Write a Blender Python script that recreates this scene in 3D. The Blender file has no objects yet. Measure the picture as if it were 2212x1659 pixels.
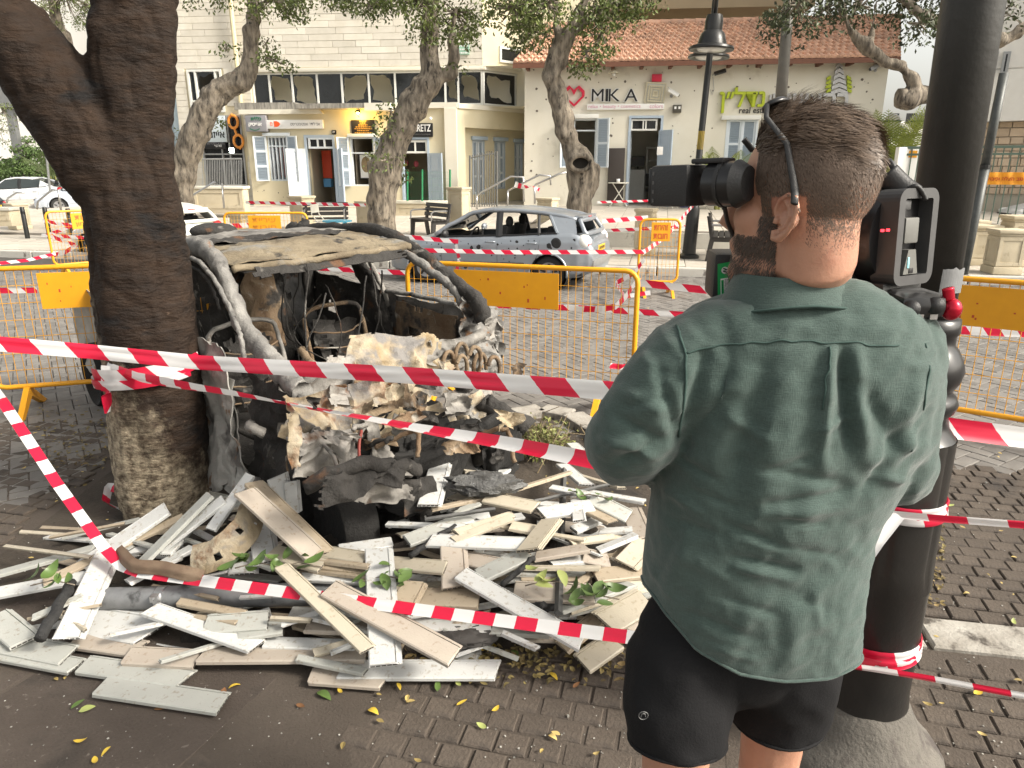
import bpy, bmesh, math, random
from math import sin, cos, pi, radians, atan2, sqrt, hypot
from mathutils import Vector as V, Matrix, noise as NZ
random.seed(7)
SC = bpy.context.scene
COL = SC.collection
HCAM = 1.8
PITCH = math.atan((829.5 - 365.0) / 1534.0)
CP, SP = cos(PITCH), sin(PITCH)
cd = bpy.data.cameras.new('camera'); cam = bpy.data.objects.new('camera', cd); COL.objects.link(cam)
cam.location = (0, 0, HCAM); cam.rotation_euler = (pi/2 - PITCH, 0, 0)
cd.sensor_fit = 'HORIZONTAL'; cd.sensor_width = 36.0; cd.lens = 36.0 * 1534.0 / 2212.0
cd.clip_start = 0.05; cd.clip_end = 900
SC.camera = cam
W = bpy.data.worlds.new('World'); SC.world = W; W.use_nodes = True
nt = W.node_tree; nt.nodes.clear()
sk = nt.nodes.new('ShaderNodeTexSky'); sk.sky_type = 'NISHITA'; sk.sun_disc = False
SUN_EL, SUN_AZ = radians(38), radians(112)
sk.sun_elevation = SUN_EL; sk.sun_rotation = SUN_AZ
sk.air_density = 1.0; sk.dust_density = 4.0; sk.ozone_density = 0.6
hs = nt.nodes.new('ShaderNodeHueSaturation'); hs.inputs['Saturation'].default_value = 0.25
bg = nt.nodes.new('ShaderNodeBackground'); bg.inputs['Strength'].default_value = 0.15
wo = nt.nodes.new('ShaderNodeOutputWorld')
nt.links.new(sk.outputs[0], hs.inputs['Color']); wmix = nt.nodes.new('ShaderNodeMix'); wmix.data_type = 'RGBA'; wmix.blend_type = 'MULTIPLY'; wmix.inputs[0].default_value = 1.0; wmix.inputs[7].default_value = (1.0, .965, .89, 1)
nt.links.new(hs.outputs[0], wmix.inputs[6]); nt.links.new(wmix.outputs[2], bg.inputs['Color']); nt.links.new(bg.outputs[0], wo.inputs[0])
sd = bpy.data.lights.new('sun', 'SUN'); sun = bpy.data.objects.new('sun', sd); COL.objects.link(sun)
sd.energy = 2.7; sd.angle = radians(13); sd.color = (1.0, 0.93, 0.82)
sdir = V((sin(SUN_AZ)*cos(SUN_EL), cos(SUN_AZ)*cos(SUN_EL), sin(SUN_EL)))
sun.rotation_euler = sdir.to_track_quat('Z', 'Y').to_euler()
SC.view_settings.view_transform = 'Standard'; SC.view_settings.look = 'None'
SC.view_settings.exposure = 0.95; SC.view_settings.gamma = 1.0; SC.view_settings.use_curve_mapping = False
def ray(px, py):
 x = (px - 1106.0) / 1534.0; t = (py - 829.5) / 1534.0
 return V((x, CP - t*SP, -(SP + t*CP)))
def A(px, py, Y):                       # on the upright plane at distance Y
 d = ray(px, py); return V((0, 0, HCAM)) + d * (Y / d.y)
def G(px, py, z=0.0):                   # on the level plane at height z
 d = ray(px, py); return V((0, 0, HCAM)) + d * ((z - HCAM) / d.z)
def onplane(px, py, p0, n):
 d = ray(px, py); o = V((0, 0, HCAM)); return o + d * ((V(p0) - o).dot(n) / d.dot(n))
def rnd(a, b): return random.uniform(a, b)
def wm(o):
 m = o.matrix_basis.copy()
 return wm(o.parent) @ m if o.parent else m
def tag(o, label=None, cat=None, group=None, kind=None):
 if label: o['label'] = label
 if cat: o['category'] = cat
 if group: o['group'] = group
 if kind: o['kind'] = kind
 return o
def thing(name, label, cat, loc=(0, 0, 0), rz=0, group=None, rot=None):
 o = bpy.data.objects.new(name, None); COL.objects.link(o); o.empty_display_size = 0.1
 o.location = loc; o.rotation_euler = rot if rot else (0, 0, rz)
 return tag(o, label, cat, group)
def copy_tree(o, parent=None):
 c = o.copy(); COL.objects.link(c)
 if parent is not None: c.parent = parent
 for ch in list(o.children): copy_tree(ch, c)
 return c
class MB:
 def __init__(s): s.v = []; s.f = []; s.mi = []; s.m = 0; s.uv = {}
 def add(s, vs, fs):
  b = len(s.v); s.v += [tuple(p) for p in vs]
  for f in fs: s.f.append([b+i for i in f]); s.mi.append(s.m)
  return s
 def quad(s, a, b, c, d): return s.add([a, b, c, d], [(0, 1, 2, 3)])
 def box(s, c, size, M=None):
  hx, hy, hz = size[0]/2, size[1]/2, size[2]/2
  vs = [V((x*hx, y*hy, z*hz)) for z in (-1, 1) for y in (-1, 1) for x in (-1, 1)]
  if M is not None: vs = [M @ p for p in vs]
  vs = [p + V(c) for p in vs]
  return s.add(vs, [(0, 2, 3, 1), (4, 5, 7, 6), (0, 1, 5, 4), (2, 6, 7, 3), (0, 4, 6, 2), (1, 3, 7, 5)])
 def bx(s, x0, x1, y0, y1, z0, z1): return s.box(((x0+x1)/2, (y0+y1)/2, (z0+z1)/2), (x1-x0, y1-y0, z1-z0))
 def bbox(s, x0, x1, y0, y1, z0, z1, b=0.01):       # box with bevelled edges
  bm = bmesh.new(); bmesh.ops.create_cube(bm, size=1)
  for v in bm.verts: v.co = V(((x0+x1)/2 + v.co.x*(x1-x0), (y0+y1)/2 + v.co.y*(y1-y0), (z0+z1)/2 + v.co.z*(z1-z0)))
  bmesh.ops.bevel(bm, geom=bm.edges[:], offset=b, segments=2, affect='EDGES', profile=0.6)
  return s.bm(bm)
 def bm(s, bm, M=None):
  bm.verts.index_update()
  s.add([(M @ v.co if M else v.co) for v in bm.verts], [[v.index for v in f.verts] for f in bm.faces]); bm.free(); return s
 def tube(s, pts, r, n=8, caps=True, closed=False, flat=None):
  pts = [V(p) for p in pts]; k = len(pts)
  rs = r if isinstance(r, (list, tuple)) else [r]*k
  up = None; vs = []
  for i in range(k):
   if closed: d = pts[(i+1) % k] - pts[i-1]
   else: d = pts[min(i+1, k-1)] - pts[max(i-1, 0)]
   if d.length < 1e-9: d = V((0, 0, 1))
   d.normalize()
   if up is None: up = V((0, 0, 1)) if abs(d.z) < 0.9 else V((0, 1, 0))
   a = up - d*up.dot(d)
   if a.length < 1e-6: a = d.orthogonal()
   a.normalize(); up = a; b = d.cross(a)
   for j in range(n):
    t = 2*pi*j/n; q = a*cos(t) + b*sin(t)
    if flat: q = a*cos(t)*flat[0] + b*sin(t)*flat[1]
    vs.append(pts[i] + q*rs[i])
  fs = []
  for i in range(k if closed else k-1):
   for j in range(n):
    a0 = i*n+j; a1 = i*n+(j+1) % n; i2 = (i+1) % k
    fs.append((a0, a1, i2*n+(j+1) % n, i2*n+j))
  if caps and not closed:
   fs.append(tuple(range(n-1, -1, -1))); fs.append(tuple((k-1)*n+j for j in range(n)))
  return s.add(vs, fs)
 def lathe(s, prof, c=(0, 0, 0), n=24, M=None, cap=True):   # profile of (radius, height)
  vs = []; fs = []
  for (r, z) in prof:
   for j in range(n):
    p = V((r*cos(2*pi*j/n), r*sin(2*pi*j/n), z))
    if M is not None: p = M @ p
    vs.append(p + V(c))
  for i in range(len(prof)-1):
   for j in range(n): fs.append((i*n+j, i*n+(j+1) % n, (i+1)*n+(j+1) % n, (i+1)*n+j))
  if cap:
   fs.append(tuple(range(n-1, -1, -1))); fs.append(tuple((len(prof)-1)*n+j for j in range(n)))
  return s.add(vs, fs)
 def prism(s, outline, y0, y1, M=None):      # outline of (x,z), pushed along y
  k = len(outline)
  vs = [V((x, y0, z)) for x, z in outline] + [V((x, y1, z)) for x, z in outline]
  if M is not None: vs = [M @ p for p in vs]
  fs = [tuple(range(k)), tuple(range(2*k-1, k-1, -1))]
  for i in range(k): j = (i+1) % k; fs.append((j, i, k+i, k+j))
  return s.add(vs, fs)
 def grid(s, fn, nu, nv, flip=False):
  vs = [fn(i/nu, j/nv) for j in range(nv+1) for i in range(nu+1)]
  fs = []
  for j in range(nv):
   for i in range(nu):
    a = j*(nu+1)+i; q = (a, a+1, a+nu+2, a+nu+1); fs.append(q[::-1] if flip else q)
  return s.add(vs, fs)
 def sphere(s, c, r, nu=16, nv=10, sc=(1, 1, 1), M=None):
  prof = [(max(1e-4, r*sin(pi*i/nv)), -r*cos(pi*i/nv)) for i in range(nv+1)]
  S = Matrix.Diagonal((sc[0], sc[1], sc[2])); S = M @ S if M is not None else S
  return s.lathe(prof, c, nu, S, cap=False)
 def build(s, name, mat=None, parent=None, smooth=False, world=True, kind=None, label=None, fix=False, auto=None):
  me = bpy.data.meshes.new(name)
  vs = s.v
  if parent is not None and world:
   inv = wm(parent).inverted(); vs = [inv @ V(p) for p in vs]
  me.from_pydata([tuple(p) for p in vs], [], s.f)
  mats = mat if isinstance(mat, (list, tuple)) else [mat]
  for m in mats:
   if m: me.materials.append(m)
  if len(mats) > 1: me.polygons.foreach_set('material_index', s.mi)
  if fix:
   b = bmesh.new(); b.from_mesh(me); bmesh.ops.remove_doubles(b, verts=b.verts, dist=1e-5); bmesh.ops.recalc_face_normals(b, faces=b.faces); b.to_mesh(me); b.free()
  if smooth: me.polygons.foreach_set('use_smooth', [True]*len(me.polygons))
  if auto is not None:
   me.polygons.foreach_set('use_smooth', [True]*len(me.polygons)); me.set_sharp_from_angle(angle=radians(auto))
  me.update()
  o = bpy.data.objects.new(name, me); COL.objects.link(o)
  if parent is not None: o.parent = parent
  if kind: o['kind'] = kind
  if label: o['label'] = label
  return o
def inst(name, me, parent, M):                # one more object on shared mesh data, M in parent space
 o = bpy.data.objects.new(name, me); COL.objects.link(o); o.parent = parent; o.matrix_basis = M; return o
def fr(o, s=(1, 1, 1)): return o
_tc = {}
def text_mesh(txt, size, depth=0.0, align='CENTER', bold=0.0, space=1.0):
 cu = bpy.data.curves.new('text', 'FONT'); cu.body = txt; cu.size = size; cu.extrude = depth; cu.align_x = align; cu.align_y = 'CENTER'
 cu.offset = bold; cu.space_character = space; cu.resolution_u = 3
 o = bpy.data.objects.new('text', cu); COL.objects.link(o)
 bpy.context.view_layer.update()
 me = bpy.data.meshes.new_from_object(o.evaluated_get(bpy.context.evaluated_depsgraph_get()))
 bpy.data.objects.remove(o); return me
def text(name, txt, size, mat, parent, c, depth=0.004, align='CENTER', bold=0.0, M=None, width=None, height=None, rtl=False, shear=0):
 """lettering that stands at c in parent space, facing -y"""
 if rtl: txt = txt[::-1]
 me = text_mesh(txt, size, depth, align, bold)
 xs = [v.co.x for v in me.vertices]; ys = [v.co.y for v in me.vertices]
 if not xs: return None
 sx = sy = 1
 if width: sx = width/max(1e-6, max(xs)-min(xs))
 if height: sy = height/max(1e-6, max(ys)-min(ys))
 if width and not height: sy = sx
 ox = (max(xs)+min(xs))/2 if align == 'CENTER' else min(xs); oy = (max(ys)+min(ys))/2
 for v in me.vertices:
  x, y = (v.co.x-ox)*sx, (v.co.y-oy)*sy
  v.co = V((x + shear*y, y, v.co.z))
 me.materials.clear(); me.materials.append(mat); me.name = name
 R = Matrix.Rotation(pi/2, 4, 'X')
 return inst(name, me, parent, Matrix.Translation(c) @ (M if M is not None else Matrix.Identity(4)) @ R)
MATS = {}
def M(name, c1, c2=None, scale=6.0, rough=0.6, metal=0.0, bump=0.0, bscale=40.0, spots=None, spec=0.5, isl=0.0, coat=0.0, detail=6.0, stretch=None, sub=0.0, trans=0.0, spots2=None, alpha=None, rvar=0.0, contrast=0.5):
 if name in MATS: return MATS[name]
 m = bpy.data.materials.new(name); m.use_nodes = True; n = m.node_tree.nodes; L = m.node_tree.links
 b = n['Principled BSDF']; b.inputs['Roughness'].default_value = rough; b.inputs['Metallic'].default_value = metal
 b.inputs['Specular IOR Level'].default_value = spec
 if coat: b.inputs['Coat Weight'].default_value = coat; b.inputs['Coat Roughness'].default_value = 0.08
 if sub: b.inputs['Subsurface Weight'].default_value = sub; b.inputs['Subsurface Radius'].default_value = (0.01, 0.004, 0.002)
 if trans: b.inputs['Transmission Weight'].default_value = trans
 if alpha is not None: b.inputs['Alpha'].default_value = alpha
 tc = n.new('ShaderNodeTexCoord'); co = tc.outputs['Object']
 if stretch:
  mp = n.new('ShaderNodeMapping'); mp.inputs['Scale'].default_value = stretch; L.new(co, mp.inputs[0]); co = mp.outputs[0]
 col = None
 def noi(sc, det=detail, dist=0.0):
  t = n.new('ShaderNodeTexNoise'); t.inputs['Scale'].default_value = sc; t.inputs['Detail'].default_value = det; t.inputs['Distortion'].default_value = dist
  t.inputs['Roughness'].default_value = 0.6
  L.new(co, t.inputs['Vector']); return t.outputs['Fac']
 def mix(fac, a, c):
  x = n.new('ShaderNodeMix'); x.data_type = 'RGBA'
  if isinstance(fac, float): x.inputs[0].default_value = fac
  else: L.new(fac, x.inputs[0])
  for k, q in ((6, a), (7, c)):
   if isinstance(q, tuple): x.inputs[k].default_value = q + (1,)
   else: L.new(q, x.inputs[k])
  return x.outputs[2]
 def ramp(f, lo, hi):
  r = n.new('ShaderNodeMapRange'); r.inputs[1].default_value = lo; r.inputs[2].default_value = hi; L.new(f, r.inputs[0]); return r.outputs[0]
 if c2: col = mix(ramp(noi(scale), 0.5-contrast*0.45, 0.5+contrast*0.45), c1, c2)
 for sp in (spots, spots2):
  if sp: col = mix(ramp(noi(sp[1], 5.0, 0.3), sp[2], sp[2]+(sp[3] if len(sp) > 3 else 0.06)), col if col else c1, sp[0])
 if isl:
  g = n.new('ShaderNodeNewGeometry'); oi = n.new('ShaderNodeObjectInfo')
  ad = n.new('ShaderNodeMath'); ad.operation = 'ADD'; L.new(g.outputs['Random Per Island'], ad.inputs[0]); L.new(oi.outputs['Random'], ad.inputs[1])
  fr_ = n.new('ShaderNodeMath'); fr_.operation = 'FRACT'; L.new(ad.outputs[0], fr_.inputs[0])
  h = n.new('ShaderNodeHueSaturation'); L.new(ramp(fr_.outputs[0], 0, 1), h.inputs['Value'])
  mr = h.inputs['Value'].links[0].from_node; mr.inputs[3].default_value = 1-isl; mr.inputs[4].default_value = 1+isl
  if col: L.new(col, h.inputs['Color'])
  else: h.inputs['Color'].default_value = c1 + (1,)
  col = h.outputs[0]
 if col: L.new(col, b.inputs['Base Color'])
 else: b.inputs['Base Color'].default_value = c1 + (1,)
 if rvar:
  q = ramp(noi(scale*2), 0.3, 0.7); rr = q.node; rr.inputs[3].default_value = max(0.02, rough-rvar); rr.inputs[4].default_value = min(1, rough+rvar); L.new(q, b.inputs['Roughness'])
 if bump:
  bp = n.new('ShaderNodeBump'); bp.inputs['Strength'].default_value = min(1.0, bump); bp.inputs['Distance'].default_value = 0.01*max(1, bump)
  L.new(noi(bscale, 8.0), bp.inputs['Height']); L.new(bp.outputs[0], b.inputs['Normal'])
 MATS[name] = m; return m
def emit(name, c, s):
 m = bpy.data.materials.new(name); m.use_nodes = True; b = m.node_tree.nodes['Principled BSDF']
 b.inputs['Base Color'].default_value = c + (1,); b.inputs['Emission Color'].default_value = c + (1,); b.inputs['Emission Strength'].default_value = s; MATS[name] = m; return m
m_plaster = M('plaster_cream', (.60, .53, .36), (.66, .60, .44), 1.2, .85, bump=.25, bscale=60, spots=((.42, .37, .28), 2.2, .66, .1))
m_white = M('plaster_white', (.68, .64, .53), (.74, .71, .62), 0.9, .85, bump=.35, bscale=45, spots=((.55, .51, .42), 1.4, .62, .15))
m_stone = M('stone_cladding', (.60, .56, .47), (.72, .68, .60), 2.5, .8, bump=.3, bscale=30, isl=.09, spots=((.5, .43, .32), 1.1, .64, .1))
m_stoneW = M('stone_pale', (.70, .68, .63), (.78, .76, .72), 2.0, .8, bump=.2, isl=.05)
m_joint = M('mortar', (.42, .38, .31), rough=.95)
m_conc = M('concrete', (.46, .44, .39), (.56, .54, .48), 3, .9, bump=.4, spots=((.2, .19, .17), 3.0, .6, .1))
m_concdark = M('concrete_stained', (.40, .38, .33), (.12, .11, .10), 5, .9, bump=.3, stretch=(3, 3, .6), contrast=.5)
m_blue = M('painted_wood_blue', (.36, .44, .53), (.43, .51, .60), 8, .55, bump=.08, stretch=(8, 8, 1))
m_bluew = M('painted_wood_pale', (.60, .66, .71), (.66, .71, .75), 6, .5, bump=.08)
m_frameW = M('painted_frame_white', (.74, .74, .70), (.68, .68, .64), 6, .5)
m_glassd = M('dark_glass', (.012, .013, .014), (.02, .022, .025), 2, .05, spec=.6)
m_room = M('room_wall', (.50, .45, .36), (.44, .39, .31), 2, .9)
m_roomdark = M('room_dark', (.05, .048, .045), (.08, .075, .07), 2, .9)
m_tile = M('roof_tile', (.60, .34, .22), (.50, .33, .25), 3.0, .85, bump=.3, isl=.20, spots=((.05, .045, .042), 2.6, .60, .14), spots2=((.62, .38, .22), 4.0, .66, .1))
m_woodr = M('eave_wood', (.17, .07, .04), (.12, .05, .03), 8, .7)
m_black = M('black_paint', (.010, .0105, .0105), (.022, .022, .02), 6, .35, bump=.12, bscale=60)
m_blackm = M('black_plastic', (.016, .016, .017), (.022, .022, .022), 12, .5, bump=.15, bscale=300)
m_blacks = M('black_satin', (.012, .012, .013), rough=.28)
m_grey = M('grey_metal', (.32, .33, .33), (.4, .4, .4), 8, .42, .6)
m_steel = M('steel_rail', (.5, .5, .5), rough=.3, metal=.9)
m_galv = M('galvanised', (.17, .175, .18), (.26, .265, .27), 14, .55, .4, bump=.15, spots=((.08, .08, .08), 9, .6, .1))
m_yel = M('barrier_yellow', (.78, .36, .012), (.70, .31, .012), 7, .42, bump=.05, spots=((.25, .12, .03), 14, .74, .05))
m_orange = M('banner_orange', (.85, .36, .02), (.8, .33, .02), 4, .6)
m_pillar = M('pillar_stone', (.50, .43, .30), (.57, .50, .37), 5, .85, bump=.3, spots=((.36, .3, .2), 6, .63, .1))
m_bench = M('bench_dark', (.025, .023, .022), (.05, .045, .04), 9, .6)
m_red = M('sign_red', (.62, .02, .06), rough=.4)
m_green = M('sign_green', (.42, .50, .02), rough=.45)
m_silv = M('sign_silver', (.5, .5, .5), rough=.4, metal=.3)
m_wht = M('white_plastic', (.78, .78, .76), rough=.45)
m_blk = M('black_sign', (.012, .012, .013), rough=.35)
# ================================================================ SETTING: ground, road, pavements, plaza
RA = radians(-11.5)                                   # the street runs a little across the view
ru, rn = V((cos(RA), sin(RA), 0)), V((-sin(RA), cos(RA), 0))
K0 = V((3.05, 12.5, 0))                               # foot of the far kerb
def road(s, d, z=0.0): p = K0 + ru*s + rn*d; return V((p.x, p.y, z))
def road_sd(p): q = V((p[0], p[1], 0)) - K0; return q.dot(ru), q.dot(rn)
PLZ = lambda d: 0.47 + max(0, d-3.2)*0.028            # plaza climbs gently towards the houses
m_earth = M('ground_earth', (.10, .085, .07), (.16, .14, .115), .5, .95, bump=.5, bscale=12)
m_dirt = M('pavement_dirt', (.056, .044, .034), (.086, .069, .055), 3, .95, bump=.6, bscale=90, spots=((.10, .085, .07), 26, .68, .05))
m_brick = M('paving_brick', (.068, .053, .041), (.098, .079, .063), 9, .92, bump=.7, bscale=70, isl=.13, spots=((.040, .033, .028), 5, .52, .15), spots2=((.16, .14, .12), 46, .70, .05))
m_paver = M('road_paver', (.135, .125, .115), (.19, .18, .165), 7, .85, bump=.4, bscale=60, isl=.16, spots=((.07, .062, .055), 2.0, .58, .15))
m_paverb = M('road_joint', (.045, .04, .035), (.07, .062, .055), 6, .95)
m_slab = M('pavement_slab', (.42, .38, .32), (.50, .46, .40), 3, .85, bump=.25, isl=.08, spots=((.27, .24, .2), 3, .62, .15))
m_slabb = M('slab_joint', (.16, .14, .115), rough=.95)
m_kerb = M('kerb_stone', (.46, .44, .40), (.56, .54, .49), 5, .85, bump=.3, isl=.06, spots=((.2, .18, .16), 5, .6, .1))
m_kerbd = M('kerb_weathered', (.42, .40, .36), (.22, .20, .17), 7, .95, bump=.6, bscale=60, spots=((.07, .06, .05), 9, .56, .1))
gmb = MB(); gmb.quad((-400, -60, -.12), (400, -60, -.12), (400, 500, -.12), (-400, 500, -.12))
gmb.build('ground', m_earth, kind='structure')
def field(name, parent, cells, mk, mat, nmax=300, z=0):
 """cells: (x, y, angle, sx, sy); the nmax largest in view become parts, the rest one joined part"""
 cells = sorted(cells, key=lambda c: hypot(c[0], c[1]-0.0))
 def seen(c):
  p = V((c[0], c[1], z)) - V((0, 0, HCAM)); zc = p.y*CP - p.z*SP
  if zc < .3: return False
  px = 1106+p.x/zc*1534; py = 829.5+(-(p.y*SP + p.z*CP))/zc*1534
  return -30 < px < 2240 and 0 < py < 1690 and not (1420 < px < 1830 and py > 640)
 vis = [c for c in cells if seen(c)]; ids = set(id(c) for c in vis[:nmax])
 shapes = {}
 for c in vis[:nmax]:
  k = (round(c[3], 3), round(c[4], 3))
  if k not in shapes:
   b = MB(); mk(b, 0, 0, 0, c[3], c[4], 0, 0, 0)
   ob = b.build(name, mat, None, auto=40); shapes[k] = ob.data; COL.objects.unlink(ob); bpy.data.objects.remove(ob)
  Mx = Matrix.Translation((c[0], c[1], z + rnd(-.003, .002))) @ Matrix.Rotation(c[2], 4, 'Z') @ Matrix.Rotation(rnd(-.012, .012), 4, 'X') @ Matrix.Rotation(rnd(-.012, .012), 4, 'Y')
  inst(name, shapes[k], parent, Mx)
 b = MB()
 for c in cells:
  if id(c) in ids: continue
  mk(b, c[0], c[1], c[2], c[3], c[4], z + rnd(-.003, .002), rnd(-.01, .01), rnd(-.01, .01))
 if b.f: b.build(name, mat, parent, kind='stuff', auto=40)
def slab_shape(h, ch):
 def mk(b, x, y, a, sx, sy, z, tx, ty):
  R = Matrix.Translation((x, y, z)) @ Matrix.Rotation(a, 4, 'Z') @ Matrix.Rotation(tx, 4, 'X') @ Matrix.Rotation(ty, 4, 'Y')
  vs = []
  for zz, o in ((-h, 0), (-ch, 0), (0, ch)):
   for ix, iy in ((-1, -1), (1, -1), (1, 1), (-1, 1)): vs.append(R @ V((ix*(sx/2-o), iy*(sy/2-o), zz)))
  fs = [(8, 9, 10, 11)]
  for l in (0, 4):
   for i in range(4): j = (i+1) % 4; fs.append((l+i, l+j, l+4+j, l+4+i))
  b.add(vs, fs)
 return mk
pav = MB()
def pavz(x, y): return -.0068 + .011*NZ.fractal(V((x*1.3, y*1.3, 3)), 1, 2, 4) + .0095*max(0, min(1, (-.30-x+.25*NZ.noise(V((x*2, y*2, 8))))/.35))*max(0, min(1, (2.9-y)/.5))
pav.grid(lambda u, v: V((-6+u*12, .2+v*4.9, pavz(-6+u*12, .2+v*4.9))), 150, 70)
pavement = pav.build('pavement', m_dirt, kind='structure', smooth=True)
cells = []; a = radians(-14); ca, sa = cos(a), sin(a)
for j in range(-60, 90):
 for i in range(-90, 90):
  u = (i + .5*(j % 2))*.112; v = j*.096
  x = u*ca - v*sa; y = u*sa + v*ca + .5
  if not (-5.5 < x < 5.5 and .9 < y < 5.0): continue
  s, d = road_sd((x, y))
  if x < 1.3 and y > 2.4 + .05*x and x > -2.6 and y < 5:
   continue
  if -.02 < (y - (2.42 + (x-1.3)*-.18)) < .24 and x > 1.0: continue
  if y > 4.75 - .21*x: continue
  cells.append((x, y, a + rnd(-.02, .02), .104 + rnd(-.004, .003), .089))
cells = [(c[0], c[1], c[2], round(c[3]*250)/250, c[4]) for c in cells]
field('brick', pavement, cells, slab_shape(.04, .005), m_brick, 300, .0)
m_slabd = M('dirty_slab', (.056, .043, .034), (.082, .065, .053), 4, .93, bump=.7, bscale=90, spots=((.035, .028, .023), 2.2, .54, .14), spots2=((.15, .13, .11), 34, .64, .06))
for i in range(-2, 3):
 for j in range(-2, 2):
  a2 = radians(-24); u_, v_ = i*.86, j*.86; x, y = -1.42+u_*cos(a2)-v_*sin(a2), 1.98+u_*sin(a2)+v_*cos(a2)
  if not (-2.9 < x < -.75 and .9 < y < 2.5): continue
  b = MB(); slab_shape(.03, .006)(b, 0, 0, 0, .848, .848, 0, 0, 0); o = b.build('slab', m_slabd, pavement, world=False, auto=40); o.matrix_basis = Matrix.Translation((x, y, .005+rnd(-.002, .002))) @ Matrix.Rotation(a2, 4, 'Z') @ Matrix.Rotation(rnd(-.004, .004), 4, 'X')
for k in range(5):
 x0 = 1.05 + k*.62; b = MB(); slab_shape(.1, .008)(b, x0+.3, 2.53 + (x0+.3-1.3)*-.18, -.178, .605, .2, .012, 0, 0)
 b.build('kerb_stone', m_kerbd, pavement, world=False)
rd = MB()
P = [road(-36, -9.2, -.012), road(26, -9.2, -.012), road(26, 0.05, -.012), road(-36, 0.05, -.012)]
rd.quad(*P); roado = rd.build('road', m_paverb, kind='structure')
cells = []
L_, W_ = .205, .1025
for j in range(-90, 90):
 for i in range(-60, 60):
  for q in range(2):
   u = (i*2*L_ + 0) ;
   bx = (j*W_) + i*2*L_; by = (j*W_) - 0*L_
   if q == 0: cx, cy, an = bx + L_/2, by + W_/2, 0
   else: cx, cy, an = bx + L_ + W_/2, by, pi/2
   cells.append((cx, cy, an))
rc = []; aa = RA + pi/4
for cx, cy, an in cells:
 x = cx*cos(aa) - cy*sin(aa); y = cx*sin(aa) + cy*cos(aa) + 9
 if -9.5 < x < 8.5 and 3.5 < y < 14.8:
  s, d = road_sd((x, y))
  if d > -.1: continue
  if y < 4.72 - .21*x and x > -2.7: continue
  if y < 3.6: continue
  rc.append((x, y, aa+an, .199, .097))
field('paver', roado, rc, slab_shape(.03, .004), m_paver, 300, .0)
m_soil = M('soil', (.035, .027, .02), (.075, .06, .045), 4, .98, bump=.9, bscale=40, spots=((.016, .014, .013), 1.5, .52, .15))
sb = MB(); sb.grid(lambda u, v: V((-2.5+u*3.85, 2.3+v*2.75, -.004+.03*NZ.fractal(V((u*9, v*7, 0)), 1, 2, 5)*min(1, 8*u, 8*v, 8-8*u, 8-8*v))), 80, 60)
sb.build('planting_soil', m_soil, kind='structure', smooth=True)
kp = [G(1105, 905), G(1170, 893), G(1235, 905), G(1290, 940), G(1330, 1000)]
for i in range(4):
 p, q = V(kp[i]), V(kp[i+1]); d = q-p; b = MB()
 b.bbox(-d.length/2+.006, d.length/2-.006, -.09, .09, -.08, .055, .012)
 o = b.build('kerb_stone', m_kerbd, None); o.parent = roado; o.matrix_basis = Matrix.Translation((p+q)/2) @ Matrix.Rotation(atan2(d.y, d.x), 4, 'Z')
fk = MB(); fk.quad(road(-34, .1, .118), road(24, .1, .118), road(24, 3.3, .138), road(-34, 3.3, .138))
fp = fk.build('far_pavement', m_slabb, kind='structure')
me_k = None
for k in range(-24, 20):
 b = MB()
 if me_k is None:
  b.bbox(-.49, .49, 0, .17, -.1, .135, .02); o = b.build('kerb_stone', m_kerb, fp, world=False); me_k = o.data
 else: o = bpy.data.objects.new('kerb_stone', me_k); COL.objects.link(o); o.parent = fp
 p = road(k*1.0, 0, rnd(-.004, .004)); o.location = p; o.rotation_euler = (0, 0, RA + rnd(-.004, .004))
cells = []
for i in range(-60, 60):
 for j in range(6):
  p = road(i*.5+.25, .17+.26+j*.5); cells.append((p.x, p.y, RA, .49, .49))
field('slab', fp, [c for c in cells if -17 < c[0] < 12], slab_shape(.03, .004), m_slab, 300, .143)
st = MB()
for s0, s1 in ((-3.2, 13.5),):
 st.add([road(s0, 3.2, .1), road(s1, 3.2, .1), road(s1, 3.2, .47), road(s0, 3.2, .47), road(s0, 3.52, .475), road(s1, 3.52, .475)], [(0, 1, 2, 3), (3, 2, 5, 4)])
st.build('plaza_step', m_conc, kind='structure')
pz = MB()
def plz(s, d):
 z = PLZ(d)
 if s < -3.2: z = .142 + (z-.142)*max(0, min(1, (d-3.3)/6.0))
 return road(s, d, z)
pz.grid(lambda u, v: plz(-40+u*70, 3.3+v*24), 70, 24)
plaza = pz.build('plaza', m_slabb, kind='structure')
cells = []
for i in range(-40, 32):
 for j in range(0, 15):
  s, d = i*.6, 3.85 + j*.6
  cells.append((s, d))
b = MB(); parts = []
tilemb = MB(); slab_shape(.02, .004)(tilemb, 0, 0, 0, .59, .59, 0, 0, 0); o = tilemb.build('slab', m_slab, None); me_s = o.data; COL.objects.unlink(o); bpy.data.objects.remove(o)
cs = sorted(cells, key=lambda c: (plz(*c)).length)
n = 0
for s, d in cs:
 p = plz(s, d); e = plz(s, d+.1); tilt = math.atan2(e.z-p.z, .1)
 Mx = Matrix.Translation(p + V((0, 0, .012))) @ Matrix.Rotation(RA, 4, 'Z') @ Matrix.Rotation(tilt, 4, 'X')
 if -9 < p.x < 9 and n < 300: inst('slab', me_s, plaza, Mx); n += 1
 else:
  b2 = [Mx @ v.co for v in me_s.vertices]; b.add(b2, [tuple(q.vertices) for q in me_s.polygons])
b.build('slab', m_slab, plaza, world=False, kind='stuff')
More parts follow.
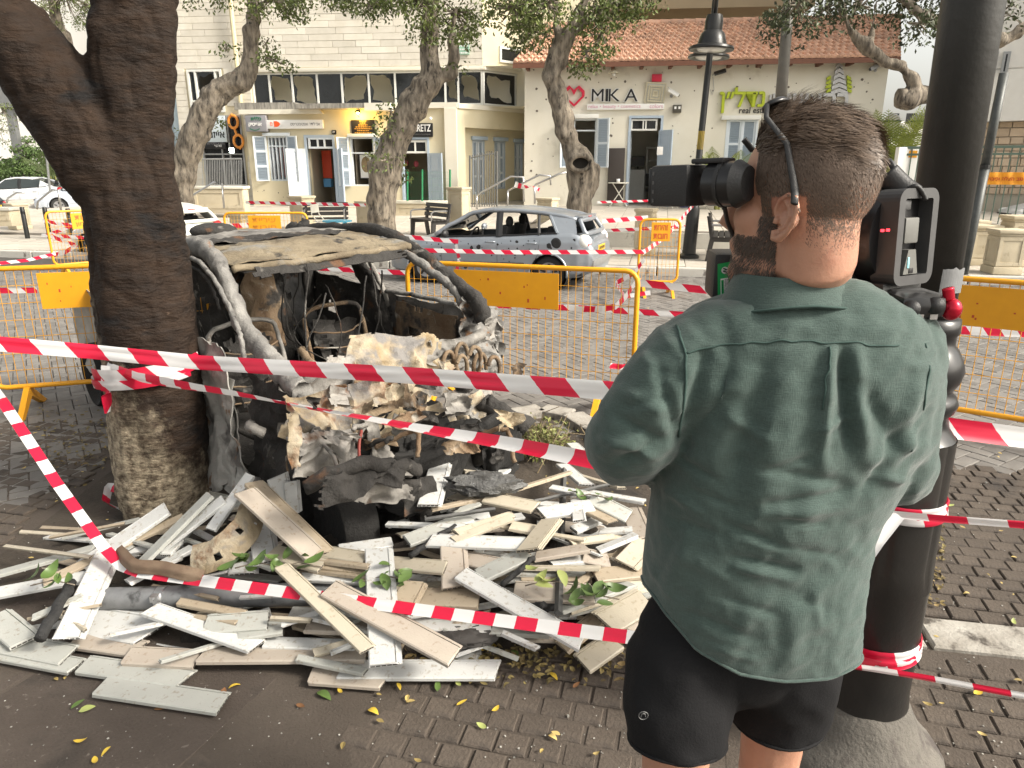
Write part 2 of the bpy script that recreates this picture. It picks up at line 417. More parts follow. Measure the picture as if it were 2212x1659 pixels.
# ================================================================ BUILDINGS
class Face:
 """the upright face of a house: local x along it, -y towards the street, z up"""
 def __init__(s, o): s.o = o; s.m = wm(o); s.i = s.m.inverted()
 def __call__(s, px, py, y=0.0):
  d = s.i.to_3x3() @ ray(px, py); o = s.i @ V((0, 0, HCAM)); t = (y - o.y)/d.y; return o + d*t
 def r(s, x0, y0, x1, y1, off=0.0):
  a = s(x0, (y0+y1)/2, off); b = s(x1, (y0+y1)/2, off); c = s((x0+x1)/2, y0, off); e = s((x0+x1)/2, y1, off)
  return a.x, b.x, e.z, c.z            # x0, x1, z0, z1
def wall(mb, x0, x1, z0, z1, y0, y1, ops):
 xs = sorted(set([x0, x1] + [v for o in ops for v in o[:2] if x0 < v < x1])); zs = sorted(set([z0, z1] + [v for o in ops for v in o[2:4] if z0 < v < z1]))
 inside = lambda x, z: any(o[0] < x < o[1] and o[2] < z < o[3] for o in ops)
 for i in range(len(xs)-1):
  for j in range(len(zs)-1):
   a, b, c, d = xs[i], xs[i+1], zs[j], zs[j+1]
   if inside((a+b)/2, (c+d)/2): continue
   mb.quad((a, y0, c), (b, y0, c), (b, y0, d), (a, y0, d)); mb.quad((a, y1, d), (b, y1, d), (b, y1, c), (a, y1, c))
 for a, b, c, d in [o[:4] for o in ops]:
  mb.quad((a, y0, c), (a, y0, d), (a, y1, d), (a, y1, c)); mb.quad((b, y0, d), (b, y0, c), (b, y1, c), (b, y1, d))
  mb.quad((a, y0, d), (b, y0, d), (b, y1, d), (a, y1, d)); mb.quad((a, y0, c), (a, y1, c), (b, y1, c), (b, y0, c))
 mb.quad((x0, y0, z0), (x0, y0, z1), (x0, y1, z1), (x0, y1, z0)); mb.quad((x1, y0, z1), (x1, y0, z0), (x1, y1, z0), (x1, y1, z1)); mb.quad((x0, y0, z1), (x1, y0, z1), (x1, y1, z1), (x0, y1, z1))
def frame(mb, x0, x1, z0, z1, y0, y1, w, bottom=True, mull=(), rails=()):
 mb.bx(x0, x0+w, y0, y1, z0, z1); mb.bx(x1-w, x1, y0, y1, z0, z1); mb.bx(x0+w, x1-w, y0+.002, y1, z1-w, z1)
 if bottom: mb.bx(x0+w, x1-w, y0+.002, y1, z0, z0+w)
 for m in mull: mb.bx(m-w*.4, m+w*.4, y0+.004, y1, z0+w, z1-w)
 for r in rails: mb.bx(x0+w, x1-w, y0+.006, y1, r-w*.4, r+w*.4)
def shutter(parent, hx, z0, z1, w, ang, name='shutter', y=-.03, panels=3):
 """louvred leaf hinged at hx; w signed width; ang opens it out of the wall"""
 sg = 1 if w > 0 else -1; w = abs(w); b = MB(); t = .035; st_ = .06
 R = Matrix.Translation((hx, y, 0)) @ Matrix.Rotation(ang, 4, 'Z')
 def bb(x0, x1, y0, y1, c, d):
  if sg < 0: x0, x1 = -x1, -x0
  b.box(R @ V(((x0+x1)/2, (y0+y1)/2, (c+d)/2)), (x1-x0, y1-y0, d-c), R.to_3x3())
 bb(0, st_, 0, t, z0, z1); bb(w-st_, w, 0, t, z0, z1)
 h = (z1-z0)/panels
 for k in range(panels+1):
  zc = z0 + k*h; bb(st_, w-st_, .002, t-.002, max(z0, zc-.035), min(z1, zc+.035))
 b.m = 1
 for k in range(panels):
  n = max(4, int(h/.055))
  for q in range(n):
   zc = z0 + k*h + .035 + (q+.5)*(h-.07)/n
   x0, x1 = (st_, w-st_) if sg > 0 else (-(w-st_), -st_)
   b.box(R @ V(((x0+x1)/2, t/2, zc)), (x1-x0, .008, (h-.07)/n*1.25), R.to_3x3() @ Matrix.Rotation(.65, 3, 'X'))
 return b.build(name, [m_bluew, m_blue], parent, world=False)
def leaf(parent, hx, z0, z1, w, ang, y=-.02, m=None, panels=((.06, .3), (.36, .60), (.66, .95)), name='door_leaf', glass=False):
 sg = 1 if w > 0 else -1; w = abs(w); b = MB(); t = .045
 R = Matrix.Translation((hx, y, 0)) @ Matrix.Rotation(ang, 4, 'Z')
 def bb(x0, x1, y0, y1, c, d):
  if sg < 0: x0, x1 = -x1, -x0
  b.box(R @ V(((x0+x1)/2, (y0+y1)/2, (c+d)/2)), (x1-x0, y1-y0, d-c), R.to_3x3())
 H = z1-z0; s = w*.16
 bb(0, s, 0, t, z0, z1); bb(w-s, w, 0, t, z0, z1)
 zs = [z0] + [z0+H*q for p in panels for q in p] + [z1]
 for k in range(0, len(zs), 2): bb(s, w-s, .001, t-.001, zs[k], zs[k+1])
 for p in panels: bb(s, w-s, .012, t-.012, z0+H*p[0], z0+H*p[1]); bb(s+.04, w-s-.04, .004, t-.004, z0+H*p[0]+.05, z0+H*p[1]-.05)
 return b.build(name, m or m_blue, parent, world=False)
def boxpart(name, parent, r, y0, y1, m, bev=.006, label=None):
 b = MB(); b.bbox(r[0], r[1], y0, y1, r[2], r[3], bev); return b.build(name, m, parent, world=False, label=label, auto=40)
def holes(parent, pts, y=-.004):
 b = MB()
 for x, z, r in pts:
  n = 9; base = len(b.v); vs = [V((x, y+.0, z))]
  for j in range(n): q = r*rnd(.75, 1.25); vs.append(V((x+q*cos(2*pi*j/n), y-.003, z+q*sin(2*pi*j/n))))
  b.m = 0; b.add(vs, [(0, 1+(j+1) % n, 1+j) for j in range(n)])
 return b.build('bullet_holes', m_hole, parent, world=False, kind='stuff')
m_hole = M('bullet_hole', (.10, .085, .07), (.2, .17, .14), 30, .95)
m_paper = M('paper', (.75, .74, .72), rough=.8)
m_lamp = M('lamp_glass', (.75, .75, .72), rough=.15)
p0 = A(1132, 446, 23.5)
house = thing('shop_house', 'single storey white plastered house with orange tiled roof and pitted wall behind the plaza', 'house', p0, radians(-6))
F = Face(house)
xr = F(1908, 230).x; ze = F(1500, 130).z; hb = -.3
win1 = F.r(1238, 256, 1288, 362); door1 = F.r(1359, 252, 1424, 436); win2 = F.r(1566, 259, 1634, 362)
door1 = (door1[0], door1[1], -.02, door1[3])
w = MB(); wall(w, 0, xr, hb, ze+.05, 0, .35, [win1, door1, win2])
w.bx(0, .3, .351, 6, hb, ze+.05); w.bx(xr-.3, xr, .351, 6, hb, ze+.05); w.bx(.3, xr-.3, 5.7, 6, hb, ze+.05)
w.build('wall', m_white, house, world=False, fix=True)
b = MB(); b.quad((.3, 3.4, hb), (xr-.3, 3.4, hb), (xr-.3, 3.4, ze), (.3, 3.4, ze)); b.quad((.3, .35, 0), (xr-.3, .35, 0), (xr-.3, 3.4, 0), (.3, 3.4, 0)); b.quad((.3, .35, ze-.4), (.3, 3.4, ze-.4), (xr-.3, 3.4, ze-.4), (xr-.3, .35, ze-.4))
m_roomw = M('salon_wall', (.82, .79, .70), (.78, .75, .66), 2, .9)
b.build('interior', m_roomw, house, world=False)
EL, ER = F(1108, 137, -.55), F(1946, 123, -.55); RL, RR = F(1180, 58, 2.9), F(1946, 39, 2.9)
b = MB(); up = V((0, 0, .02))
def rp(u, v): return (EL*(1-u)+ER*u)*(1-v) + (RL*(1-u)+RR*u)*v
BLk, BRk = RL + V((0, 3.4, -2.1)), RR + V((0, 3.4, -2.1))
b.add([EL, ER, RR, RL, BRk, BLk], [(0, 1, 2, 3), (3, 2, 4, 5)])
b.add([EL-V((0, -.02, .09)), ER-V((0, -.02, .09)), RR-V((0, 0, .12)), RL-V((0, 0, .12))], [(3, 2, 1, 0)])
b.build('roof_deck', m_woodr, house, world=False)
b = MB(); b.add([V((0, 0, ze)), V((0, 6, ze)), RL-V((.1, 0, .2))], [(0, 1, 2)]); b.add([V((xr, 0, ze)), V((xr, 6, ze)), V((xr-.02, 3, RR.z-.15))], [(0, 1, 2)])
b.build('gable', m_white, house, world=False)
b = MB(); b.bx(EL.x, ER.x, EL.y-.03, EL.y-.002, min(EL.z, ER.z)-.14, min(EL.z, ER.z)-.0)
d = ER-EL; bb = MB(); bb.box((EL+ER)/2+V((0, -.015, -.07)), (d.length, .03, .13), Matrix.Rotation(-math.asin(d.z/d.length), 3, 'Y')); bb.build('fascia', m_woodr, house, world=False)
for k in range(13):
 u = (k+.5)/13; p = EL*(1-u)+ER*u; b = MB(); b.box(p + V((0, .34, -.10)), (.09, .6, .12), Matrix.Rotation(.5, 3, 'X') if 0 else None)
 b.build('rafter', m_woodr, house, world=False)
NC, NR = 56, 12
def tile_mesh():
 b = MB(); U = (ER-EL).length/NC; S = (RL-EL).length/NR*1.08
 prof = [(-.5, .0), (-.32, .035), (-.12, .04), (.05, .005), (.22, -.005), (.38, .02), (.5, .0)]
 vs = []
 for s, h in ((0, .034), (S, .0)):
  for (x, z) in prof: vs.append(V((x*U, s, z+h)))
 for (x, z) in prof: vs.append(V((x*U, 0, z*.3-.015)))
 n = len(prof); fs = [(i, i+1, n+i+1, n+i) for i in range(n-1)] + [(2*n+i, 2*n+i+1, i+1, i) for i in range(n-1)]
 b.add(vs, fs); o = b.build('roof_tile', m_tile, None, auto=50); me = o.data; COL.objects.unlink(o); bpy.data.objects.remove(o); return me
tme = tile_mesh(); tj = MB(); ts = []
for j in range(NR):
 for i in range(NC):
  u, v = (i+.5)/NC, j/NR; p = rp(u, v); du = (rp(u+.01, v)-rp(u-.01, v)).normalized(); dv = (rp(u, v+.05)-p).normalized(); dn = du.cross(dv).normalized(); dv = dn.cross(du)
  Mx = Matrix((du, dv, dn)).transposed().to_4x4(); Mx.translation = p + dn*(.02+rnd(-.008, .008)) + du*rnd(-.01, .01)
  Mx = Mx @ Matrix.Rotation(rnd(-.02, .02), 4, 'Z')
  if j < 6 and i > 3 and len(ts) < 300: inst('roof_tile', tme, house, Mx); ts.append(1)
  else: tj.add([Mx @ q.co for q in tme.vertices], [tuple(q.vertices) for q in tme.polygons])
tj.build('roof_tile', m_tile, house, world=False, kind='stuff')
for k in range(30):
 u = (k+.5)/30; p = RL*(1-u)+RR*u; b = MB(); d = (RR-RL).normalized(); L = (RR-RL).length/30
 Mx = Matrix.Translation(p) @ Matrix.Rotation(pi/2, 4, 'Y')
 b.tube([p-d*L*.54+V((0, 0, .02)), p+d*L*.5+V((0, 0, .02))], [.13, .11], 8); b.build('ridge_tile', m_tile, house, world=False, auto=50)
b = MB(); frame(b, *win1, .06, .2, .05, True, rails=(win1[3]-(win1[3]-win1[2])*.24,)); b.build('window_frame', m_bluew, house, world=False)
boxpart('lintel', house, F.r(1232, 247, 1293, 256), -.12, -.002, m_frameW)
shutter(house, win1[1], win1[2], win1[3], .44, -.55, panels=2); shutter(house, win1[0], win1[2], win1[3], -.44, .5, panels=2)
r = F.r(1355, 250, 1428, 436); b = MB(); frame(b, r[0], r[1], 0, r[3], -.04, .12, .07, False); b.build('door_frame', m_blue, house, world=False)
r = F.r(1363, 257, 1420, 282); b = MB(); frame(b, r[0], r[1], r[2], r[3], .02, .09, .05, True, mull=(r[0]+(r[1]-r[0])*.47, r[0]+(r[1]-r[0])*.57)); tr = b.build('transom', m_frameW, house, world=False)
b = MB(); b.bx(r[0]+.05, r[1]-.05, .05, .056, r[2]+.05, r[3]-.05); b.build('pane', m_glassd, tr, world=False)
zt = r[2]
leaf(house, r[1]+.05, .02, zt, .58, -.9); dl = leaf(house, r[0]-.04, .02, zt, .5, 1.35, m=m_bluew)
rr = F.r(1419, 317, 1432, 335, -.45); boxpart('paper_notice', house, rr, -.47, -.462, m_paper, .001)
r2 = win2; b = MB(); frame(b, *r2, -.01, .2, .06, True, mull=((r2[0]+r2[1])/2,)); b.build('window_frame', m_bluew, house, world=False)
boxpart('lintel', house, F.r(1558, 250, 1642, 259), -.12, -.002, m_frameW)
shutter(house, r2[0]+.06, r2[2], r2[3], (r2[1]-r2[0])/2-.07, -.02, y=.02, panels=2); shutter(house, r2[1]-.06, r2[2], r2[3], -((r2[1]-r2[0])/2-.07), .02, y=.02, panels=2)
g = F.r(1393, 318, 1420, 430, 2.6); b = MB(); frame(b, g[0], g[1], 0, g[3], 2.3, 2.62, .05, True, rails=[g[2]+q*(g[3]-g[2]) for q in (.25, .5, .75)]); s_ = b.build('salon_shelf', m_frameW, None, house and None)
s_.matrix_basis = F.m.copy(); tag(s_, 'cream shelf unit inside the white house seen through its open door', 'shelf')
g = F.r(1362, 366, 1392, 372, 2.2); b = MB(); b.bbox(g[0]-.3, g[1], 1.9, 2.5, 0, g[3], .01); s_ = b.build('salon_counter', m_frameW); s_.matrix_basis = F.m.copy(); tag(s_, 'pale counter inside the open door of the white house', 'counter')
t_ = thing('salon_monitor', 'small black monitor standing on the pale counter inside the white house', 'monitor', F.m @ V(((g[0]+g[1])/2, 2.15, g[3]+.003)), radians(-6))
b = MB(); b.bbox(-.22, .22, -.02, .02, .09, .42, .01); b.build('screen', m_blk, t_, world=False); b = MB(); b.lathe([(.11, 0), (.1, .015), (.02, .02), (.02, .12)], n=12); b.build('stand', m_blk, t_, world=False)
ch = thing('salon_chair', 'black swivel chair on the floor inside the open door of the white house', 'chair', F.m @ V((F(1408, 420, 1.6).x, 1.6, .003)))
b = MB(); b.lathe([(.2, .42), (.24, .45), (.22, .52)], n=14); b.build('seat', m_blackm, ch, world=False); b = MB(); b.bbox(-.2, .2, .18, .24, .6, 1.0, .03); b.build('backrest', m_blackm, ch, world=False)
b = MB(); b.lathe([(.25, 0), (.24, .03), (.03, .06), (.03, .42)], n=14); b.tube([(0, .1, .45), (0, .21, .5), (0, .22, .62)], .02); b.build('base', m_steel, ch, world=False)
def signthing(name, label, px, py, y=0.0, cat='sign', fc=None):
 fc = fc or F
 p = fc(px, py, y); t = thing(name, label, cat, fc.m @ p, 0); t.rotation_euler = fc.o.rotation_euler; return t, p
t, p = signthing('heart_logo', 'red angular outlined heart fixed on the white wall left of the MIKA letters', 1240, 208, 0, 'logo')
def hp(px, py): q = F(px, py); return (q.x-p.x, q.z-p.z)
out = [hp(*q) for q in ((1216, 197), (1230, 185), (1240, 195), (1251, 185), (1263, 197), (1263, 208), (1240, 231), (1216, 208))]
cx, cz = 0, -.02
inn = [((x-cx)*.74, (z-cz)*.74+cz) for x, z in out]; inn[2] = (out[2][0], out[2][1]-.14)
b = MB(); k = len(out)
for y_ in (-.09, -.02): b.add([V((x, y_, z)) for x, z in out] + [V((x, y_, z)) for x, z in inn], [])
for i in range(k):
 j = (i+1) % k; b.f += [[i, j, k+j, k+i], [2*k+j, 2*k+i, 3*k+i, 3*k+j], [j, i, 2*k+i, 2*k+j], [k+i, k+j, 3*k+j, 3*k+i]]; b.mi += [0]*4
b.build('outline', m_red, t, world=False, fix=True)
t, p = signthing('shop_lettering', 'dark raised letters reading MIKA with white edges over the small sign board', 1327, 206, 0, 'lettering')
for chx, c_ in ((1291, 'M'), (1311, 'I'), (1327, 'K'), (1363, 'A')):
 q = F(chx, 206) - p; hh = F.r(1300, 192, 1310, 219); H = hh[3]-hh[2]; wd = {'M': .36, 'I': .075, 'K': .34, 'A': .40}[c_]
 text('letter_backing', c_, .4, m_wht, t, q+V((0, -.03, 0)), .03, bold=.012, width=wd*1.15, height=H*1.06); text('letter', c_, .4, m_blk, t, q+V((0, -.064, 0)), .004, width=wd, height=H)
t, p = signthing('sign_board', 'long pale board with small pink words under the MIKA letters', 1350, 231, 0, 'sign')
r = F.r(1268, 225, 1434, 237); boxpart('board', t, (r[0]-p.x, r[1]-p.x, r[2]-p.z, r[3]-p.z), -.1, -.002, m_wht)
m_pink = M('pink_print', (.62, .32, .42), rough=.6)
text('lettering', 'relax • beauty • cosmetics', .14, m_pink, t, V((F(1327, 231).x-p.x, -.103, 0)), .002, width=F(1384, 231).x-F(1272, 231).x, height=.13)
text('lettering', 'colors', .14, m_pink, t, V((F(1417, 231).x-p.x, -.103, .01)), .002, width=F(1431, 231).x-F(1403, 231).x, height=.12)
t, p = signthing('wall_frame', 'tilted ornate cream picture frame leaning out from the white wall right of MIKA', 1415, 202, 0, 'frame')
m_cream = M('cream_moulding', (.60, .56, .42), (.5, .46, .34), 14, .6, bump=.5, bscale=60)
t.rotation_euler = (radians(8), radians(4), radians(-6)); b = MB()
for k, (w_, y0, y1) in enumerate(((.30, -.07, 0), (.22, -.09, -.02), (.15, -.07, -.01), (.08, -.085, -.01))):
 frame(b, -w_, w_, -w_*1.05, w_*1.05, y0, y1, .04, True)
b.bx(-.05, .05, -.06, -.01, -.05, .05); b.build('moulding', m_cream, t, world=False)
b = MB(); b.bx(-.27, .27, -.03, 0, -.29, .29); b.build('backing', m_frameW, t, world=False)
t, p = signthing('alarm_box', 'plain crimson box mounted on the wall above the cream frame', 1418, 169, 0, 'box'); r = F.r(1408, 161, 1429, 177)
boxpart('box', t, (r[0]-p.x, r[1]-p.x, r[2]-p.z, r[3]-p.z), -.1, -.002, m_red)
t, p = signthing('meter_box', 'small dark glazed box on the wall at the right end of the pale sign board', 1462, 235, 0, 'box'); r = F.r(1453, 227, 1471, 244)
boxpart('housing', t, (r[0]-p.x, r[1]-p.x, r[2]-p.z, r[3]-p.z), -.14, -.002, M('dark_olive', (.07, .065, .05), rough=.4))
b = MB();
for dx in (-.06, .06): b.box((dx, -.143, .02), (.06, .004, .07))
b.build('label_window', m_wht, t, world=False)
def seccam(label, px, py, flip=1, mm=None):
 t, p = signthing('security_camera', label, px, py, 0, 'camera'); b = MB(); b.tube([(0, 0, .06), (0, -.1, .06), (flip*.02, -.12, .12)], .02); b.lathe([(.05, 0), (.05, .03)], (0, 0, .06), 10, Matrix.Rotation(pi/2, 3, 'X')); b.build('bracket', m_grey, t, world=False)
 b = MB(); b.box((flip*.04, -.16, .14), (.34, .1, .1), Matrix.Rotation(flip*.5, 3, 'Y')); b.box((flip*.04, -.16, .2), (.38, .13, .012), Matrix.Rotation(flip*.5, 3, 'Y')); b.build('camera_body', mm or m_wht, t, world=False)
 b = MB(); b.box((flip*.21, -.16, .05), (.02, .07, .07), Matrix.Rotation(flip*.5, 3, 'Y')); b.build('lens', m_blk, t, world=False)
seccam('white security camera pointing right beside the cream frame', 1450, 212, 1); seccam('grey security camera high on the right end of the white house', 1890, 156, -1, m_grey)
t, p = signthing('pendant_lamp', 'small wall lamp with metal shade hanging under the eave above MIKA', 1327, 140, -.3, 'lamp'); h = p.z - F(1327, 158, -.3).z
b = MB(); b.tube([(0, 0, 0), (0, 0, -h+.1)], .015); b.build('stem', m_grey, t, world=False)
b = MB(); b.lathe([(.02, -h+.14), (.05, -h+.1), (.17, -h), (.165, -h-.01), (.04, -h+.07)], n=16, cap=False); b.build('shade', m_cream, t, world=False, smooth=True); b = MB(); b.sphere((0, 0, -h-.03), .055, 10, 8); b.build('bulb', m_lamp, t, world=False, smooth=True)
t, p = signthing('flood_light', 'black flood light on a bracket between the two shop signs', 1540, 162, 0, 'lamp')
b = MB(); b.tube([(0, 0, 0), (.02, -.25, .02)], .025); b.tube([(0, -.02, -.05), (.06, -.03, -.4), (.02, -.02, -.55), (-.04, 0, -.4)], .008); b.build('bracket', m_grey, t, world=False)
b = MB(); b.box((.15, -.32, .04), (.34, .2, .05), Matrix.Rotation(.45, 3, 'X') @ Matrix.Rotation(-.3, 3, 'Y')); b.build('lamp_head', m_blk, t, world=False)
t, p = signthing('estate_lettering', 'lime green raised Hebrew letters over a small real estate line', 1602, 217, 0, 'lettering')
q = F(1602, 219); r = F.r(1553, 199, 1650, 244)
text('letter', 'נדל״ן', .8, m_green, t, V((0, -.06, 0)), .05, bold=.012, width=r[1]-r[0], height=(F(1600, 190).z-F(1600, 245).z), rtl=True)
text('lettering', 'real estate', .2, m_blk, t, F(1632, 238)-p+V((0, -.012, 0)), .01, width=F(1667, 238).x-F(1597, 238).x, height=.17)
t, p = signthing('grey_lettering', 'silver grey raised Hebrew letters partly hidden by the man and pole', 1748, 221, 0, 'lettering')
r = F.r(1672, 206, 1834, 236); text('letter', 'רהצשנוי', .6, m_silv, t, V((0, -.06, 0)), .05, bold=.014, width=r[1]-r[0], height=r[3]-r[2]+.1, rtl=True)
b = MB(); g = F.r(1660, 205, 1664, 243); b.bx(g[0]-p.x, g[1]-p.x, -.08, -.002, g[2]-p.z, g[3]-p.z); b.build('divider', m_silv, t, world=False)
t, p = signthing('tower_logo', 'logo of grey chevron tower between lime green stripes on the right of the wall', 1812, 172, 0, 'logo')
def lp(px, py): q = F(px, py); return (q.x-p.x, q.z-p.z)
for k in range(6):
 y0 = 140 + k*11; hw = 7 + k*2.2; b = MB()
 b.prism([lp(1811, y0-4), lp(1811+hw, y0+3), lp(1811+hw+.6, y0+11), lp(1811, y0+4.5), lp(1811-hw-.6, y0+11), lp(1811-hw, y0+3)], -.09, -.002); b.build('chevron', m_silv, t, world=False, fix=True)
for k in range(4):
 y0 = 167 + k*9
 for sg in (-1, 1):
  xa, xb = 1811+sg*17.5, 1811+sg*(28-abs(k-2)*1.0); b = MB(); b.prism([lp(xa, y0-4), lp(xb, y0+1), lp(xb, y0+7), lp(xa, y0+4)], -.07, -.002); b.build('stripe', m_green, t, world=False, fix=True)
HL = []
random.seed(21)
for px, py in ((1153, 151), (1159, 192), (1160, 240), (1152, 311), (1149, 348), (1147, 369), (1159, 378), (1264, 172), (1266, 211), (1320, 170), (1323, 256), (1324, 266), (1450, 178), (1453, 272), (1456, 202), (1506, 314), (1492, 338), (1538, 277), (1592, 189), (1615, 143), (1642, 145), (1703, 188), (1720, 180), (1800, 190), (1838, 176), (1500, 196), (1320, 293), (1184, 300), (1540, 196), (1478, 392), (1845, 188), (1862, 172), (1872, 198), (1885, 215), (1620, 170), (1180, 215), (1210, 160), (1396, 150), (1350, 176)):
 q = F(px, py); HL.append((q.x, q.z, rnd(.018, .042)))
for k in range(60): HL.append((rnd(.2, xr-.2), rnd(.3, ze-.3), rnd(.008, .018)))
holes(house, [h_ for h_ in HL if not any(o[0]-.1 < h_[0] < o[1]+.1 and o[2]-.1 < h_[1] < o[3]+.1 for o in (win1, door1, win2))])
t, p = signthing('notice_board', 'tall dark plain board standing on the plaza against the white wall beside the door', 1330, 437, -.1, 'board')
r = F.r(1313, 320, 1348, 437, -.12); boxpart('panel', t, (r[0]-p.x, r[1]-p.x, .02, r[3]-p.z), -.05, 0, M('board_dark', (.04, .032, .028), rough=.6)); b = MB(); b.bx(r[0]-p.x-.01, r[1]-p.x+.01, -.09, .03, -.002, .018); b.build('foot', m_blk, t, world=False)
p1 = A(990, 450, 23.6)
stoneb = thing('stone_building', 'large pale stone faced building with blown out strip windows over cream shops', 'building', p1, radians(-5.5))
S = Face(stoneb); D = .95
xl = S(537, 330).x
w_a = S.r(580, 294, 622, 391); d_a = S.r(668, 296, 724, 446); w_b = S.r(757, 296, 809, 402); d_b = S.r(868, 300, 926, 444)
zt = S(700, 236).z
ops = [w_a, (d_a[0], d_a[1], 0, d_a[3]), w_b, (d_b[0], d_b[1], 0, d_b[3])]
w = MB(); wall(w, xl, 0, -.4, zt, 0, .3, ops); w.bx(xl, xl+.3, .301, D, -.4, zt)
w.build('shop_wall', m_plaster, stoneb, world=False, fix=True)
sw = Matrix.Rotation(radians(52), 3, 'Z')                 # chamfered side of the building
sideo = thing('x', 'x', 'x', (0, 0, 0)); sideo.parent = stoneb; sideo.rotation_euler = (0, 0, radians(50)); sideo.location = (.001, 0, 0)
SF = Face(sideo)
ops_s = [SF.r(1021, 303, 1048, 420, .35), SF.r(1068, 305, 1092, 408, .35), SF.r(1111, 308, 1130, 400, .35)]
b = MB(); wall(b, 0, 9, -.4, zt-.55, .35, .6, ops_s); b.bx(0, .35, .002, .6, -.4, zt); b.bx(.351, 9, .002, .6, zt-.55, zt)
sidew = b.build('side_wall', m_plaster, sideo, world=False, fix=True)
r = S.r(961, 230, 990, 300); b = MB(); b.bbox(r[0], .02, -.12, -.002, -.4, zt, .01); b.build('corner_pilaster', m_white, stoneb, world=False)
b = MB(); r = S.r(508, 222, 640, 236); b.bx(r[0], r[1], -.08, D, zt, S(570, 222).z); b.build('parapet', m_concdark, stoneb, world=False)
b = MB(); r = S.r(636, 223, 787, 234, -.5); b.bx(r[0], r[1], -.5, D, r[2], r[3]); b.build('canopy_slab', m_concdark, stoneb, world=False)
b = MB(); r = S.r(787, 222, 842, 238, -.5); b.bx(r[0], r[1], -.52, D, r[2], r[3]); b.build('canopy_slab', m_white, stoneb, world=False)
zp = S(900, 222).z; b = MB(); b.bx(S(842, 230).x+.06, .04, -.1, D, zt+.002, zp); b.build('parapet', m_white, stoneb, world=False)
r = S.r(520, 237, 694, 247); b = MB(); b.prism([(r[0], r[2]), (r[1]+.1, r[2]), (r[1]-.02, r[3]), (r[0], r[3])], -.15, -.002); b.build('fascia', m_white, stoneb, world=False)
b = MB(); b.bx(0.06, 9, -.05, .7, zt+.002, zp-.02); b.build('side_parapet', m_white, sideo, world=False)
xL = S(384, 240, D).x; xR = S(1042, 100, D).x; zs1, zs0 = S(800, 147, D).z, zp
ZT = 11.5
tw = S.r(409, 150, 483, 243, D); xs0 = S(541, 180, D).x
lw = S.r(438, 246, 528, 402, D); zst = lw[2]
b = MB(); wall(b, xL, xs0, -.4, zs1, D, D+.35, [tw, (lw[0], lw[1], lw[2], lw[3]-.05)])
b.bx(xs0, xR, D+.06, D+.35, zs1, ZT); b.bx(xL, xs0-.001, D+.06, D+.35, zs1+.001, ZT); b.build('main_wall', m_plaster, stoneb, world=False, fix=True)
bh = (S(700, 20, D).z - S(700, 130, D).z)/7.6
random.seed(5); z = zs1 + .05; row = 0; nb = 0; st_ = MB()
while z < ZT:
 x = xL - rnd(0, .5)
 while x < xR:
  wd = rnd(.75, 1.25); x0, x1 = max(x, xL), min(x+wd, xR)
  if x1-x0 > .12:
   b = MB(); yy = D+.035+rnd(-.004, .004); b.bbox(x0+.004, x1-.004, yy, D+.09, z+.004, z+bh-.004, .006)
   if nb < 290 and z < 9: b.build('stone_block', m_stone, stoneb, world=False); nb += 1
   else: st_.add(b.v, b.f)
  x += wd
 z += bh; row += 1
z = zs1+.05-bh
while z > -.4:                                           # cladding left of the strip window
 x = xL - rnd(0, .4)
 while x < xs0:
  wd = rnd(.6, 1.05); x0, x1 = max(x, xL), min(x+wd, xs0)
  for o in (tw, lw):
   if z+bh > o[2]-.05 and z < o[3]+.05:
    if x0 < o[0]-.08 < x1: x1 = o[0]-.08
    elif x0 < o[1]+.08 < x1 and x1 > o[1]+.2: x0 = o[1]+.08
    elif x0 >= o[0]-.09 and x1 <= o[1]+.09: x1 = x0
    elif x0 < o[1]+.08 and x1 > o[0]-.08 and x1-x0 > 0: x1 = x0
  if x1-x0 > .1:
   b = MB(); b.bbox(x0+.004, x1-.004, D-.035+rnd(-.004, .004), D-.001, z+.004, z+bh-.004, .006)
   if nb < 290 : b.build('stone_block', m_stone, stoneb, world=False); nb += 1
   else: st_.add(b.v, b.f)
  x += wd
 z -= bh
if st_.f: st_.build('stone_block', m_stone, stoneb, world=False, kind='stuff')
boxpart('edge_moulding', stoneb, (xs0, xR+.02, zs1-.09, zs1+.03), D-.05, D+.3, m_white, .02)
b = MB(); c0 = V((xR, D+.06, 0)); ds = V((cos(radians(50)), sin(radians(50)), 0))
q0, q1 = c0, c0+ds*16
zq = zs1
b.add([q0+V((0, 0, zq)), q1+V((0, 0, zq)), q1+V((0, 0, ZT)), q0+V((0, 0, ZT))], [(0, 1, 2, 3)]); b.build('side_upper_wall', m_plaster, stoneb, world=False)
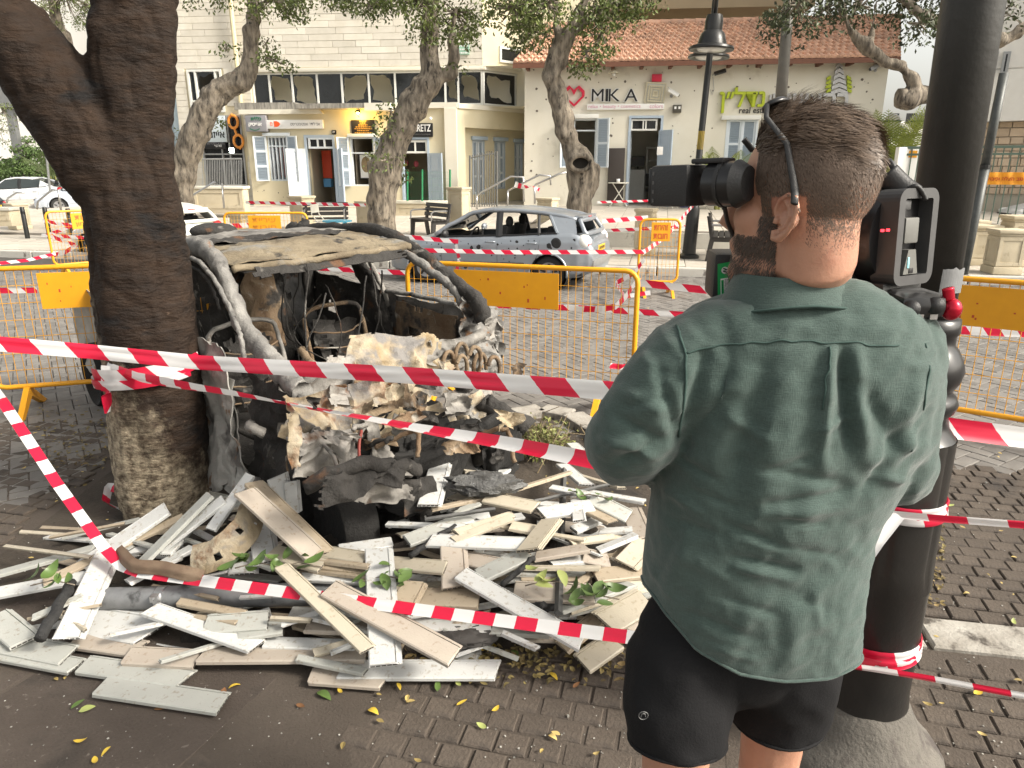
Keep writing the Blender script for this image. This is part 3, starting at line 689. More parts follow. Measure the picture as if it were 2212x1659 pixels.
def pane(parent, x0, x1, z0, z1, y, mode):
 """dark sheet with a jagged hole blown in it (or whole)"""
 b = MB(); t = .006
 if mode == 0: b.bx(x0, x1, y, y+t, z0, z1)
 else:
  n = 30; ph = rnd(0, 6); cx, cz = (x0+x1)/2 + rnd(-.1, .1)*(x1-x0), (z0+z1)/2 + (rnd(-.05, .12))*(z1-z0); vo = []; vi = []
  for k in range(n):
   a = 2*pi*k/n; dx, dz = cos(a), sin(a)
   s = min(((x1 if dx > 0 else x0)-cx)/dx if abs(dx) > 1e-6 else 9, ((z1 if dz > 0 else z0)-cz)/dz if abs(dz) > 1e-6 else 9)
   vo.append((cx+dx*s, cz+dz*s)); f = (.82 if mode == 1 else .70) + .11*sin(a*2+ph) + .05*sin(a*5+ph*2) + rnd(-.035, .035); vi.append((cx+dx*s*f, cz+dz*s*f))
  vs = [V((x, y, z)) for x, z in vo] + [V((x, y, z)) for x, z in vi]; b.add(vs, [(k, (k+1) % n, n+(k+1) % n, n+k) for k in range(n)])
  for sx in (x0, x1):
   for sz in (z0, z1):
    near = sorted(range(n), key=lambda k: hypot(vo[k][0]-sx, vo[k][1]-sz))[:2]; b.add([V((sx, y, sz)), V((vo[near[0]][0], y, vo[near[0]][1])), V((vo[near[1]][0], y, vo[near[1]][1]))], [(0, 1, 2)])
 return b.build('pane', m_glassd, parent, world=False)
random.seed(11)
ym = D+.12
strip = MB(); frame(strip, xs0+.02, xR-.02, zs0+.01, zs1-.1, ym-.05, ym+.05, .05, True)
mx = [S(q, 185, ym).x for q in (583, 632, 686, 739, 797, 854, 912, 962, 990)]
for m in mx: strip.bx(m-.03, m+.03, ym-.04, ym+.04, zs0+.06, zs1-.15)
so = strip.build('strip_window', m_frameW, stoneb, world=False)
ed = [xs0+.07] + mx + [xR-.07]
for k in range(len(ed)-1): pane(so, ed[k]+.03, ed[k+1]-.03, zs0+.06, zs1-.15, ym, (0, 1, 1, 0, 1, 1, 0, 0, 2, 2)[k % 10])
bk = MB(); bk.quad((xs0, 2.2, zs0-.1), (xR+2.5, 2.2, zs0-.1), (xR+2.5, 2.2, zs1+.3), (xs0, 2.2, zs1+.3)); bk.quad((xs0, .96, zs0-.05), (xR+1.5, .96, zs0-.05), (xR+1.5, 2.2, zs0-.05), (xs0, 2.2, zs0-.05)); bk.quad((xs0, .98, zs1+.02), (xs0, 2.2, zs1+.02), (xR+1.2, 2.2, zs1+.02), (xR+1.2, .98, zs1+.02))
bk.build('interior', M('office_wall', (.80, .76, .64), (.76, .72, .60), 2, .9), stoneb, world=False)
b = MB(); R_ = Matrix.Rotation(radians(50), 4, 'Z')
sx0 = (SF.i @ (S.m @ V((xR, D+.06, 0)))).x; sy0 = (SF.i @ (S.m @ V((xR, D+.06, 0)))).y
frame(b, sx0+.02, sx0+9, zs0+.01, zs1-.1, sy0, sy0+.1, .05, True, mull=[sx0 + q for q in (1.5, 2.2, 2.9, 3.6, 5)]); sso = b.build('strip_window', m_frameW, sideo, world=False)
for a_, c_ in ((.1, 1.47), (1.53, 2.17), (2.23, 2.87), (2.93, 3.57), (3.63, 9)):
 pane(sso, sx0+a_, sx0+c_, zs0+.06, zs1-.15, sy0+.05, 2 if a_ < .5 else 0)
boxpart('edge_moulding', sideo, (sx0, sx0+9, zs1-.09, zs1+.03), sy0-.08, sy0+.2, m_white, .02)
r = SF.r(1078, 104, 1135, 138, sy0); b = MB(); frame(b, r[0], r[1]+1.2, r[2], r[3], sy0-.06, sy0+.05, .07, True, mull=(r[0]+1.0, r[0]+2.0)); uo = b.build('window', m_frameW, sideo, world=False)
b = MB(); b.bx(r[0]+.05, r[1]+1.15, sy0-.012, sy0-.006, r[2]+.05, r[3]-.05); b.build('pane', m_glassd, uo, world=False)
for o in ops_s:
 b = MB(); frame(b, o[0], o[1], o[2], o[3], .37, .5, .04, True); b.build('window_frame', m_blue, sideo, world=False)
 shutter(sideo, o[0]+.03, o[2]+.03, o[3]-.03, (o[1]-o[0])/2-.04, 0, y=.4); shutter(sideo, o[1]-.03, o[2]+.03, o[3]-.03, -((o[1]-o[0])/2-.04), 0, y=.4)
 boxpart('lintel', sideo, (o[0]-.06, o[1]+.06, o[3]+.002, o[3]+.12), .26, .349, m_blue)
for c in list(sideo.children):
 mb_ = sideo.matrix_basis @ c.matrix_basis; c.parent = stoneb; c.matrix_basis = mb_
bpy.data.objects.remove(sideo)
b = MB(); frame(b, *tw, D-.06, D+.1, .07, True, mull=(tw[0]+.28, tw[0]+.97), rails=(tw[2]+.35,)); two = b.build('window', m_frameW, stoneb, world=False)
pane(two, tw[0]+.32, tw[0]+.92, tw[2]+.4, tw[3]-.08, D+.02, 1); b = MB(); b.bx(tw[0]+.07, tw[0]+.25, D+.02, D+.026, tw[2]+.07, tw[3]-.07); b.build('pane', m_glassd, two, world=False)
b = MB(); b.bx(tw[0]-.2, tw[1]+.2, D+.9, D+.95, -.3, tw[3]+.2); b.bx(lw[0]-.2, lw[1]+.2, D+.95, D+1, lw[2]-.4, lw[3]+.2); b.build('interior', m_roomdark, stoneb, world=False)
b = MB(); frame(b, lw[0], lw[1], lw[2], lw[3]-.05, D-.04, D+.1, .06, True, mull=(lw[0]+.7, lw[1]-.5), rails=(S(480, 333, D).z,)); eo = b.build('entrance_frame', m_grey, stoneb, world=False)
b = MB(); b.bx(lw[0]+.06, lw[1]-.06, D+.04, D+.046, lw[2]+.06, lw[3]-.11); b.build('pane', m_glassd, eo, world=False)
b = MB(); b.tube([S.m @ S(362, 150, .3), S.m @ S(394, 470, .3)], .17, 12); b.build('steel_column', M('column_blue', (.10, .13, .15), rough=.5), stoneb)
r = S.r(499, 0, 511, 147, D-.1); b = MB(); b.tube([(r[0]+.1, D-.12, zs0), (r[0]+.1, D-.12, ZT)], .07, 10); b.build('drain_pipe', M('pipe_cream', (.66, .58, .36), rough=.5), stoneb, world=False)
def room(ops_, depth=2.2):
 b = MB()
 for o in ops_:
  b.quad((o[0]-.6, depth, 0), (o[1]+.6, depth, 0), (o[1]+.6, depth, o[3]+.1), (o[0]-.6, depth, o[3]+.1)); b.quad((o[0]-.6, .31, o[3]+.1), (o[0]-.6, depth, o[3]+.1), (o[1]+.6, depth, o[3]+.1), (o[1]+.6, .31, o[3]+.1))
  b.quad((o[0]-.6, .31, .005), (o[1]+.6, .31, .005), (o[1]+.6, depth, .005), (o[0]-.6, depth, .005)); b.quad((o[0]-.6, .31, 0), (o[0]-.6, depth, 0), (o[0]-.6, depth, o[3]+.1), (o[0]-.6, .31, o[3]+.1)); b.quad((o[1]+.6, .31, 0), (o[1]+.6, .31, o[3]+.1), (o[1]+.6, depth, o[3]+.1), (o[1]+.6, depth, 0))
 b.build('interior', m_room, stoneb, world=False)
room([w_a, d_a, w_b, d_b])
b = MB(); frame(b, *w_a, .05, .2, .05, True, mull=[w_a[0]+(w_a[1]-w_a[0])*q for q in (.2, .4, .6, .8)], rails=[w_a[2]+(w_a[3]-w_a[2])*.78]); b.build('window_frame', m_bluew, stoneb, world=False)
boxpart('lintel', stoneb, S.r(569, 287, 627, 294), -.1, -.002, m_bluew)
shutter(stoneb, w_a[0], w_a[2], w_a[3], -.42, .35); shutter(stoneb, w_a[1], w_a[2], w_a[3], .42, -.35)
o = w_a; m_dis = M('display_red', (.62, .07, .03), rough=.6)
b = MB(); b.bx(o[0]+.12, o[0]+.45, .6, .62, o[2]+.1, o[3]-.32); q = b.build('display_poster', m_dis); q.matrix_basis = S.m.copy(); tag(q, 'tall red poster hanging inside the left shop window', 'poster')
r = S.r(666, 297, 722, 321); b = MB(); frame(b, r[0], r[1], r[2], r[3], -.02, .1, .06, True, mull=(r[0]+.36*(r[1]-r[0]), r[0]+.62*(r[1]-r[0]))); q = b.build('transom', m_bluew, stoneb, world=False); b = MB(); b.bx(r[0]+.06, r[1]-.06, .04, .046, r[2]+.06, r[3]-.06); b.build('pane', m_glassd, q, world=False)
b = MB(); frame(b, d_a[0]-.08, d_a[1]+.06, 0, d_a[3]+.06, -.035, .15, .08, False); b.build('door_frame', m_blue, stoneb, world=False)
leaf(stoneb, d_a[0]-.02, .02, r[2], -.66, .35, m=m_bluew); leaf(stoneb, d_a[1]+.02, .02, r[2], .5, -.8)
r = S.r(696, 325, 716, 385, 1.1); boxpart('display_panel', stoneb, (r[0], r[1], r[2], r[3]), 1.1, 1.14, m_dis, .004); r = S.r(700, 386, 716, 404, 1.05); boxpart('display_stand', stoneb, r, 1.0, 1.3, M('display_blue', (.1, .32, .6), rough=.5), .01)
b = MB(); frame(b, *w_b, .05, .2, .05, True, rails=(w_b[2]+(w_b[3]-w_b[2])*.68,)); b.build('window_frame', m_bluew, stoneb, world=False)
boxpart('lintel', stoneb, S.r(752, 289, 812, 296), -.1, -.002, m_bluew)
shutter(stoneb, w_b[0], w_b[2], w_b[3], -.4, .6); shutter(stoneb, w_b[1], w_b[2], w_b[3], .42, -.35)
r = S.r(778, 333, 804, 385, .4); t, p = signthing('framed_picture', 'white framed picture of a brown oval portrait standing in the right shop window', 791, 359, .4, 'picture', S)
boxpart('board', t, (r[0]-p.x, r[1]-p.x, r[2]-p.z, r[3]-p.z), -.02, 0, m_wht); b = MB(); frame(b, r[0]-p.x-.02, r[1]-p.x+.02, r[2]-p.z-.02, r[3]-p.z+.02, -.03, .0, .03); b.build('frame', m_blk, t, world=False)
b = MB(); b.lathe([(.001, 0), (.16, 0), (.17, .01), (.001, .012)], (0, -.02, .05), 20, Matrix.Diagonal((.9, 1, 1.45)) @ Matrix.Rotation(pi/2, 3, 'X')); b.build('oval', M('oval_tan', (.34, .25, .13), (.2, .14, .08), 20, .6), t, world=False)
b = MB(); frame(b, d_b[0], d_b[1]+.05, 0, d_b[3]+.05, -.03, .15, .07, False); b.build('door_frame', m_blue, stoneb, world=False)
r = S.r(868, 303, 923, 331); b = MB(); frame(b, r[0], r[1], r[2], r[3], .0, .1, .06, True, mull=(r[0]+.52*(r[1]-r[0]),)); q = b.build('transom', m_frameW, stoneb, world=False); b = MB(); b.bx(r[0]+.06, r[1]-.06, .04, .046, r[2]+.06, r[3]-.06); b.build('pane', m_glassd, q, world=False)
leaf(stoneb, d_b[1], .02, r[2], .55, -.5)
for k, (px, py, c_) in enumerate(((862, 357, (.6, .25, .06)), (868, 357, (.6, .25, .06)), (864, 374, (.65, .3, .05)), (877, 352, (.7, .15, .2)), (899, 354, (.7, .15, .2)))):
 q = S(px, py, 1.0); b = MB(); b.sphere((0, 0, 0), .085, 10, 8, (1, .6, 1.2)); o_ = b.build('hanging_bag', M('bag_%s' % ('tan' if k < 3 else 'pink'), c_, rough=.6), smooth=True); o_.location = S.m @ q
 tag(o_, ('round tan leather bag hung inside the right hand shop door, ' + ('upper left', 'upper right', 'lowest')[k] if k < 3 else 'round pink balloon shaped ornament inside the right hand shop door, ' + ('left' if k == 3 else 'right') + ' one'), 'bag' if k < 3 else 'ornament', 'tan bags in the shop doorway' if k < 3 else 'pink ornaments in the shop doorway')
t, p = signthing('square_sign', 'square grey sign with green and white Hebrew words at the left end of the shops', 553, 266, -.1, 'sign', S)
r = S.r(531, 249, 575, 284, -.2); boxpart('board', t, (r[0]-p.x, r[1]-p.x, r[2]-p.z, r[3]-p.z), -.12, .09, M('sign_grey', (.24, .24, .26), rough=.5))
w_ = r[1]-r[0]; text('lettering', 'כללית', .25, M('deep_green', (.012, .14, .07), rough=.5), t, V((.07, -.125, .13)), .004, bold=.008, width=w_*.5, rtl=True); text('lettering', 'אופטיק', .25, m_wht, t, V((.02, -.125, -.06)), .004, bold=.008, width=w_*.64, rtl=True)
b = MB(); b.tube([(-.16+.32*k/10, -.126, -.17-.05*sin(pi*k/10)) for k in range(11)], .012, 6); b.build('smile_line', MATS['deep_green'], t, world=False)
t, p = signthing('long_sign', 'long white sign with an orange red lozenge above the left shop window', 637, 268, -.06, 'sign', S)
r = S.r(577, 259, 698, 278, -.1); boxpart('board', t, (r[0]-p.x, r[1]-p.x, r[2]-p.z, r[3]-p.z), -.08, .05, m_wht); m_or = M('logo_orange', (.80, .10, .02), rough=.5)
b = MB(); b.prism([(S(583+q, 268, -.1).x-p.x, 0+z_) for q, z_ in ((10, -.085), (16, -.085), (20, -.06), (23.5, 0), (20, .06), (16, .085), (10, .085))], -.088, -.081); b.build('logo', m_or, t, world=False); text('logo', 'מ', .14, m_or, t, V((S(587, 268, -.1).x-p.x, -.084, 0)), .003, height=.11)
text('lettering', 'אבי לידר  אופטומטריסט', .12, M('print_grey', (.2, .19, .2), rough=.6), t, V((S(660, 267, -.1).x-p.x, -.084, 0)), .002, width=S(691, 268).x-S(628, 268).x, height=.1, rtl=True)
t, p = signthing('number_plate', 'tiny black house number plate above the shop door', 721, 285, -.01, 'sign', S); r = S.r(717, 281, 727, 290); boxpart('plate', t, (r[0]-p.x, r[1]-p.x, r[2]-p.z, r[3]-p.z), -.02, 0, m_blk, .003); text('digits', '38', .08, m_wht, t, V((0, -.023, 0)), .002)
t, p = signthing('black_plaque', 'black plaque with golden lines of Hebrew text lit by a yellow lamp', 785, 274, -.02, 'sign', S); r = S.r(760, 259, 810, 290); boxpart('plate', t, (r[0]-p.x, r[1]-p.x, r[2]-p.z, r[3]-p.z), -.04, 0, m_blk, .004); m_gold = M('gold_print', (.50, .30, .07), rough=.5)
for k, wd in enumerate((.22, .2, .3, .48, .56, .4, .55)):
 b = MB(); x = -wd/2
 while x < wd/2: l_ = rnd(.025, .07); b.bx(x, min(x+l_, wd/2), -.043, -.0405, .157-.057*k, .178-.057*k); x += l_+rnd(.012, .02)
 b.build('text_line', m_gold, t, world=False)
t, p = signthing('wall_lamp', 'small lit wall lamp glowing yellow above the black plaque', 773, 243, -.25, 'lamp', S)
b = MB(); b.tube([(0, .25, .08), (0, .05, .1), (0, 0, .06)], .015); b.lathe([(.03, .08), (.07, .05), (.10, .0)], n=14, cap=False); b.build('shade', m_blk, t, world=False); b = MB(); b.sphere((0, 0, .01), .05, 10, 8); b.build('bulb', emit('bulb_yellow', (1, .6, .12), 60), t, world=False, smooth=True)
ld = bpy.data.lights.new('plaque_light', 'POINT'); lo = bpy.data.objects.new('plaque_light', ld); COL.objects.link(lo); lo.location = S.m @ (p + V((0, -.05, -.1))); ld.energy = 22; ld.color = (1, .58, .1); ld.shadow_soft_size = .06
t, p = signthing('shop_sign', 'black rounded sign with tall white letters over the right hand shop door', 913, 281, -.03, 'sign', S); r = S.r(880, 266, 936, 296); boxpart('board', t, (r[0]-p.x, r[1]-p.x, r[2]-p.z, r[3]-p.z), -.05, .028, m_blk, .03)
text('lettering', 'PERETZ', .25, m_wht, t, V((-.04, -.054, .06)), .003, bold=.004, width=.62, height=.21); text('lettering', 'pastry boutique', .06, M('dim_print', (.12, .12, .12), rough=.5), t, V((0, -.053, -.13)), .002, width=.5)
for px in (905, 930):
 q = S(px, 256, -.15); t = thing('spot_lamp', 'small white spot lamp above the black shop sign, ' + ('left one' if px < 910 else 'right one'), 'lamp', S.m @ q); b = MB(); b.sphere((0, 0, 0), .05, 10, 8, (1, 1.3, 1)); b.build('shade', m_wht, t, world=False, smooth=True); b = MB(); b.tube([(0, .04, 0), (0, .16, .06)], .012); b.build('arm', m_grey, t, world=False)
t, p = signthing('glasses_sign', 'orange spectacles shaped sign hung upright on the stone wall', 510, 285, D-.12, 'sign', S); b = MB()
for px, py in ((503.5, 263), (515, 305)):
 q = S(px, py, D-.12)-p; b.tube([V((q.x+.16*cos(2*pi*k/20), 0, q.z+.20*sin(2*pi*k/20))) for k in range(20)], .045, 8, closed=True)
a_, c_ = S(506, 277, D-.12)-p, S(511, 291, D-.12)-p; b.tube([a_, c_], .04, 8)
a_, c_ = S(500, 250, D-.12)-p, S(501, 245, D-.12)-p; b.tube([a_, c_], [.06, .02], 8); a_, c_ = S(518, 318, D-.12)-p, S(519, 323, D-.12)-p; b.tube([a_, c_], [.06, .02], 8)
b.build('rims', M('glasses_orange', (.80, .30, .05), rough=.45), t, world=False, smooth=True)
t, p = signthing('office_sign', 'white sign with black Hebrew words over a black number band beside the entrance', 463, 288, D-.08, 'sign', S)
r = S.r(437, 250, 488, 307, D-.1); boxpart('board', t, (r[0]-p.x, r[1]-p.x, r[2]-p.z, r[3]-p.z), -.04, .02, M('sign_paleblue', (.55, .62, .66), rough=.5)); text('lettering', 'אייזנ', .3, m_blk, t, V((.12, -.045, -.05)), .003, bold=.006, width=.52, rtl=True); text('lettering', 'משרד המכירות', .12, MATS['print_grey'], t, V((.03, -.045, -.33)), .002, width=.6, rtl=True)
r = S.r(437, 308, 488, 322, D-.1); boxpart('number_band', t, (r[0]-p.x, r[1]-p.x, r[2]-p.z, r[3]-p.z), -.042, .02, m_blk); text('lettering', '*6740', .12, m_wht, t, V((.1, -.046, (r[2]+r[3])/2-p.z)), .002, width=.26)
t, p = signthing('flood_lamp', 'lit white flood lamp glaring on the stone wall beside the entrance', 501, 325, D-.3, 'lamp', S); b = MB(); b.tube([(0, .3, .05), (0, .05, .03)], .02); b.bbox(-.09, .09, -.02, .05, -.09, .09, .02); b.build('housing', m_grey, t, world=False); b = MB(); b.box((0, -.026, 0), (.15, .008, .15)); b.build('lens', emit('lamp_white', (.85, 1, .8), 25), t, world=False)
t, p = signthing('street_sign', 'pale green street name plate on the stone wall behind the middle tree', 998, 107, D, 'sign', S); r = S.r(985, 96, 1014, 118, D); boxpart('plate', t, (r[0]-p.x, r[1]-p.x, r[2]-p.z, r[3]-p.z), -.03, 0.02, M('plate_green', (.30, .50, .38), rough=.5))
for k, wd in enumerate((.42, .36, .4)):
 b = MB(); x = -wd/2
 while x < wd/2: l_ = rnd(.03, .08); b.bx(x, min(x+l_, wd/2), -.034, -.0305, .08-.1*k, .12-.1*k); x += l_+rnd(.015, .03)
 b.build('text_line', m_wht, t, world=False)
HL = []
random.seed(31)
for k in range(90): HL.append((rnd(xl+.1, -.1), rnd(.2, zt-.1), rnd(.008, .022)))
holes(stoneb, [h_ for h_ in HL if not any(o[0]-.6 < h_[0] < o[1]+.6 and o[2]-.2 < h_[1] < o[3]+.6 for o in (w_a, d_a, w_b, d_b))])
bb_ = thing('back_building', 'tall tan apartment block with a dark deep overhang behind the tiled roof', 'building', (1, 34, 0), radians(-6)); b = MB()
xa, xb = Face(bb_)(1180, 20).x, Face(bb_)(1688, 20).x; fb = Face(bb_)
b.bx(xa-8, xb-1.6, .5, 12, 0, 30); b.build('wall', M('tan_render', (.40, .32, .21), (.46, .37, .25), 1, .9), bb_, world=False)
b = MB(); b.bx(xa-2, xb, -5, 12, fb(1400, 40, 0).z-.6, fb(1400, 40, 0).z+3.5); b.build('overhang', MATS['tan_render'], bb_, world=False)
b = MB(); b.bx(xb-.5, xb-.2, -5.05, -4.9, fb(1400, 40, 0).z-.6, fb(1400, 40, 0).z+3.5); b.build('edge_strip', m_plaster, bb_, world=False)
def level(px, Y, z): q = A(px, 400, Y); q.z = z; return q
m_bgw = M('render_white', (.72, .71, .68), (.78, .77, .74), .6, .85)
wb = thing('white_apartment', 'white apartment building with outside stairs and a grey cabinet behind the parked cars', 'building', A(-60, 430, 40), radians(8))
f = Face(wb); b = MB(); b.bx(f(-420, 300).x, f(118, 300).x, 0, 9, -2, 16); b.build('wall', m_bgw, wb, world=False)
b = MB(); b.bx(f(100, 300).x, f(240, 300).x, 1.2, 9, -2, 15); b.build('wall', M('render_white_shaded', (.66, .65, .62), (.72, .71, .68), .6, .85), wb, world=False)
for k in range(3):
 for q in range(4):
  r = (f(-40+q*52, 300).x, f(-12+q*52, 300).x); z0 = 4.4+k*3.2; bb = MB(); frame(bb, r[0], r[1], z0, z0+1.5, -.05, .05, .08); w_ = bb.build('window', m_frameW, wb, world=False); bb = MB(); bb.bx(r[0]+.08, r[1]-.08, -.012, -.006, z0+.08, z0+1.42); bb.build('pane', m_glassd, w_, world=False)
b = MB()
for k in range(9): r = (f(60+k*8, 300).x, f(140, 300).x); b.bx(r[0], r[1]+2, -.8, -.01, -1+.32*k+1.0, -1+.32*k+1.32)
b.build('outer_stair', m_conc, wb, world=False)
cab = thing('utility_cabinet', 'grey utility cabinet on a post in front of the white apartment building', 'cabinet', A(40, 330, 36)); b = MB(); r0, r1 = A(8, 240, 36), A(55, 168, 36); L0 = cab.location
b.bbox(r0.x-L0.x, r1.x-L0.x, -.3, .3, A(30, 234, 36).z-L0.z, A(30, 186, 36).z-L0.z, .03); b.build('box', m_grey, cab, world=False); b = MB(); b.bx(-.16, .16, -.15, .15, -2.6, A(30, 235, 36).z-L0.z); b.build('post', m_grey, cab, world=False)
sp = thing('sign_post', 'thin pale metal sign post between the shrub and the fan palm', 'post', A(107, 430, 27)); b = MB(); a_, c_ = A(101, 342, 27), A(110, 430, 27); b.tube([a_, c_], .04, 8); b.build('pole', m_grey, sp)
rb = thing('clad_building', 'white clad building with narrow windows above a rubble stone base behind the green fence', 'building', A(2150, 420, 20), radians(-30)); f = Face(rb)
z1 = f(2150, 262).z; zb = f(2150, 268).z
b = MB(); b.bx(f(2126, 150).x, f(2126, 150).x+14, 0, 8, z1, 16); b.build('wall', m_stoneW, rb, world=False)
for k in range(7):
 b = MB(); z = z1+.002+k*1.3; b.bx(f(2126, 150).x-.02, f(2126, 150).x+14, -.03, -.002, z, z+1.27); b.build('cladding_panel', m_stoneW, rb, world=False)
for px in (2146, 2172):
 r = f.r(px-8, 112, px+8, 160, -.03); b = MB(); frame(b, r[0], r[1], r[2], r[3], -.08, -.031, .06); w_ = b.build('window', m_grey, rb, world=False); b = MB(); b.bx(r[0]+.05, r[1]-.05, -.05, -.045, r[2]+.05, r[3]-.05); b.build('pane', m_glassd, w_, world=False)
m_rub = M('rubble_stone', (.50, .38, .27), (.60, .48, .36), 5, .9, bump=.4, isl=.12)
b = MB(); x0 = f(2122, 300).x; b.bx(x0, x0+14, .35, .9, -1, z1-.002); b.build('base_wall', m_joint, rb, world=False)
random.seed(3); z = .0; n = 0; st_ = MB()
while z < z1-.1:
 x = x0; h = rnd(.16, .24)
 while x < x0+5.5:
  wd = rnd(.18, .42); b = MB(); b.bbox(x+.01, x+wd-.01, .30+rnd(-.015, .01), .349, z+.01, min(z+h, z1)-.01, .012)
  if n < 240: b.build('stone', m_rub, rb, world=False); n += 1
  else: st_.add(b.v, b.f)
  x += wd
 z += h
if st_.f: st_.build('stone', m_rub, rb, world=False, kind='stuff')
gf = thing('green_fence', 'tall green painted railing fence across the right side behind the stone bollards', 'fence', level(2060, 17.5, .15), radians(-24)); f = Face(gf); mg = M('fence_green', (.10, .15, .12), rough=.5)
zt = f(2160, 314).z; zr2 = f(2160, 330).z
b = MB(); b.bx(-1.2, 9, -.025, .025, zt-.06, zt); b.bx(-1.2, 9, -.025, .025, zr2-.05, zr2); b.bx(-1.2, 9, -.025, .025, .2, .25); b.build('rail', mg, gf, world=False)
for k in range(66):
 b = MB(); b.bx(-1.15+k*.155, -1.127+k*.155, -.011, .011, .0, zt-.061); b.build('bar', mg, gf, world=False)
bn = thing('banner', 'orange banner with red Hebrew words tied to the green fence', 'banner', gf.matrix_basis @ f(2172, 386, -.05), radians(-24)); r = f.r(2133, 372, 2225, 399, -.05); c = f(2172, 386, -.05)
b = MB(); b.grid(lambda u, v: V((r[0]-c.x+u*(r[1]-r[0]), -.02+.02*sin(u*19+v*3), r[2]-c.z+v*(r[3]-r[2]))), 24, 3); b.build('cloth', m_orange, bn, world=False, smooth=True)
text('lettering', 'נגב הצלה וכיבוי', .3, M('banner_red', (.45, .06, .02), rough=.6), bn, V((.0, -.05, 0)), .003, bold=.006, width=(r[1]-r[0])*.8, rtl=True)
wp = thing('display_board', 'plain white rectangular panel standing beside the palm right of the man', 'panel', level(1962, 18, .45)); a_ = A(1939, 318, 18); c_ = A(1985, 318, 18); b = MB(); b.bbox(a_.x-wp.location.x, c_.x-wp.location.x+.25, -.08, .08, 0, a_.z-.45, .015); b.build('panel', m_wht, wp, world=False)
b = MB(); b.box((-.05, -.085, a_.z-.45-.16), (.2, .006, .16)); b.build('yellow_sticker', m_yel, wp, world=False)
fb2 = thing('distant_block', 'distant white apartment block with balconies seen between the man and the pole', 'building', A(1950, 340, 60), radians(-5)); f = Face(fb2); b = MB(); b.bx(f(1900, 300).x, f(2150, 300).x, 0, 12, -3, f(1940, 262).z); b.build('wall', m_bgw, fb2, world=False)
for k in range(5):
 z = f(1950, 395-k*26).z
 b = MB(); b.bx(f(1905, 300).x, f(2100, 300).x, -1.1, -.01, z, z+.75); b.build('balcony', m_bgw, fb2, world=False)
 for q in range(4):
  x = f(1912+q*38, 300).x; b = MB(); b.bx(x, x+.8, -.04, -.003, z+.8, z+1.6); b.build('window', m_glassd, fb2, world=False)
for px, py, hh, lab in ((1941, 278, 0, 'globe street lamp on a green post seen right of the man, nearest'), (1899, 290, 0, 'globe street lamp on a green post seen right of the man, farther and lower')):
 Y = 24 if px > 1920 else 28; base = level(px-6, Y, .5); g = thing('globe_lamp', lab, 'lamp', base, 0, 'green globe lamps beyond the plaza'); zt = A(px, py, Y).z-base.z
 b = MB(); b.tube([(0, 0, 0), (0, 0, zt)], .06, 8); b.lathe([(.14, 0), (.12, .3), (.06, .4)], n=10); b.build('post', mg, g, world=False)
 for k in (-1, 1):
  b = MB(); b.tube([(0, 0, zt-.5), (k*.25, 0, zt-.35), (k*.42, 0, zt-.15), (k*.42, 0, zt-.02)], .03, 6); b.build('arm', mg, g, world=False)
  b = MB(); b.sphere((k*.42, 0, zt+.2), .25, 12, 8); b.build('globe', m_lamp, g, world=False, smooth=True); b = MB(); b.lathe([(.27, zt+.19), (.28, zt+.22), (.27, zt+.24)], (k*.42, 0, 0), 12); b.build('band', mg, g, world=False)
# ================================================================ TREES AND PLANTS
def fuse(mb, voxel, smooth=4, disp=None):
 o = mb.build('t', None); m = o.modifiers.new('r', 'REMESH'); m.mode = 'VOXEL'; m.voxel_size = voxel
 m = o.modifiers.new('s', 'SMOOTH'); m.iterations = smooth; m.factor = .5
 bpy.context.view_layer.update()
 me = bpy.data.meshes.new_from_object(o.evaluated_get(bpy.context.evaluated_depsgraph_get())); bpy.data.objects.remove(o)
 if disp:
  ns = [v.normal.copy() for v in me.vertices]
  for v, n in zip(me.vertices, ns): v.co += n*disp(v.co)
 me.polygons.foreach_set('use_smooth', [True]*len(me.polygons)); return me
def own(name, me, mat, parent):
 inv = wm(parent).inverted(); me.transform(inv); me.materials.clear(); me.materials.append(mat); me.name = name
 o = bpy.data.objects.new(name, me); COL.objects.link(o); o.parent = parent; return o
def limb(b, pts, Y, dy=0.0, n=12):
 """pts (px, py, width px) of a limb standing at distance Y, dy metres further per point"""
 P, R = [], []
 for i, (x, y, w) in enumerate(pts):
  q = A(x, y, Y + dy*i); zc = q.y*CP + (HCAM-q.z)*SP; P.append(q); R.append(w/2/1534*zc)
 PP, RR = [], []
 for i in range(len(P)-1):
  p0, p1, p2, p3 = P[max(i-1, 0)], P[i], P[i+1], P[min(i+2, len(P)-1)]
  for k in range(5):
   t = k/5; PP.append(.5*((2*p1) + (p2-p0)*t + (2*p0-5*p1+4*p2-p3)*t*t + (-p0+3*p1-3*p2+p3)*t**3)); RR.append(R[i]*(1-t)+R[i+1]*t)
 PP.append(P[-1]); RR.append(R[-1]); b.tube(PP, RR, n); return PP
def leafblob(b, c, r, n, size=(.05, .09), droop=.3):
 for _ in range(n):
  d = V((rnd(-1, 1), rnd(-1, 1), rnd(-1, 1)))
  if d.length > 1: d.normalize()
  p = V((c[0]+d.x*r[0], c[1]+d.y*r[1], c[2]+d.z*r[2])); s = rnd(*size)
  a = V((rnd(-1, 1), rnd(-1, 1), rnd(-1, .4)-droop)).normalized(); w = a.cross(V((rnd(-1, 1), rnd(-1, 1), rnd(-1, 1)))).normalized()*s*.24; nn = a.cross(w).normalized()*s*.07
  b.add([p, p+a*s*.5+w+nn, p+a*s, p+a*s*.5-w+nn], [(0, 1, 2), (0, 2, 3)])
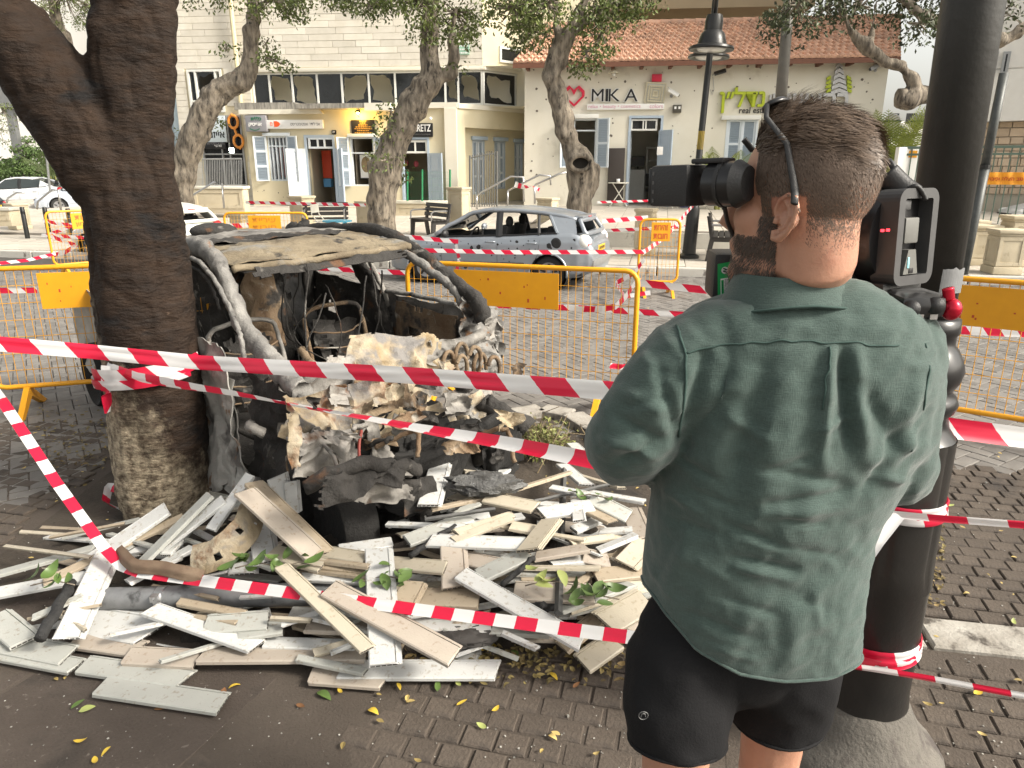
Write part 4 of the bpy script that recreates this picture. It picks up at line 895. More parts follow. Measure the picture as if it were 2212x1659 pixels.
def crown(parent, blobs, mat, Y, name='crown', size=(.06, .11), twigs=True):
 b = MB(); tw = MB()
 for (px, py, rx, ry, n) in blobs:
  Yb = Y + rnd(-.6, .6); c = A(px, py, Yb); zc = c.y*CP + (HCAM-c.z)*SP; k = zc/1534; RX, RZ = rx*k, ry*k
  n = int(n*1.6); m = max(3, n//28)
  for q in range(m):                      # sprays: clusters with gaps between them
   d = V((rnd(-1, 1), rnd(-1, 1), rnd(-1, 1)))
   if d.length > 1: d.normalize()
   cc = c + V((d.x*RX, d.y*max(RX*.8, .4), d.z*RZ)); s = rnd(.12, .28)
   leafblob(b, cc, (s*1.3, s*1.3, s*.8), n//m, size)
   if twigs: tw.tube([c + V((0, 0, RZ*.3)), (c+cc)/2 + V((rnd(-.1, .1), rnd(-.1, .1), rnd(0, .15))), cc], [.02, .012, .005], 4, caps=False)
 o = b.build(name, mat, parent, kind=None)
 if twigs: tw.build('twigs', m_bark2, parent)
 return o
m_bark = M('bark_charred', (.030, .021, .017), (.070, .050, .038), 5, .9, bump=1.2, bscale=16, stretch=(1, 1, 1.6), spots=((.11, .09, .07), 22, .66, .08), rvar=.12, spots2=((.012, .010, .010), 2.2, .57, .1))
def bark_big():
 m = M('bark_big_tree', (.010, .0060, .0040), (.034, .020, .012), 6, .8, spec=.3, bump=1.8, bscale=20, stretch=(1, 1, 2.6), spots=((.008, .007, .007), 2.2, .55, .1), spots2=((.10, .07, .05), 24, .68, .06), rvar=.15)
 n = m.node_tree.nodes; L = m.node_tree.links; b = n['Principled BSDF']; src = b.inputs['Base Color'].links[0].from_socket
 tc = n.new('ShaderNodeTexCoord'); sx = n.new('ShaderNodeSeparateXYZ'); L.new(tc.outputs['Object'], sx.inputs[0])
 no = n.new('ShaderNodeTexNoise'); no.inputs['Scale'].default_value = 4.0; no.inputs['Detail'].default_value = 8; no.inputs['Roughness'].default_value = .75; L.new(tc.outputs['Object'], no.inputs['Vector'])
 def math_(op, a, c):
  q = n.new('ShaderNodeMath'); q.operation = op
  for i, v in enumerate((a, c)):
   if isinstance(v, (int, float)): q.inputs[i].default_value = v
   else: L.new(v, q.inputs[i])
  return q.outputs[0]
 h = math_('ADD', math_('SUBTRACT', .88, sx.outputs['Z']), math_('MULTIPLY', sx.outputs['X'], -1.9)); h = math_('ADD', h, math_('MULTIPLY', math_('SUBTRACT', no.outputs['Fac'], .5), 1.6))
 mr = n.new('ShaderNodeMapRange'); mr.inputs[1].default_value = -.05; mr.inputs[2].default_value = .40; L.new(h, mr.inputs[0])
 n2 = n.new('ShaderNodeTexNoise'); n2.inputs['Scale'].default_value = 26; n2.inputs['Detail'].default_value = 8; n2.inputs['Roughness'].default_value = .7; L.new(tc.outputs['Object'], n2.inputs['Vector'])
 cr = n.new('ShaderNodeMapRange'); cr.inputs[1].default_value = .38; cr.inputs[2].default_value = .64; L.new(n2.outputs['Fac'], cr.inputs[0])
 mx = n.new('ShaderNodeMix'); mx.data_type = 'RGBA'; L.new(cr.outputs[0], mx.inputs[0]); mx.inputs[6].default_value = (.10, .075, .052, 1); mx.inputs[7].default_value = (.46, .39, .28, 1)
 m2 = n.new('ShaderNodeMix'); m2.data_type = 'RGBA'; L.new(mr.outputs[0], m2.inputs[0]); L.new(src, m2.inputs[6]); L.new(mx.outputs[2], m2.inputs[7]); L.new(m2.outputs[2], b.inputs['Base Color']); return m
m_bark2 = M('bark_grey', (.065, .053, .042), (.34, .29, .225), 7, .9, bump=1.4, bscale=22, contrast=.38, stretch=(1.6, 1.6, .5), spots=((.03, .026, .022), 8, .57, .1), spots2=((.36, .14, .06), 10, .72, .03))
m_leaf = M('ficus_leaf', (.070, .10, .020), (.135, .165, .04), 1.5, .5, isl=.45)
m_leaf2 = M('leaf_dark', (.035, .05, .018), (.07, .085, .03), 1.5, .55, isl=.45)
big = thing('street_tree', 'massive scorched dark tree trunk forking beside the burnt car', 'tree', G(345, 1095))
b = MB(); Yb = big.location.y
limb(b, [(372, 1180, 200), (362, 1100, 172), (345, 950, 190), (332, 800, 194), (319, 700, 202), (305, 600, 205), (294, 500, 204), (284, 420, 200), (282, 340, 178), (288, 250, 160), (286, 170, 168), (285, 90, 180), (295, 0, 165), (300, -160, 150), (290, -500, 130)], Yb, 0, 20)
limb(b, [(290, 480, 150), (235, 370, 195), (165, 262, 190), (95, 160, 180), (40, 85, 175), (-40, 5, 165), (-180, -160, 150), (-300, -420, 120)], Yb, -.03, 20)
limb(b, [(305, 560, 120), (335, 470, 100), (347, 380, 60), (340, 300, 60)], Yb-.05, 0, 14)
limb(b, [(330, 330, 60), (345, 240, 50), (352, 130, 50), (345, 20, 50)], Yb-.04, 0, 14)
def bumps(p):
 s = V((p.x*5, p.y*5, p.z*2.6)); r = NZ.fractal(s, 1, 2, 4)*.020 - .010*max(0, (1-abs(NZ.noise(V((p.x*9, p.y*9, p.z*4))))*5)); w = NZ.noise(V((p.x*6, p.y*6, p.z*24)))*.006 + NZ.noise(V((p.x*16, p.y*16, p.z*30)))*.004; c = -.05*max(0, NZ.noise(V((p.x*3.3+7, p.y*3.3, p.z*2.4)))-.45); return r+w+c
own('trunk', fuse(b, .016, 3, bumps), bark_big(), big)
random.seed(2)
cb = MB(); tw = MB()
for c, r, n in (((-2.6, 3.3, 5.2), (1.6, 1.6, .9), 5000), ((-1.2, 3.8, 5.6), (1.5, 1.6, .9), 4000), ((-3.6, 4.2, 4.9), (1.2, 1.4, .8), 2500)):
 for q in range(n//30):
  d = V((rnd(-1, 1), rnd(-1, 1), rnd(-1, 1)));  d = d.normalized() if d.length > 1 else d
  leafblob(cb, (c[0]+d.x*r[0], c[1]+d.y*r[1], c[2]+d.z*r[2]), (.28, .28, .16), 30)
cb.build('crown', m_leaf2, big)  # crown above the view, put in to shade the foreground
def tree(label, paths, blobs, Y, base, mat=m_leaf, vox=.035, dy=0):
 t = thing('street_tree', label, 'tree', base, 0, 'trees along the far pavement'); b = MB()
 for p in paths: limb(b, p, Y, dy)
 fz = lambda p: NZ.fractal(V((p.x*4, p.y*4, p.z*1.6)), 1, 2, 4)*.05 + .02*sin(p.z*9+6*NZ.noise(p*1.5))
 own('trunk', fuse(b, vox, 3, fz), m_bark2, t); crown(t, blobs, mat, Y); return t
random.seed(4)
Ya = 16.6; ta = tree('grey trunked tree with a dog leg bend leaning over the white hatchback', [[(384, 520, 62), (392, 417, 50), (400, 357, 54), (418, 298, 56), (445, 238, 54), (473, 195, 50), (508, 180, 46), (532, 160, 50), (541, 118, 34), (541, 75, 36), (548, 30, 28), (548, -60, 26), (540, -200, 20)], [(372, 430, 30), (366, 360, 22), (360, 320, 20), (354, 270, 16)]],
 [(548, -150, 260, 90, 1800), (440, -20, 60, 26, 220), (590, 8, 60, 28, 420), (640, 15, 40, 30, 260), (575, 100, 16, 16, 80), (590, 135, 34, 14, 160), (490, 112, 16, 8, 40), (452, 262, 18, 12, 70), (700, -10, 80, 28, 420), (790, 0, 60, 24, 300), (360, 300, 10, 22, 60)], Ya, G(386, 535, .14))
Yb2 = 15.4; tb = tree('grey gnarled forked tree left of the silver car', [[(823, 545, 70), (824, 480, 56), (827, 415, 64), (833, 370, 72), (855, 300, 58), (880, 250, 60), (912, 198, 62), (932, 165, 54), (926, 110, 36), (930, 40, 34), (935, -40, 28), (940, -200, 20)], [(925, 185, 44), (950, 168, 34), (975, 152, 28), (980, 110, 20), (978, 65, 15), (988, 10, 11)], [(820, 400, 40), (806, 360, 30), (802, 345, 24)]],
 [(935, -140, 240, 90, 1800), (905, 15, 50, 40, 520), (985, 40, 50, 40, 520), (870, -5, 60, 25, 320), (930, 75, 30, 30, 200), (1000, 75, 24, 20, 120), (845, 250, 12, 26, 110), (838, 290, 10, 18, 50), (990, 150, 10, 14, 30), (800, 20, 30, 20, 160), (860, 385, 22, 20, 90), (835, 350, 20, 14, 60)], Yb2, G(823, 540, .14))
Yc = 14.6; tc_ = tree('grey hollowed tree with a cut limb hole right of the silver car', [[(1256, 560, 66), (1252, 460, 52), (1256, 387, 66), (1250, 345, 62), (1231, 312, 42), (1219, 268, 44), (1211, 223, 42), (1196, 178, 40), (1193, 150, 37), (1207, 119, 45), (1221, 80, 38), (1240, 45, 24), (1265, 0, 18), (1290, -80, 14)], [(1262, 420, 50), (1276, 375, 38), (1283, 352, 32)], [(1214, 95, 24), (1202, 45, 15), (1199, 0, 12), (1195, -80, 10)], [(1225, 80, 20), (1250, 60, 14), (1278, 30, 10)]],
 [(1240, -130, 240, 80, 1800), (1110, 30, 60, 40, 620), (1150, 75, 45, 26, 380), (1180, 20, 50, 40, 420), (1290, 30, 50, 40, 420), (1340, 10, 60, 40, 420), (1300, 85, 40, 30, 220), (1265, 120, 36, 22, 180), (1240, 150, 30, 12, 60), (1380, -10, 40, 30, 240)], Yc, G(1256, 556, .14))
b = MB(); q = A(1254, 352, Yc-.40); b.tube([q + V((.20*cos(2*pi*k/16), -.05*sin(2*pi*k/16), .14*sin(2*pi*k/16))) for k in range(16)], .05, 8, closed=True); b.build('cut_rim', m_bark2, tc_, smooth=True)
b = MB(); b.lathe([(.001, 0), (.17, 0)], (0, 0, 0), 16, Matrix.Rotation(pi/2, 3, 'X'), cap=False); o = b.build('hollow', M('hollow_shade', (.012, .01, .008), rough=1), None); o.parent = tc_; o.matrix_basis = Matrix.Translation(q - tc_.location + V((0, .02, 0))) @ Matrix.Diagonal((1, 1, .7, 1))  # flat near-black disc; the shade inside the cut is put into its colour
Yd = 13.0; td = tree('dark tree with a sawn horizontal limb half hidden by the black pole', [[(1990, 600, 78), (2015, 450, 74), (2045, 300, 74), (2068, 180, 70), (2085, 60, 60), (2095, -80, 50)], [(2050, 218, 40), (2000, 208, 40), (1960, 212, 42), (1938, 210, 36)], [(1985, 205, 30), (1972, 180, 28), (1955, 150, 25), (1915, 132, 24), (1880, 108, 24), (1848, 75, 22), (1828, 45, 18), (1815, 0, 14), (1800, -60, 10)], [(1830, 50, 9), (1850, 20, 7), (1875, -30, 6)], [(2085, 80, 34), (2140, 90, 30), (2190, 75, 26), (2240, 50, 22)], [(2060, 70, 26), (2010, 45, 24), (1970, 20, 18), (1930, -20, 14)], [(1880, 105, 10), (1885, 60, 7), (1893, 0, 5)]],
 [(1900, -110, 200, 80, 1300), (1780, 30, 60, 30, 260), (1720, 20, 50, 40, 320), (1690, 60, 40, 30, 180), (1860, 20, 50, 20, 140), (1960, 15, 60, 30, 260), (1985, 60, 36, 26, 150), (2100, -60, 150, 60, 700), (2160, 40, 40, 40, 160)], Yd, G(1985, 600, .14), m_leaf2, .03)
ub = thing('street_tree', 'pale branched tree behind the scorched trunk at the top left corner', 'tree', level(150, 33, .3), 0, 'trees along the far pavement'); b = MB(); limb(b, [(150, 440, 34), (145, 300, 36), (142, 100, 30), (130, 70, 26), (118, 20, 22), (110, -60, 18)], 33); own('trunk', fuse(b, .04, 3, lambda p: .02*NZ.noise(p*3)), m_bark2, ub)
crown(ub, [(140, 0, 90, 60, 1500), (90, 30, 50, 40, 500), (185, 20, 40, 30, 400), (10, 250, 24, 30, 200), (0, 290, 20, 30, 160), (60, -80, 160, 60, 900)], m_leaf, 33)
def palm(label, base, h, n, spread, seed, mats):
 random.seed(seed); t = thing('palm_plant', label, 'palm', base); bs = MB()
 for k in range(3): a = 2.1*k; bs.tube([(.06*cos(a), .06*sin(a), 0), (.1*cos(a), .1*sin(a), h*.35)], [.04, .025], 7)
 bs.build('stem', M('palm_stem', (.22, .22, .06), rough=.6), t, world=False)
 for i in range(n):
  a = rnd(0, 2*pi); tilt = rnd(.25, 1.0); L = h*rnd(.8, 1.1)*spread; b = MB(); pts = []
  for k in range(9):
   s = k/8; r = L*(s*sin(tilt)); z = h*.3 + L*(s*cos(tilt)) - L*.38*s*s*sin(tilt)
   pts.append(V((r*cos(a), r*sin(a), z)))
  b.tube(pts, [.014-.0012*k for k in range(9)], 4)
  for k in range(3, 24):
   s = k/24; q = pts[int(s*8)].lerp(pts[min(8, int(s*8)+1)], s*8-int(s*8)); d = (pts[min(8, int(s*8)+1)]-pts[int(s*8)]).normalized()
   sd_ = d.cross(V((0, 0, 1))).normalized()
   for g in (-1, 1):
    l = L*.34*(sin(pi*min(1, s*.9+.12)))+.04; e = q + (sd_*g*.8+d*.65).normalized()*l + V((0, 0, -l*.22)); w = d*.009
    b.add([q-w, q+w, (q+e)/2+w*1.3+V((0, 0, l*.08)), e, (q+e)/2-w*1.3+V((0, 0, l*.08))], [(0, 1, 2, 4), (4, 2, 3)])
  b.build('frond', mats, t, world=False)
 return t
m_palm = M('palm_green', (.13, .19, .03), (.26, .29, .04), 2, .5, isl=.2)
palm('feathery green palm plant against the white wall left of the camera viewfinder', level(1552, 21.5, .64), 1.9, 20, .85, 5, m_palm)
palm('bright yellow green palm plant just right of the back of the man head', level(1915, 20, .6), 2.9, 22, .8, 9, m_palm)
palm('small fan leaved palm beside the parked white cars on the left', level(118, 32, .6), 2.6, 14, .7, 12, M('palm_dull', (.08, .12, .04), (.13, .16, .06), 2, .6, isl=.2))
sh = thing('shrub', 'large feathery green shrub behind the parked white cars', 'shrub', level(40, 36, .5)); random.seed(8); b = MB(); q0 = sh.location
crown(sh, [(30, 380, 70, 30, 1800), (60, 345, 40, 30, 900), (10, 370, 50, 30, 900), (95, 375, 30, 22, 500), (60, 315, 22, 20, 200)], M('shrub_green', (.07, .13, .035), (.14, .21, .06), 1.5, .6, isl=.3), 36, 'foliage', (.1, .2))
# ================================================================ STREET FURNITURE
def gz(x, y):
 s, d = road_sd((x, y))
 if d < 0: return 0.0
 if d < 3.25: return .145
 return plz(s, d).z + .012
def GP(px, py):
 z = .2
 for _ in range(12): p = G(px, py, z); z = gz(p.x, p.y)
 p.z = z; return p
m_yw = M('barrier_wire', (.62, .30, .02), rough=.5)
def barrier(label, a, b_, panel, words=None, H=1.1, foot=1, dens=1.0, wcol=None):
 a, b_ = V(a), V(b_); d = b_-a; L = hypot(d.x, d.y); an = atan2(d.y, d.x)
 t = thing('crowd_barrier', label, 'barrier', ((a.x+b_.x)/2, (a.y+b_.y)/2, min(a.z, b_.z)), an, 'yellow crowd barriers')
 r = .019; z0 = .2; h = L/2; c = .09; b = MB()
 def arc(cx, cz, a0): return [(cx+c*cos(a0+pi/2*k/4), 0, cz+c*sin(a0+pi/2*k/4)) for k in range(5)]
 P = arc(h-c, H-c, 0) + arc(-h+c, H-c, pi/2) + arc(-h+c, z0+c, pi) + arc(h-c, z0+c, -pi/2)
 b.tube(P, r, 10, closed=True); b.build('frame', m_yel, t, world=False, smooth=True)
 b = MB(); n = int(L/.055)
 for k in range(1, n): x = -h + L*k/n; b.tube([(x, 0, z0+.01), (x, 0, H-.01)], .0026, 4, caps=False)
 for k in range(1, 7): z = z0 + (H-z0)*k/7; b.tube([(-h, .004, z), (h, .004, z)], .0026, 4, caps=False)
 b.build('wire_mesh', m_yw, t, world=False, kind='stuff')
 x0, x1 = -h+L*panel[0], -h+L*panel[1]; z1 = H-.04; zz = z1-.27
 b = MB(); b.bbox(x0, x1, -.014, -.006, zz, z1, .002); pn = b.build('sign_panel', m_yel, t, world=False)
 if words:
  for i, s_ in enumerate(words): text('lettering', s_, .09, wcol or MATS['banner_red'], pn, V(((x0+x1)/2, -.016, z1-.075-.12*i)), .001, bold=.002, width=(x1-x0)*.72, height=.075, rtl=True)
 else:
  b = MB(); random.seed(int(L*1000))
  for k in range(9): x = rnd(x0+.05, x1-.05); z = rnd(zz+.05, z1-.06); q = rnd(.006, .014); b.box((x, -.0145, z), (q, .001, q*rnd(.8, 2.4)))
  b.build('worn_print', MATS['banner_red'], pn, world=False)
 for sx in (-.72, .72):
  if foot == 0: break
  b = MB(); x = sx*h
  for q in (-1, 1): b.add([V((x-.02, q*.30, 0)), V((x+.02, q*.30, 0)), V((x+.02, q*.22, 0)), V((x-.02, q*.22, 0)), V((x-.02, q*.012, .2)), V((x+.02, q*.012, .2)), V((x+.02, 0, .12)), V((x-.02, 0, .12))], [(0, 1, 5, 4), (3, 7, 6, 2), (0, 4, 7, 3), (1, 2, 6, 5), (0, 3, 2, 1), (4, 5, 6, 7)])
  b.build('foot', m_yel, t, world=False, fix=True)
 return t
def gtop(px, py, h=1.1):
 p = G(px, py, h); z = gz(p.x, p.y); p = G(px, py, h+z); p.z = gz(p.x, p.y); return p
m_words = M('words_red', (.55, .10, .02), rough=.6)
B1 = barrier('yellow crowd barrier with blank scratched panel standing right behind the burnt car', gtop(879, 566), gtop(1379, 586), (.22, .68))
B2 = barrier('yellow crowd barrier with panel behind the scorched tree at the left edge', gtop(-70, 583), gtop(440, 566), (.27, .64))
B3 = barrier('yellow crowd barrier at the right edge behind the black pole and man', gtop(1975, 594), gtop(2500, 632), (.16, .75))
B4 = barrier('yellow crowd barrier with red Hebrew words laced with tape on the far left road', gtop(96, 458), gtop(252, 452), (.33, .70), ('חובות', 'ביטחון'), wcol=m_words)
B5 = barrier('yellow crowd barrier behind the white hatchback with faint orange words', gtop(483, 460), gtop(662, 460), (.29, .68), ('עיריית', 'חובות'), wcol=M('words_faint', (.62, .24, .02), rough=.6))
B6 = barrier('yellow crowd barrier set askew behind the silver car at the far kerb', gtop(1384, 474), gtop(1472, 452), (.28, .76), ('זהירות', 'חובות'), wcol=m_words)
def pillar(label, px, pb, pt, wpx, ang=-28):
 p = GP(px, pb); zc = p.y*CP + (HCAM-p.z)*SP; k = zc/1534; H = (pb-pt)*k*1.02; w = wpx*k/1.28
 t = thing('stone_pillar', label, 'pillar', p, radians(ang), 'low stone pillars round the plaza'); h = w/2
 b = MB(); b.bbox(-h*1.12, h*1.12, -h*1.12, h*1.12, 0, .12, .012); b.build('plinth', m_pillar, t, world=False, auto=40)
 b = MB(); b.bbox(-h, h, -h, h, .12, H-.1, .012)
 for M_ in (0, 1, 2, 3):
  R = Matrix.Rotation(M_*pi/2, 4, 'Z'); c = MB(); frame(c, -h*.99, h*.99, .14, H-.12, -h-.012, -h+.01, w*.13); b.add([R @ V(v) for v in c.v], c.f)
 b.build('shaft', m_pillar, t, world=False, auto=40)
 b = MB(); b.bbox(-h*1.06, h*1.06, -h*1.06, h*1.06, H-.1, H-.06, .008); b.bbox(-h*1.2, h*1.2, -h*1.2, h*1.2, H-.059, H, .014); b.build('cap', m_pillar, t, world=False, auto=40)
 return t
for a in (('stone pillar in front of the white parked cars at the far left', 41, 474, 421, 38), ('stone pillar half hidden behind the scorched trunk and far left barrier', 158, 462, 426, 32),
          ('stone pillar in front of the entrance rails behind the white hatchback', 522, 470, 413, 44), ('stone pillar in front of the open shop door with pale leaf', 656, 488, 419, 46),
          ('stone pillar half hidden behind the forked tree', 796, 492, 432, 42), ('tall stone pillar behind the bonnet of the silver car', 993, 490, 390, 43),
          ('stone pillar by the steel rails above the silver car', 1183, 452, 398, 42), ('stone pillar between the bistro table and folding chair', 1394, 500, 405, 44),
          ('stone pillar nearest the right edge, foremost of the right row', 2188, 573, 470, 68), ('stone pillar second from the front in the right row', 2170, 542, 451, 66), ('stone pillar third from the front in the right row', 2118, 518, 436, 62), ('stone pillar at the back of the right row, behind the sign pole', 2102, 497, 420, 50)):
 pillar(*a, ang=(-28 if a[1] < 2000 else -8))
for k, (px, pb, pt, lab) in enumerate(((60, 515, 449, 'thin black bollard standing clear left of the far left barrier'), (108, 515, 449, 'thin black bollard just behind the left end of the far left barrier'), (157, 515, 452, 'thin black bollard behind the far left barrier beside the scorched trunk'))):
 p = GP(px, pb); H = (pb-pt)*(p.y*CP)/1534*1.03; t = thing('bollard', lab, 'bollard', p, 0, 'thin black bollards on the far pavement'); b = MB(); b.lathe([(.055, 0), (.052, H-.02), (.04, H)], n=12); b.build('post', m_black, t, world=False, auto=50)
 b = MB(); b.lathe([(.0535, H*.78), (.0545, H*.79), (.0545, H*.86), (.0535, H*.87)], n=12, cap=False); b.build('band', m_blacks, t, world=False)
def bench(label, p, ang, L=1.5):
 t = thing('bench', label, 'bench', p, ang, 'dark slatted benches')
 for s in (-1, 1):
  b = MB(); x = s*(L/2-.08); b.prism([(-.26, 0), (-.18, 0), (-.14, .36), (.14, .36), (.2, 0), (.28, 0), (.22, .42), (.30, .82), (.24, .82), (.16, .44), (-.24, .44)], x-.03, x+.03, Matrix(((0, 1, 0), (1, 0, 0), (0, 0, 1)))); b.build('side_frame', m_bench, t, world=False, fix=True)
  b = MB(); b.tube([(x, -.24, .44), (x, -.24, .62), (x, -.18, .66), (x, .2, .66)], .02, 6); b.build('armrest', m_steel, t, world=False)
 for k in range(4): b = MB(); b.bbox(-L/2, L/2, -.24+k*.105, -.15+k*.105, .441, .47, .006); b.build('seat_slat', m_bench, t, world=False)
 for k in range(3): b = MB(); q = .52+k*.11; b.box((0, .175+(q-.44)*.22, q+.04), (L, .028, .09), Matrix.Rotation(-.2, 3, 'X')); b.build('back_slat', m_bench, t, world=False)
bench('dark slatted bench seen end on beside the ornate street lamp', GP(1556, 557), radians(74), 1.35)
bench('dark slatted bench seen from behind between white hatchback and forked tree', GP(706, 512), radians(10), 1.1)
bench('dark slatted bench just left of the silver car bonnet', GP(930, 515), radians(-55), 1.2)
p = GP(1487, 557); sl = thing('street_lamp', 'ornate dark street lamp with two bell shades hanging on scrolled arms', 'lamp', p, rot=(0, .034, 0))
b = MB(); H = A(1542, -60, p.y).z - p.z; b.lathe([(.2, 0), (.2, .05), (.13, .09), (.12, .9), (.1, 1.0), (.062, 1.05), (.056, H)], n=16); b.build('post', m_black, sl, world=False, auto=40)
b = MB(); b.lathe([(.0605, 2.0), (.061, 2.01), (.061, 2.32), (.0605, 2.33)], n=14, cap=False); b.build('yellow_band', M('band_yellow', (.42, .30, .03), (.34, .24, .03), 12, .6), sl, world=False)
for sg, lab in ((1, None), (-1, None)):
 dx, dy = (-.14, -.62) if sg > 0 else (.14, .62); zr = A(1521 if sg > 0 else 1551, 108 if sg > 0 else 124, p.y+dy).z-p.z
 b = MB(); ap = [(0, 0, zr+.7), (dx*.3, dy*.3, zr+1.15), (dx*.7, dy*.7, zr+1.3), (dx, dy, zr+1.1), (dx, dy, zr+.52)]; b.tube([V(a) for a in ap], .03, 8)
 b.tube([V((dx*.2+dx*.6*k/14, dy*.2+dy*.6*k/14, zr+.75+.28*sin(k/14*pi))) for k in range(15)], .018, 6); b.build('arm', m_black, sl, world=False, smooth=True)
 b = MB(); b.lathe([(.03, zr+.56), (.13, zr+.54), (.15, zr+.44), (.15, zr+.3), (.2, zr+.25), (.235, zr+.14), (.25, zr+.08), (.37, zr+.045), (.385, zr+.01), (.375, zr-.01), (.33, zr-.012), (.24, zr+.03)], (dx, dy, 0), 28, cap=False); b.build('bell_shade', m_black, sl, world=False, auto=35)
 b = MB(); b.lathe([(.001, zr+.02), (.26, zr+.02), (.22, zr-.015), (.001, zr-.03)], (dx, dy, 0), 24, cap=False); b.build('glass', m_lamp, sl, world=False, smooth=True)
p = GP(1660, 585); gp = thing('lamp_pole', 'plain grey metal pole rising behind the man head', 'pole', p); top = A(1711, -80, p.y); b = MB(); b.tube([p, A(1686, 222, p.y)], .105, 14); b.tube([A(1686, 224, p.y), top], [.098, .085], 14); b.build('shaft', M('pole_grey', (.17, .165, .15), (.22, .21, .19), 10, .6, .3), gp, smooth=True)
b = MB(); b.tube([A(1685, 230, p.y), A(1687.5, 218, p.y)], .112, 14); b.build('collar', m_grey, gp)
p = GP(2080, 592); sp2 = thing('sign_pole', 'tall bare dark pole leaning slightly between the black pole and right fence', 'pole', p); b = MB(); top = A(2169, 158, p.y); b.tube([p, p.lerp(top, .55)], .075, 12); b.tube([p.lerp(top, .55), top], .066, 12); b.build('shaft', M('pole_dark', (.05, .055, .055), (.10, .105, .10), 8, .5, .2), sp2, smooth=True); b = MB(); q = p.lerp(top, .553); b.tube([q-V((0, 0, .03)), q+V((0, 0, .03))], .082, 12); b.build('collar', m_black, sp2)
def foldchair(label, p, ang, m):
 t = thing('folding_chair', label, 'chair', p, ang); b = MB(); b.bbox(-.2, .2, -.2, .2, .44, .46, .008); b.build('seat', m, t, world=False)
 b = MB(); b.bbox(-.2, .2, .21, .225, .64, .84, .01); b.build('backrest', m, t, world=False)
 for s in (-.2, .2):
  b = MB(); b.tube([(s, -.28, 0), (s, .22, .6), (s, .23, .86)], .014, 6); b.tube([(s*.9, .26, 0), (s*.9, -.18, .45)], .014, 6); b.build('leg', m, t, world=False)
def bistro(label, p, m, r=.32, H=.72):
 t = thing('bistro_table', label, 'table', p); b = MB(); b.lathe([(.001, H-.03), (r, H-.03), (r, H), (.001, H)], n=24, cap=False); b.build('tabletop', m, t, world=False, auto=40)
 for s in (-1, 1):
  b = MB(); b.tube([(-.26*s, -.16, 0), (.2*s, -.16, H-.03)], .014, 6); b.tube([(-.26*s, .16, 0), (.2*s, .16, H-.03)], .014, 6); b.tube([(-.26*s, -.16, .02), (-.26*s, .16, .02)], .012, 6); b.build('leg', m, t, world=False)
 return t
m_fw = M('furniture_white', (.72, .70, .62), (.66, .64, .56), 6, .5)
bp = GP(1334, 445); bistro('round white folding table in front of the dark board', bp, m_fw); cu = thing('white_cup', 'small white cup on the round white folding table', 'cup', bp+V((-.02, -.05, .722))); b = MB(); b.lathe([(.05, 0), (.06, .1), (.05, .1), (.04, .01)], n=12); b.build('cup_body', m_wht, cu, world=False, smooth=True)
foldchair('cream folding chair standing right of the stone pillar before the white house', GP(1440, 450), radians(60), m_fw)
foldchair('cream folding chair farther back beside the blue item', GP(1466, 442), radians(190), m_fw)
m_turq = M('turquoise', (.10, .42, .60), rough=.5); bistro('low turquoise table in front of the shop doors', GP(728, 470), m_turq, .34, .5)
foldchair('pale folding chair left of the turquoise table', GP(700, 466), radians(80), m_fw)
t = thing('plastic_tub', 'small blue plastic tub on the ground by the far folding chair', 'tub', GP(1462, 447) + V((.2, -.1, .0))); b = MB(); b.lathe([(.14, 0), (.2, .16), (.19, .16), (.13, .01)], n=14); b.build('tub', M('tub_blue', (.03, .10, .5), rough=.5), t, world=False, smooth=True)
def rail(label, pts, Y, r=.028, posts=()):
 P = [A(x, y, Y) for x, y in pts]; t = thing('hand_rail', label, 'railing', P[0]-V((0, 0, .9))); b = MB(); b.tube(P, r, 8); b.build('rail', m_steel, t, smooth=True)
 for x, y0, y1 in posts: b = MB(); b.tube([A(x, y0, Y), A(x, y1, Y)], r, 8); b.build('post', m_steel, t, smooth=True)
rail('steel handrail rising right beside the iron gate, leftmost of three', [(1030, 421), (1104, 381), (1130, 383), (1132, 436)], 21.5, posts=((1030, 421, 452),))
rail('steel handrail in the middle of three at the corner of the white house', [(1097, 412), (1165, 378), (1188, 380), (1190, 400)], 21.2, posts=((1097, 412, 445),))
rail('steel handrail rightmost of three running behind the hollow tree', [(1155, 400), (1207, 376), (1225, 372)], 21, posts=((1155, 400, 440),))
rail('bent steel handrail by the entrance steps above the white hatchback', [(403, 430), (463, 393), (480, 396), (484, 450)], 20)
rail('steel handrail beside the white cars on the far left', [(80, 452), (82, 435), (112, 410), (126, 411), (132, 455)], 20); rail('small steel handrail behind the far left pillar', [(14, 440), (17, 428), (36, 416), (53, 416)], 22)
def lowwall(label, q0, q1, Y, m, name='planter_wall', cat='wall', cap=True):
 a_, c_ = A(q0[0], q0[1], Y), A(q1[0], q1[1], Y); t = thing(name, label, cat, ((a_.x+c_.x)/2, Y, min(a_.z, c_.z)), radians(-6)); w = abs(c_.x-a_.x)/2; h = abs(a_.z-c_.z)
 b = MB(); b.bbox(-w, w, 0, .35, -.15, h-.08, .01); frame(b, -w+.02, w-.02, 0, h-.1, -.02, .02, .1); b.build('wall_body', m_pillar, t, world=False, auto=40)
 b = MB(); b.bbox(-w-.04, w+.04, -.05, .4, h-.079, h, .012); b.build('coping', m, t, world=False, auto=40)
lowwall('cream planter wall below the green mesh fence', (850, 434), (972, 468), 21.5, m_white); lowwall('cream wall of the entrance steps above the white hatchback', (412, 402), (531, 450), 21.8, m_white); lowwall('brown low planter wall at the far left edge', (-40, 448), (26, 476), 19, m_conc)
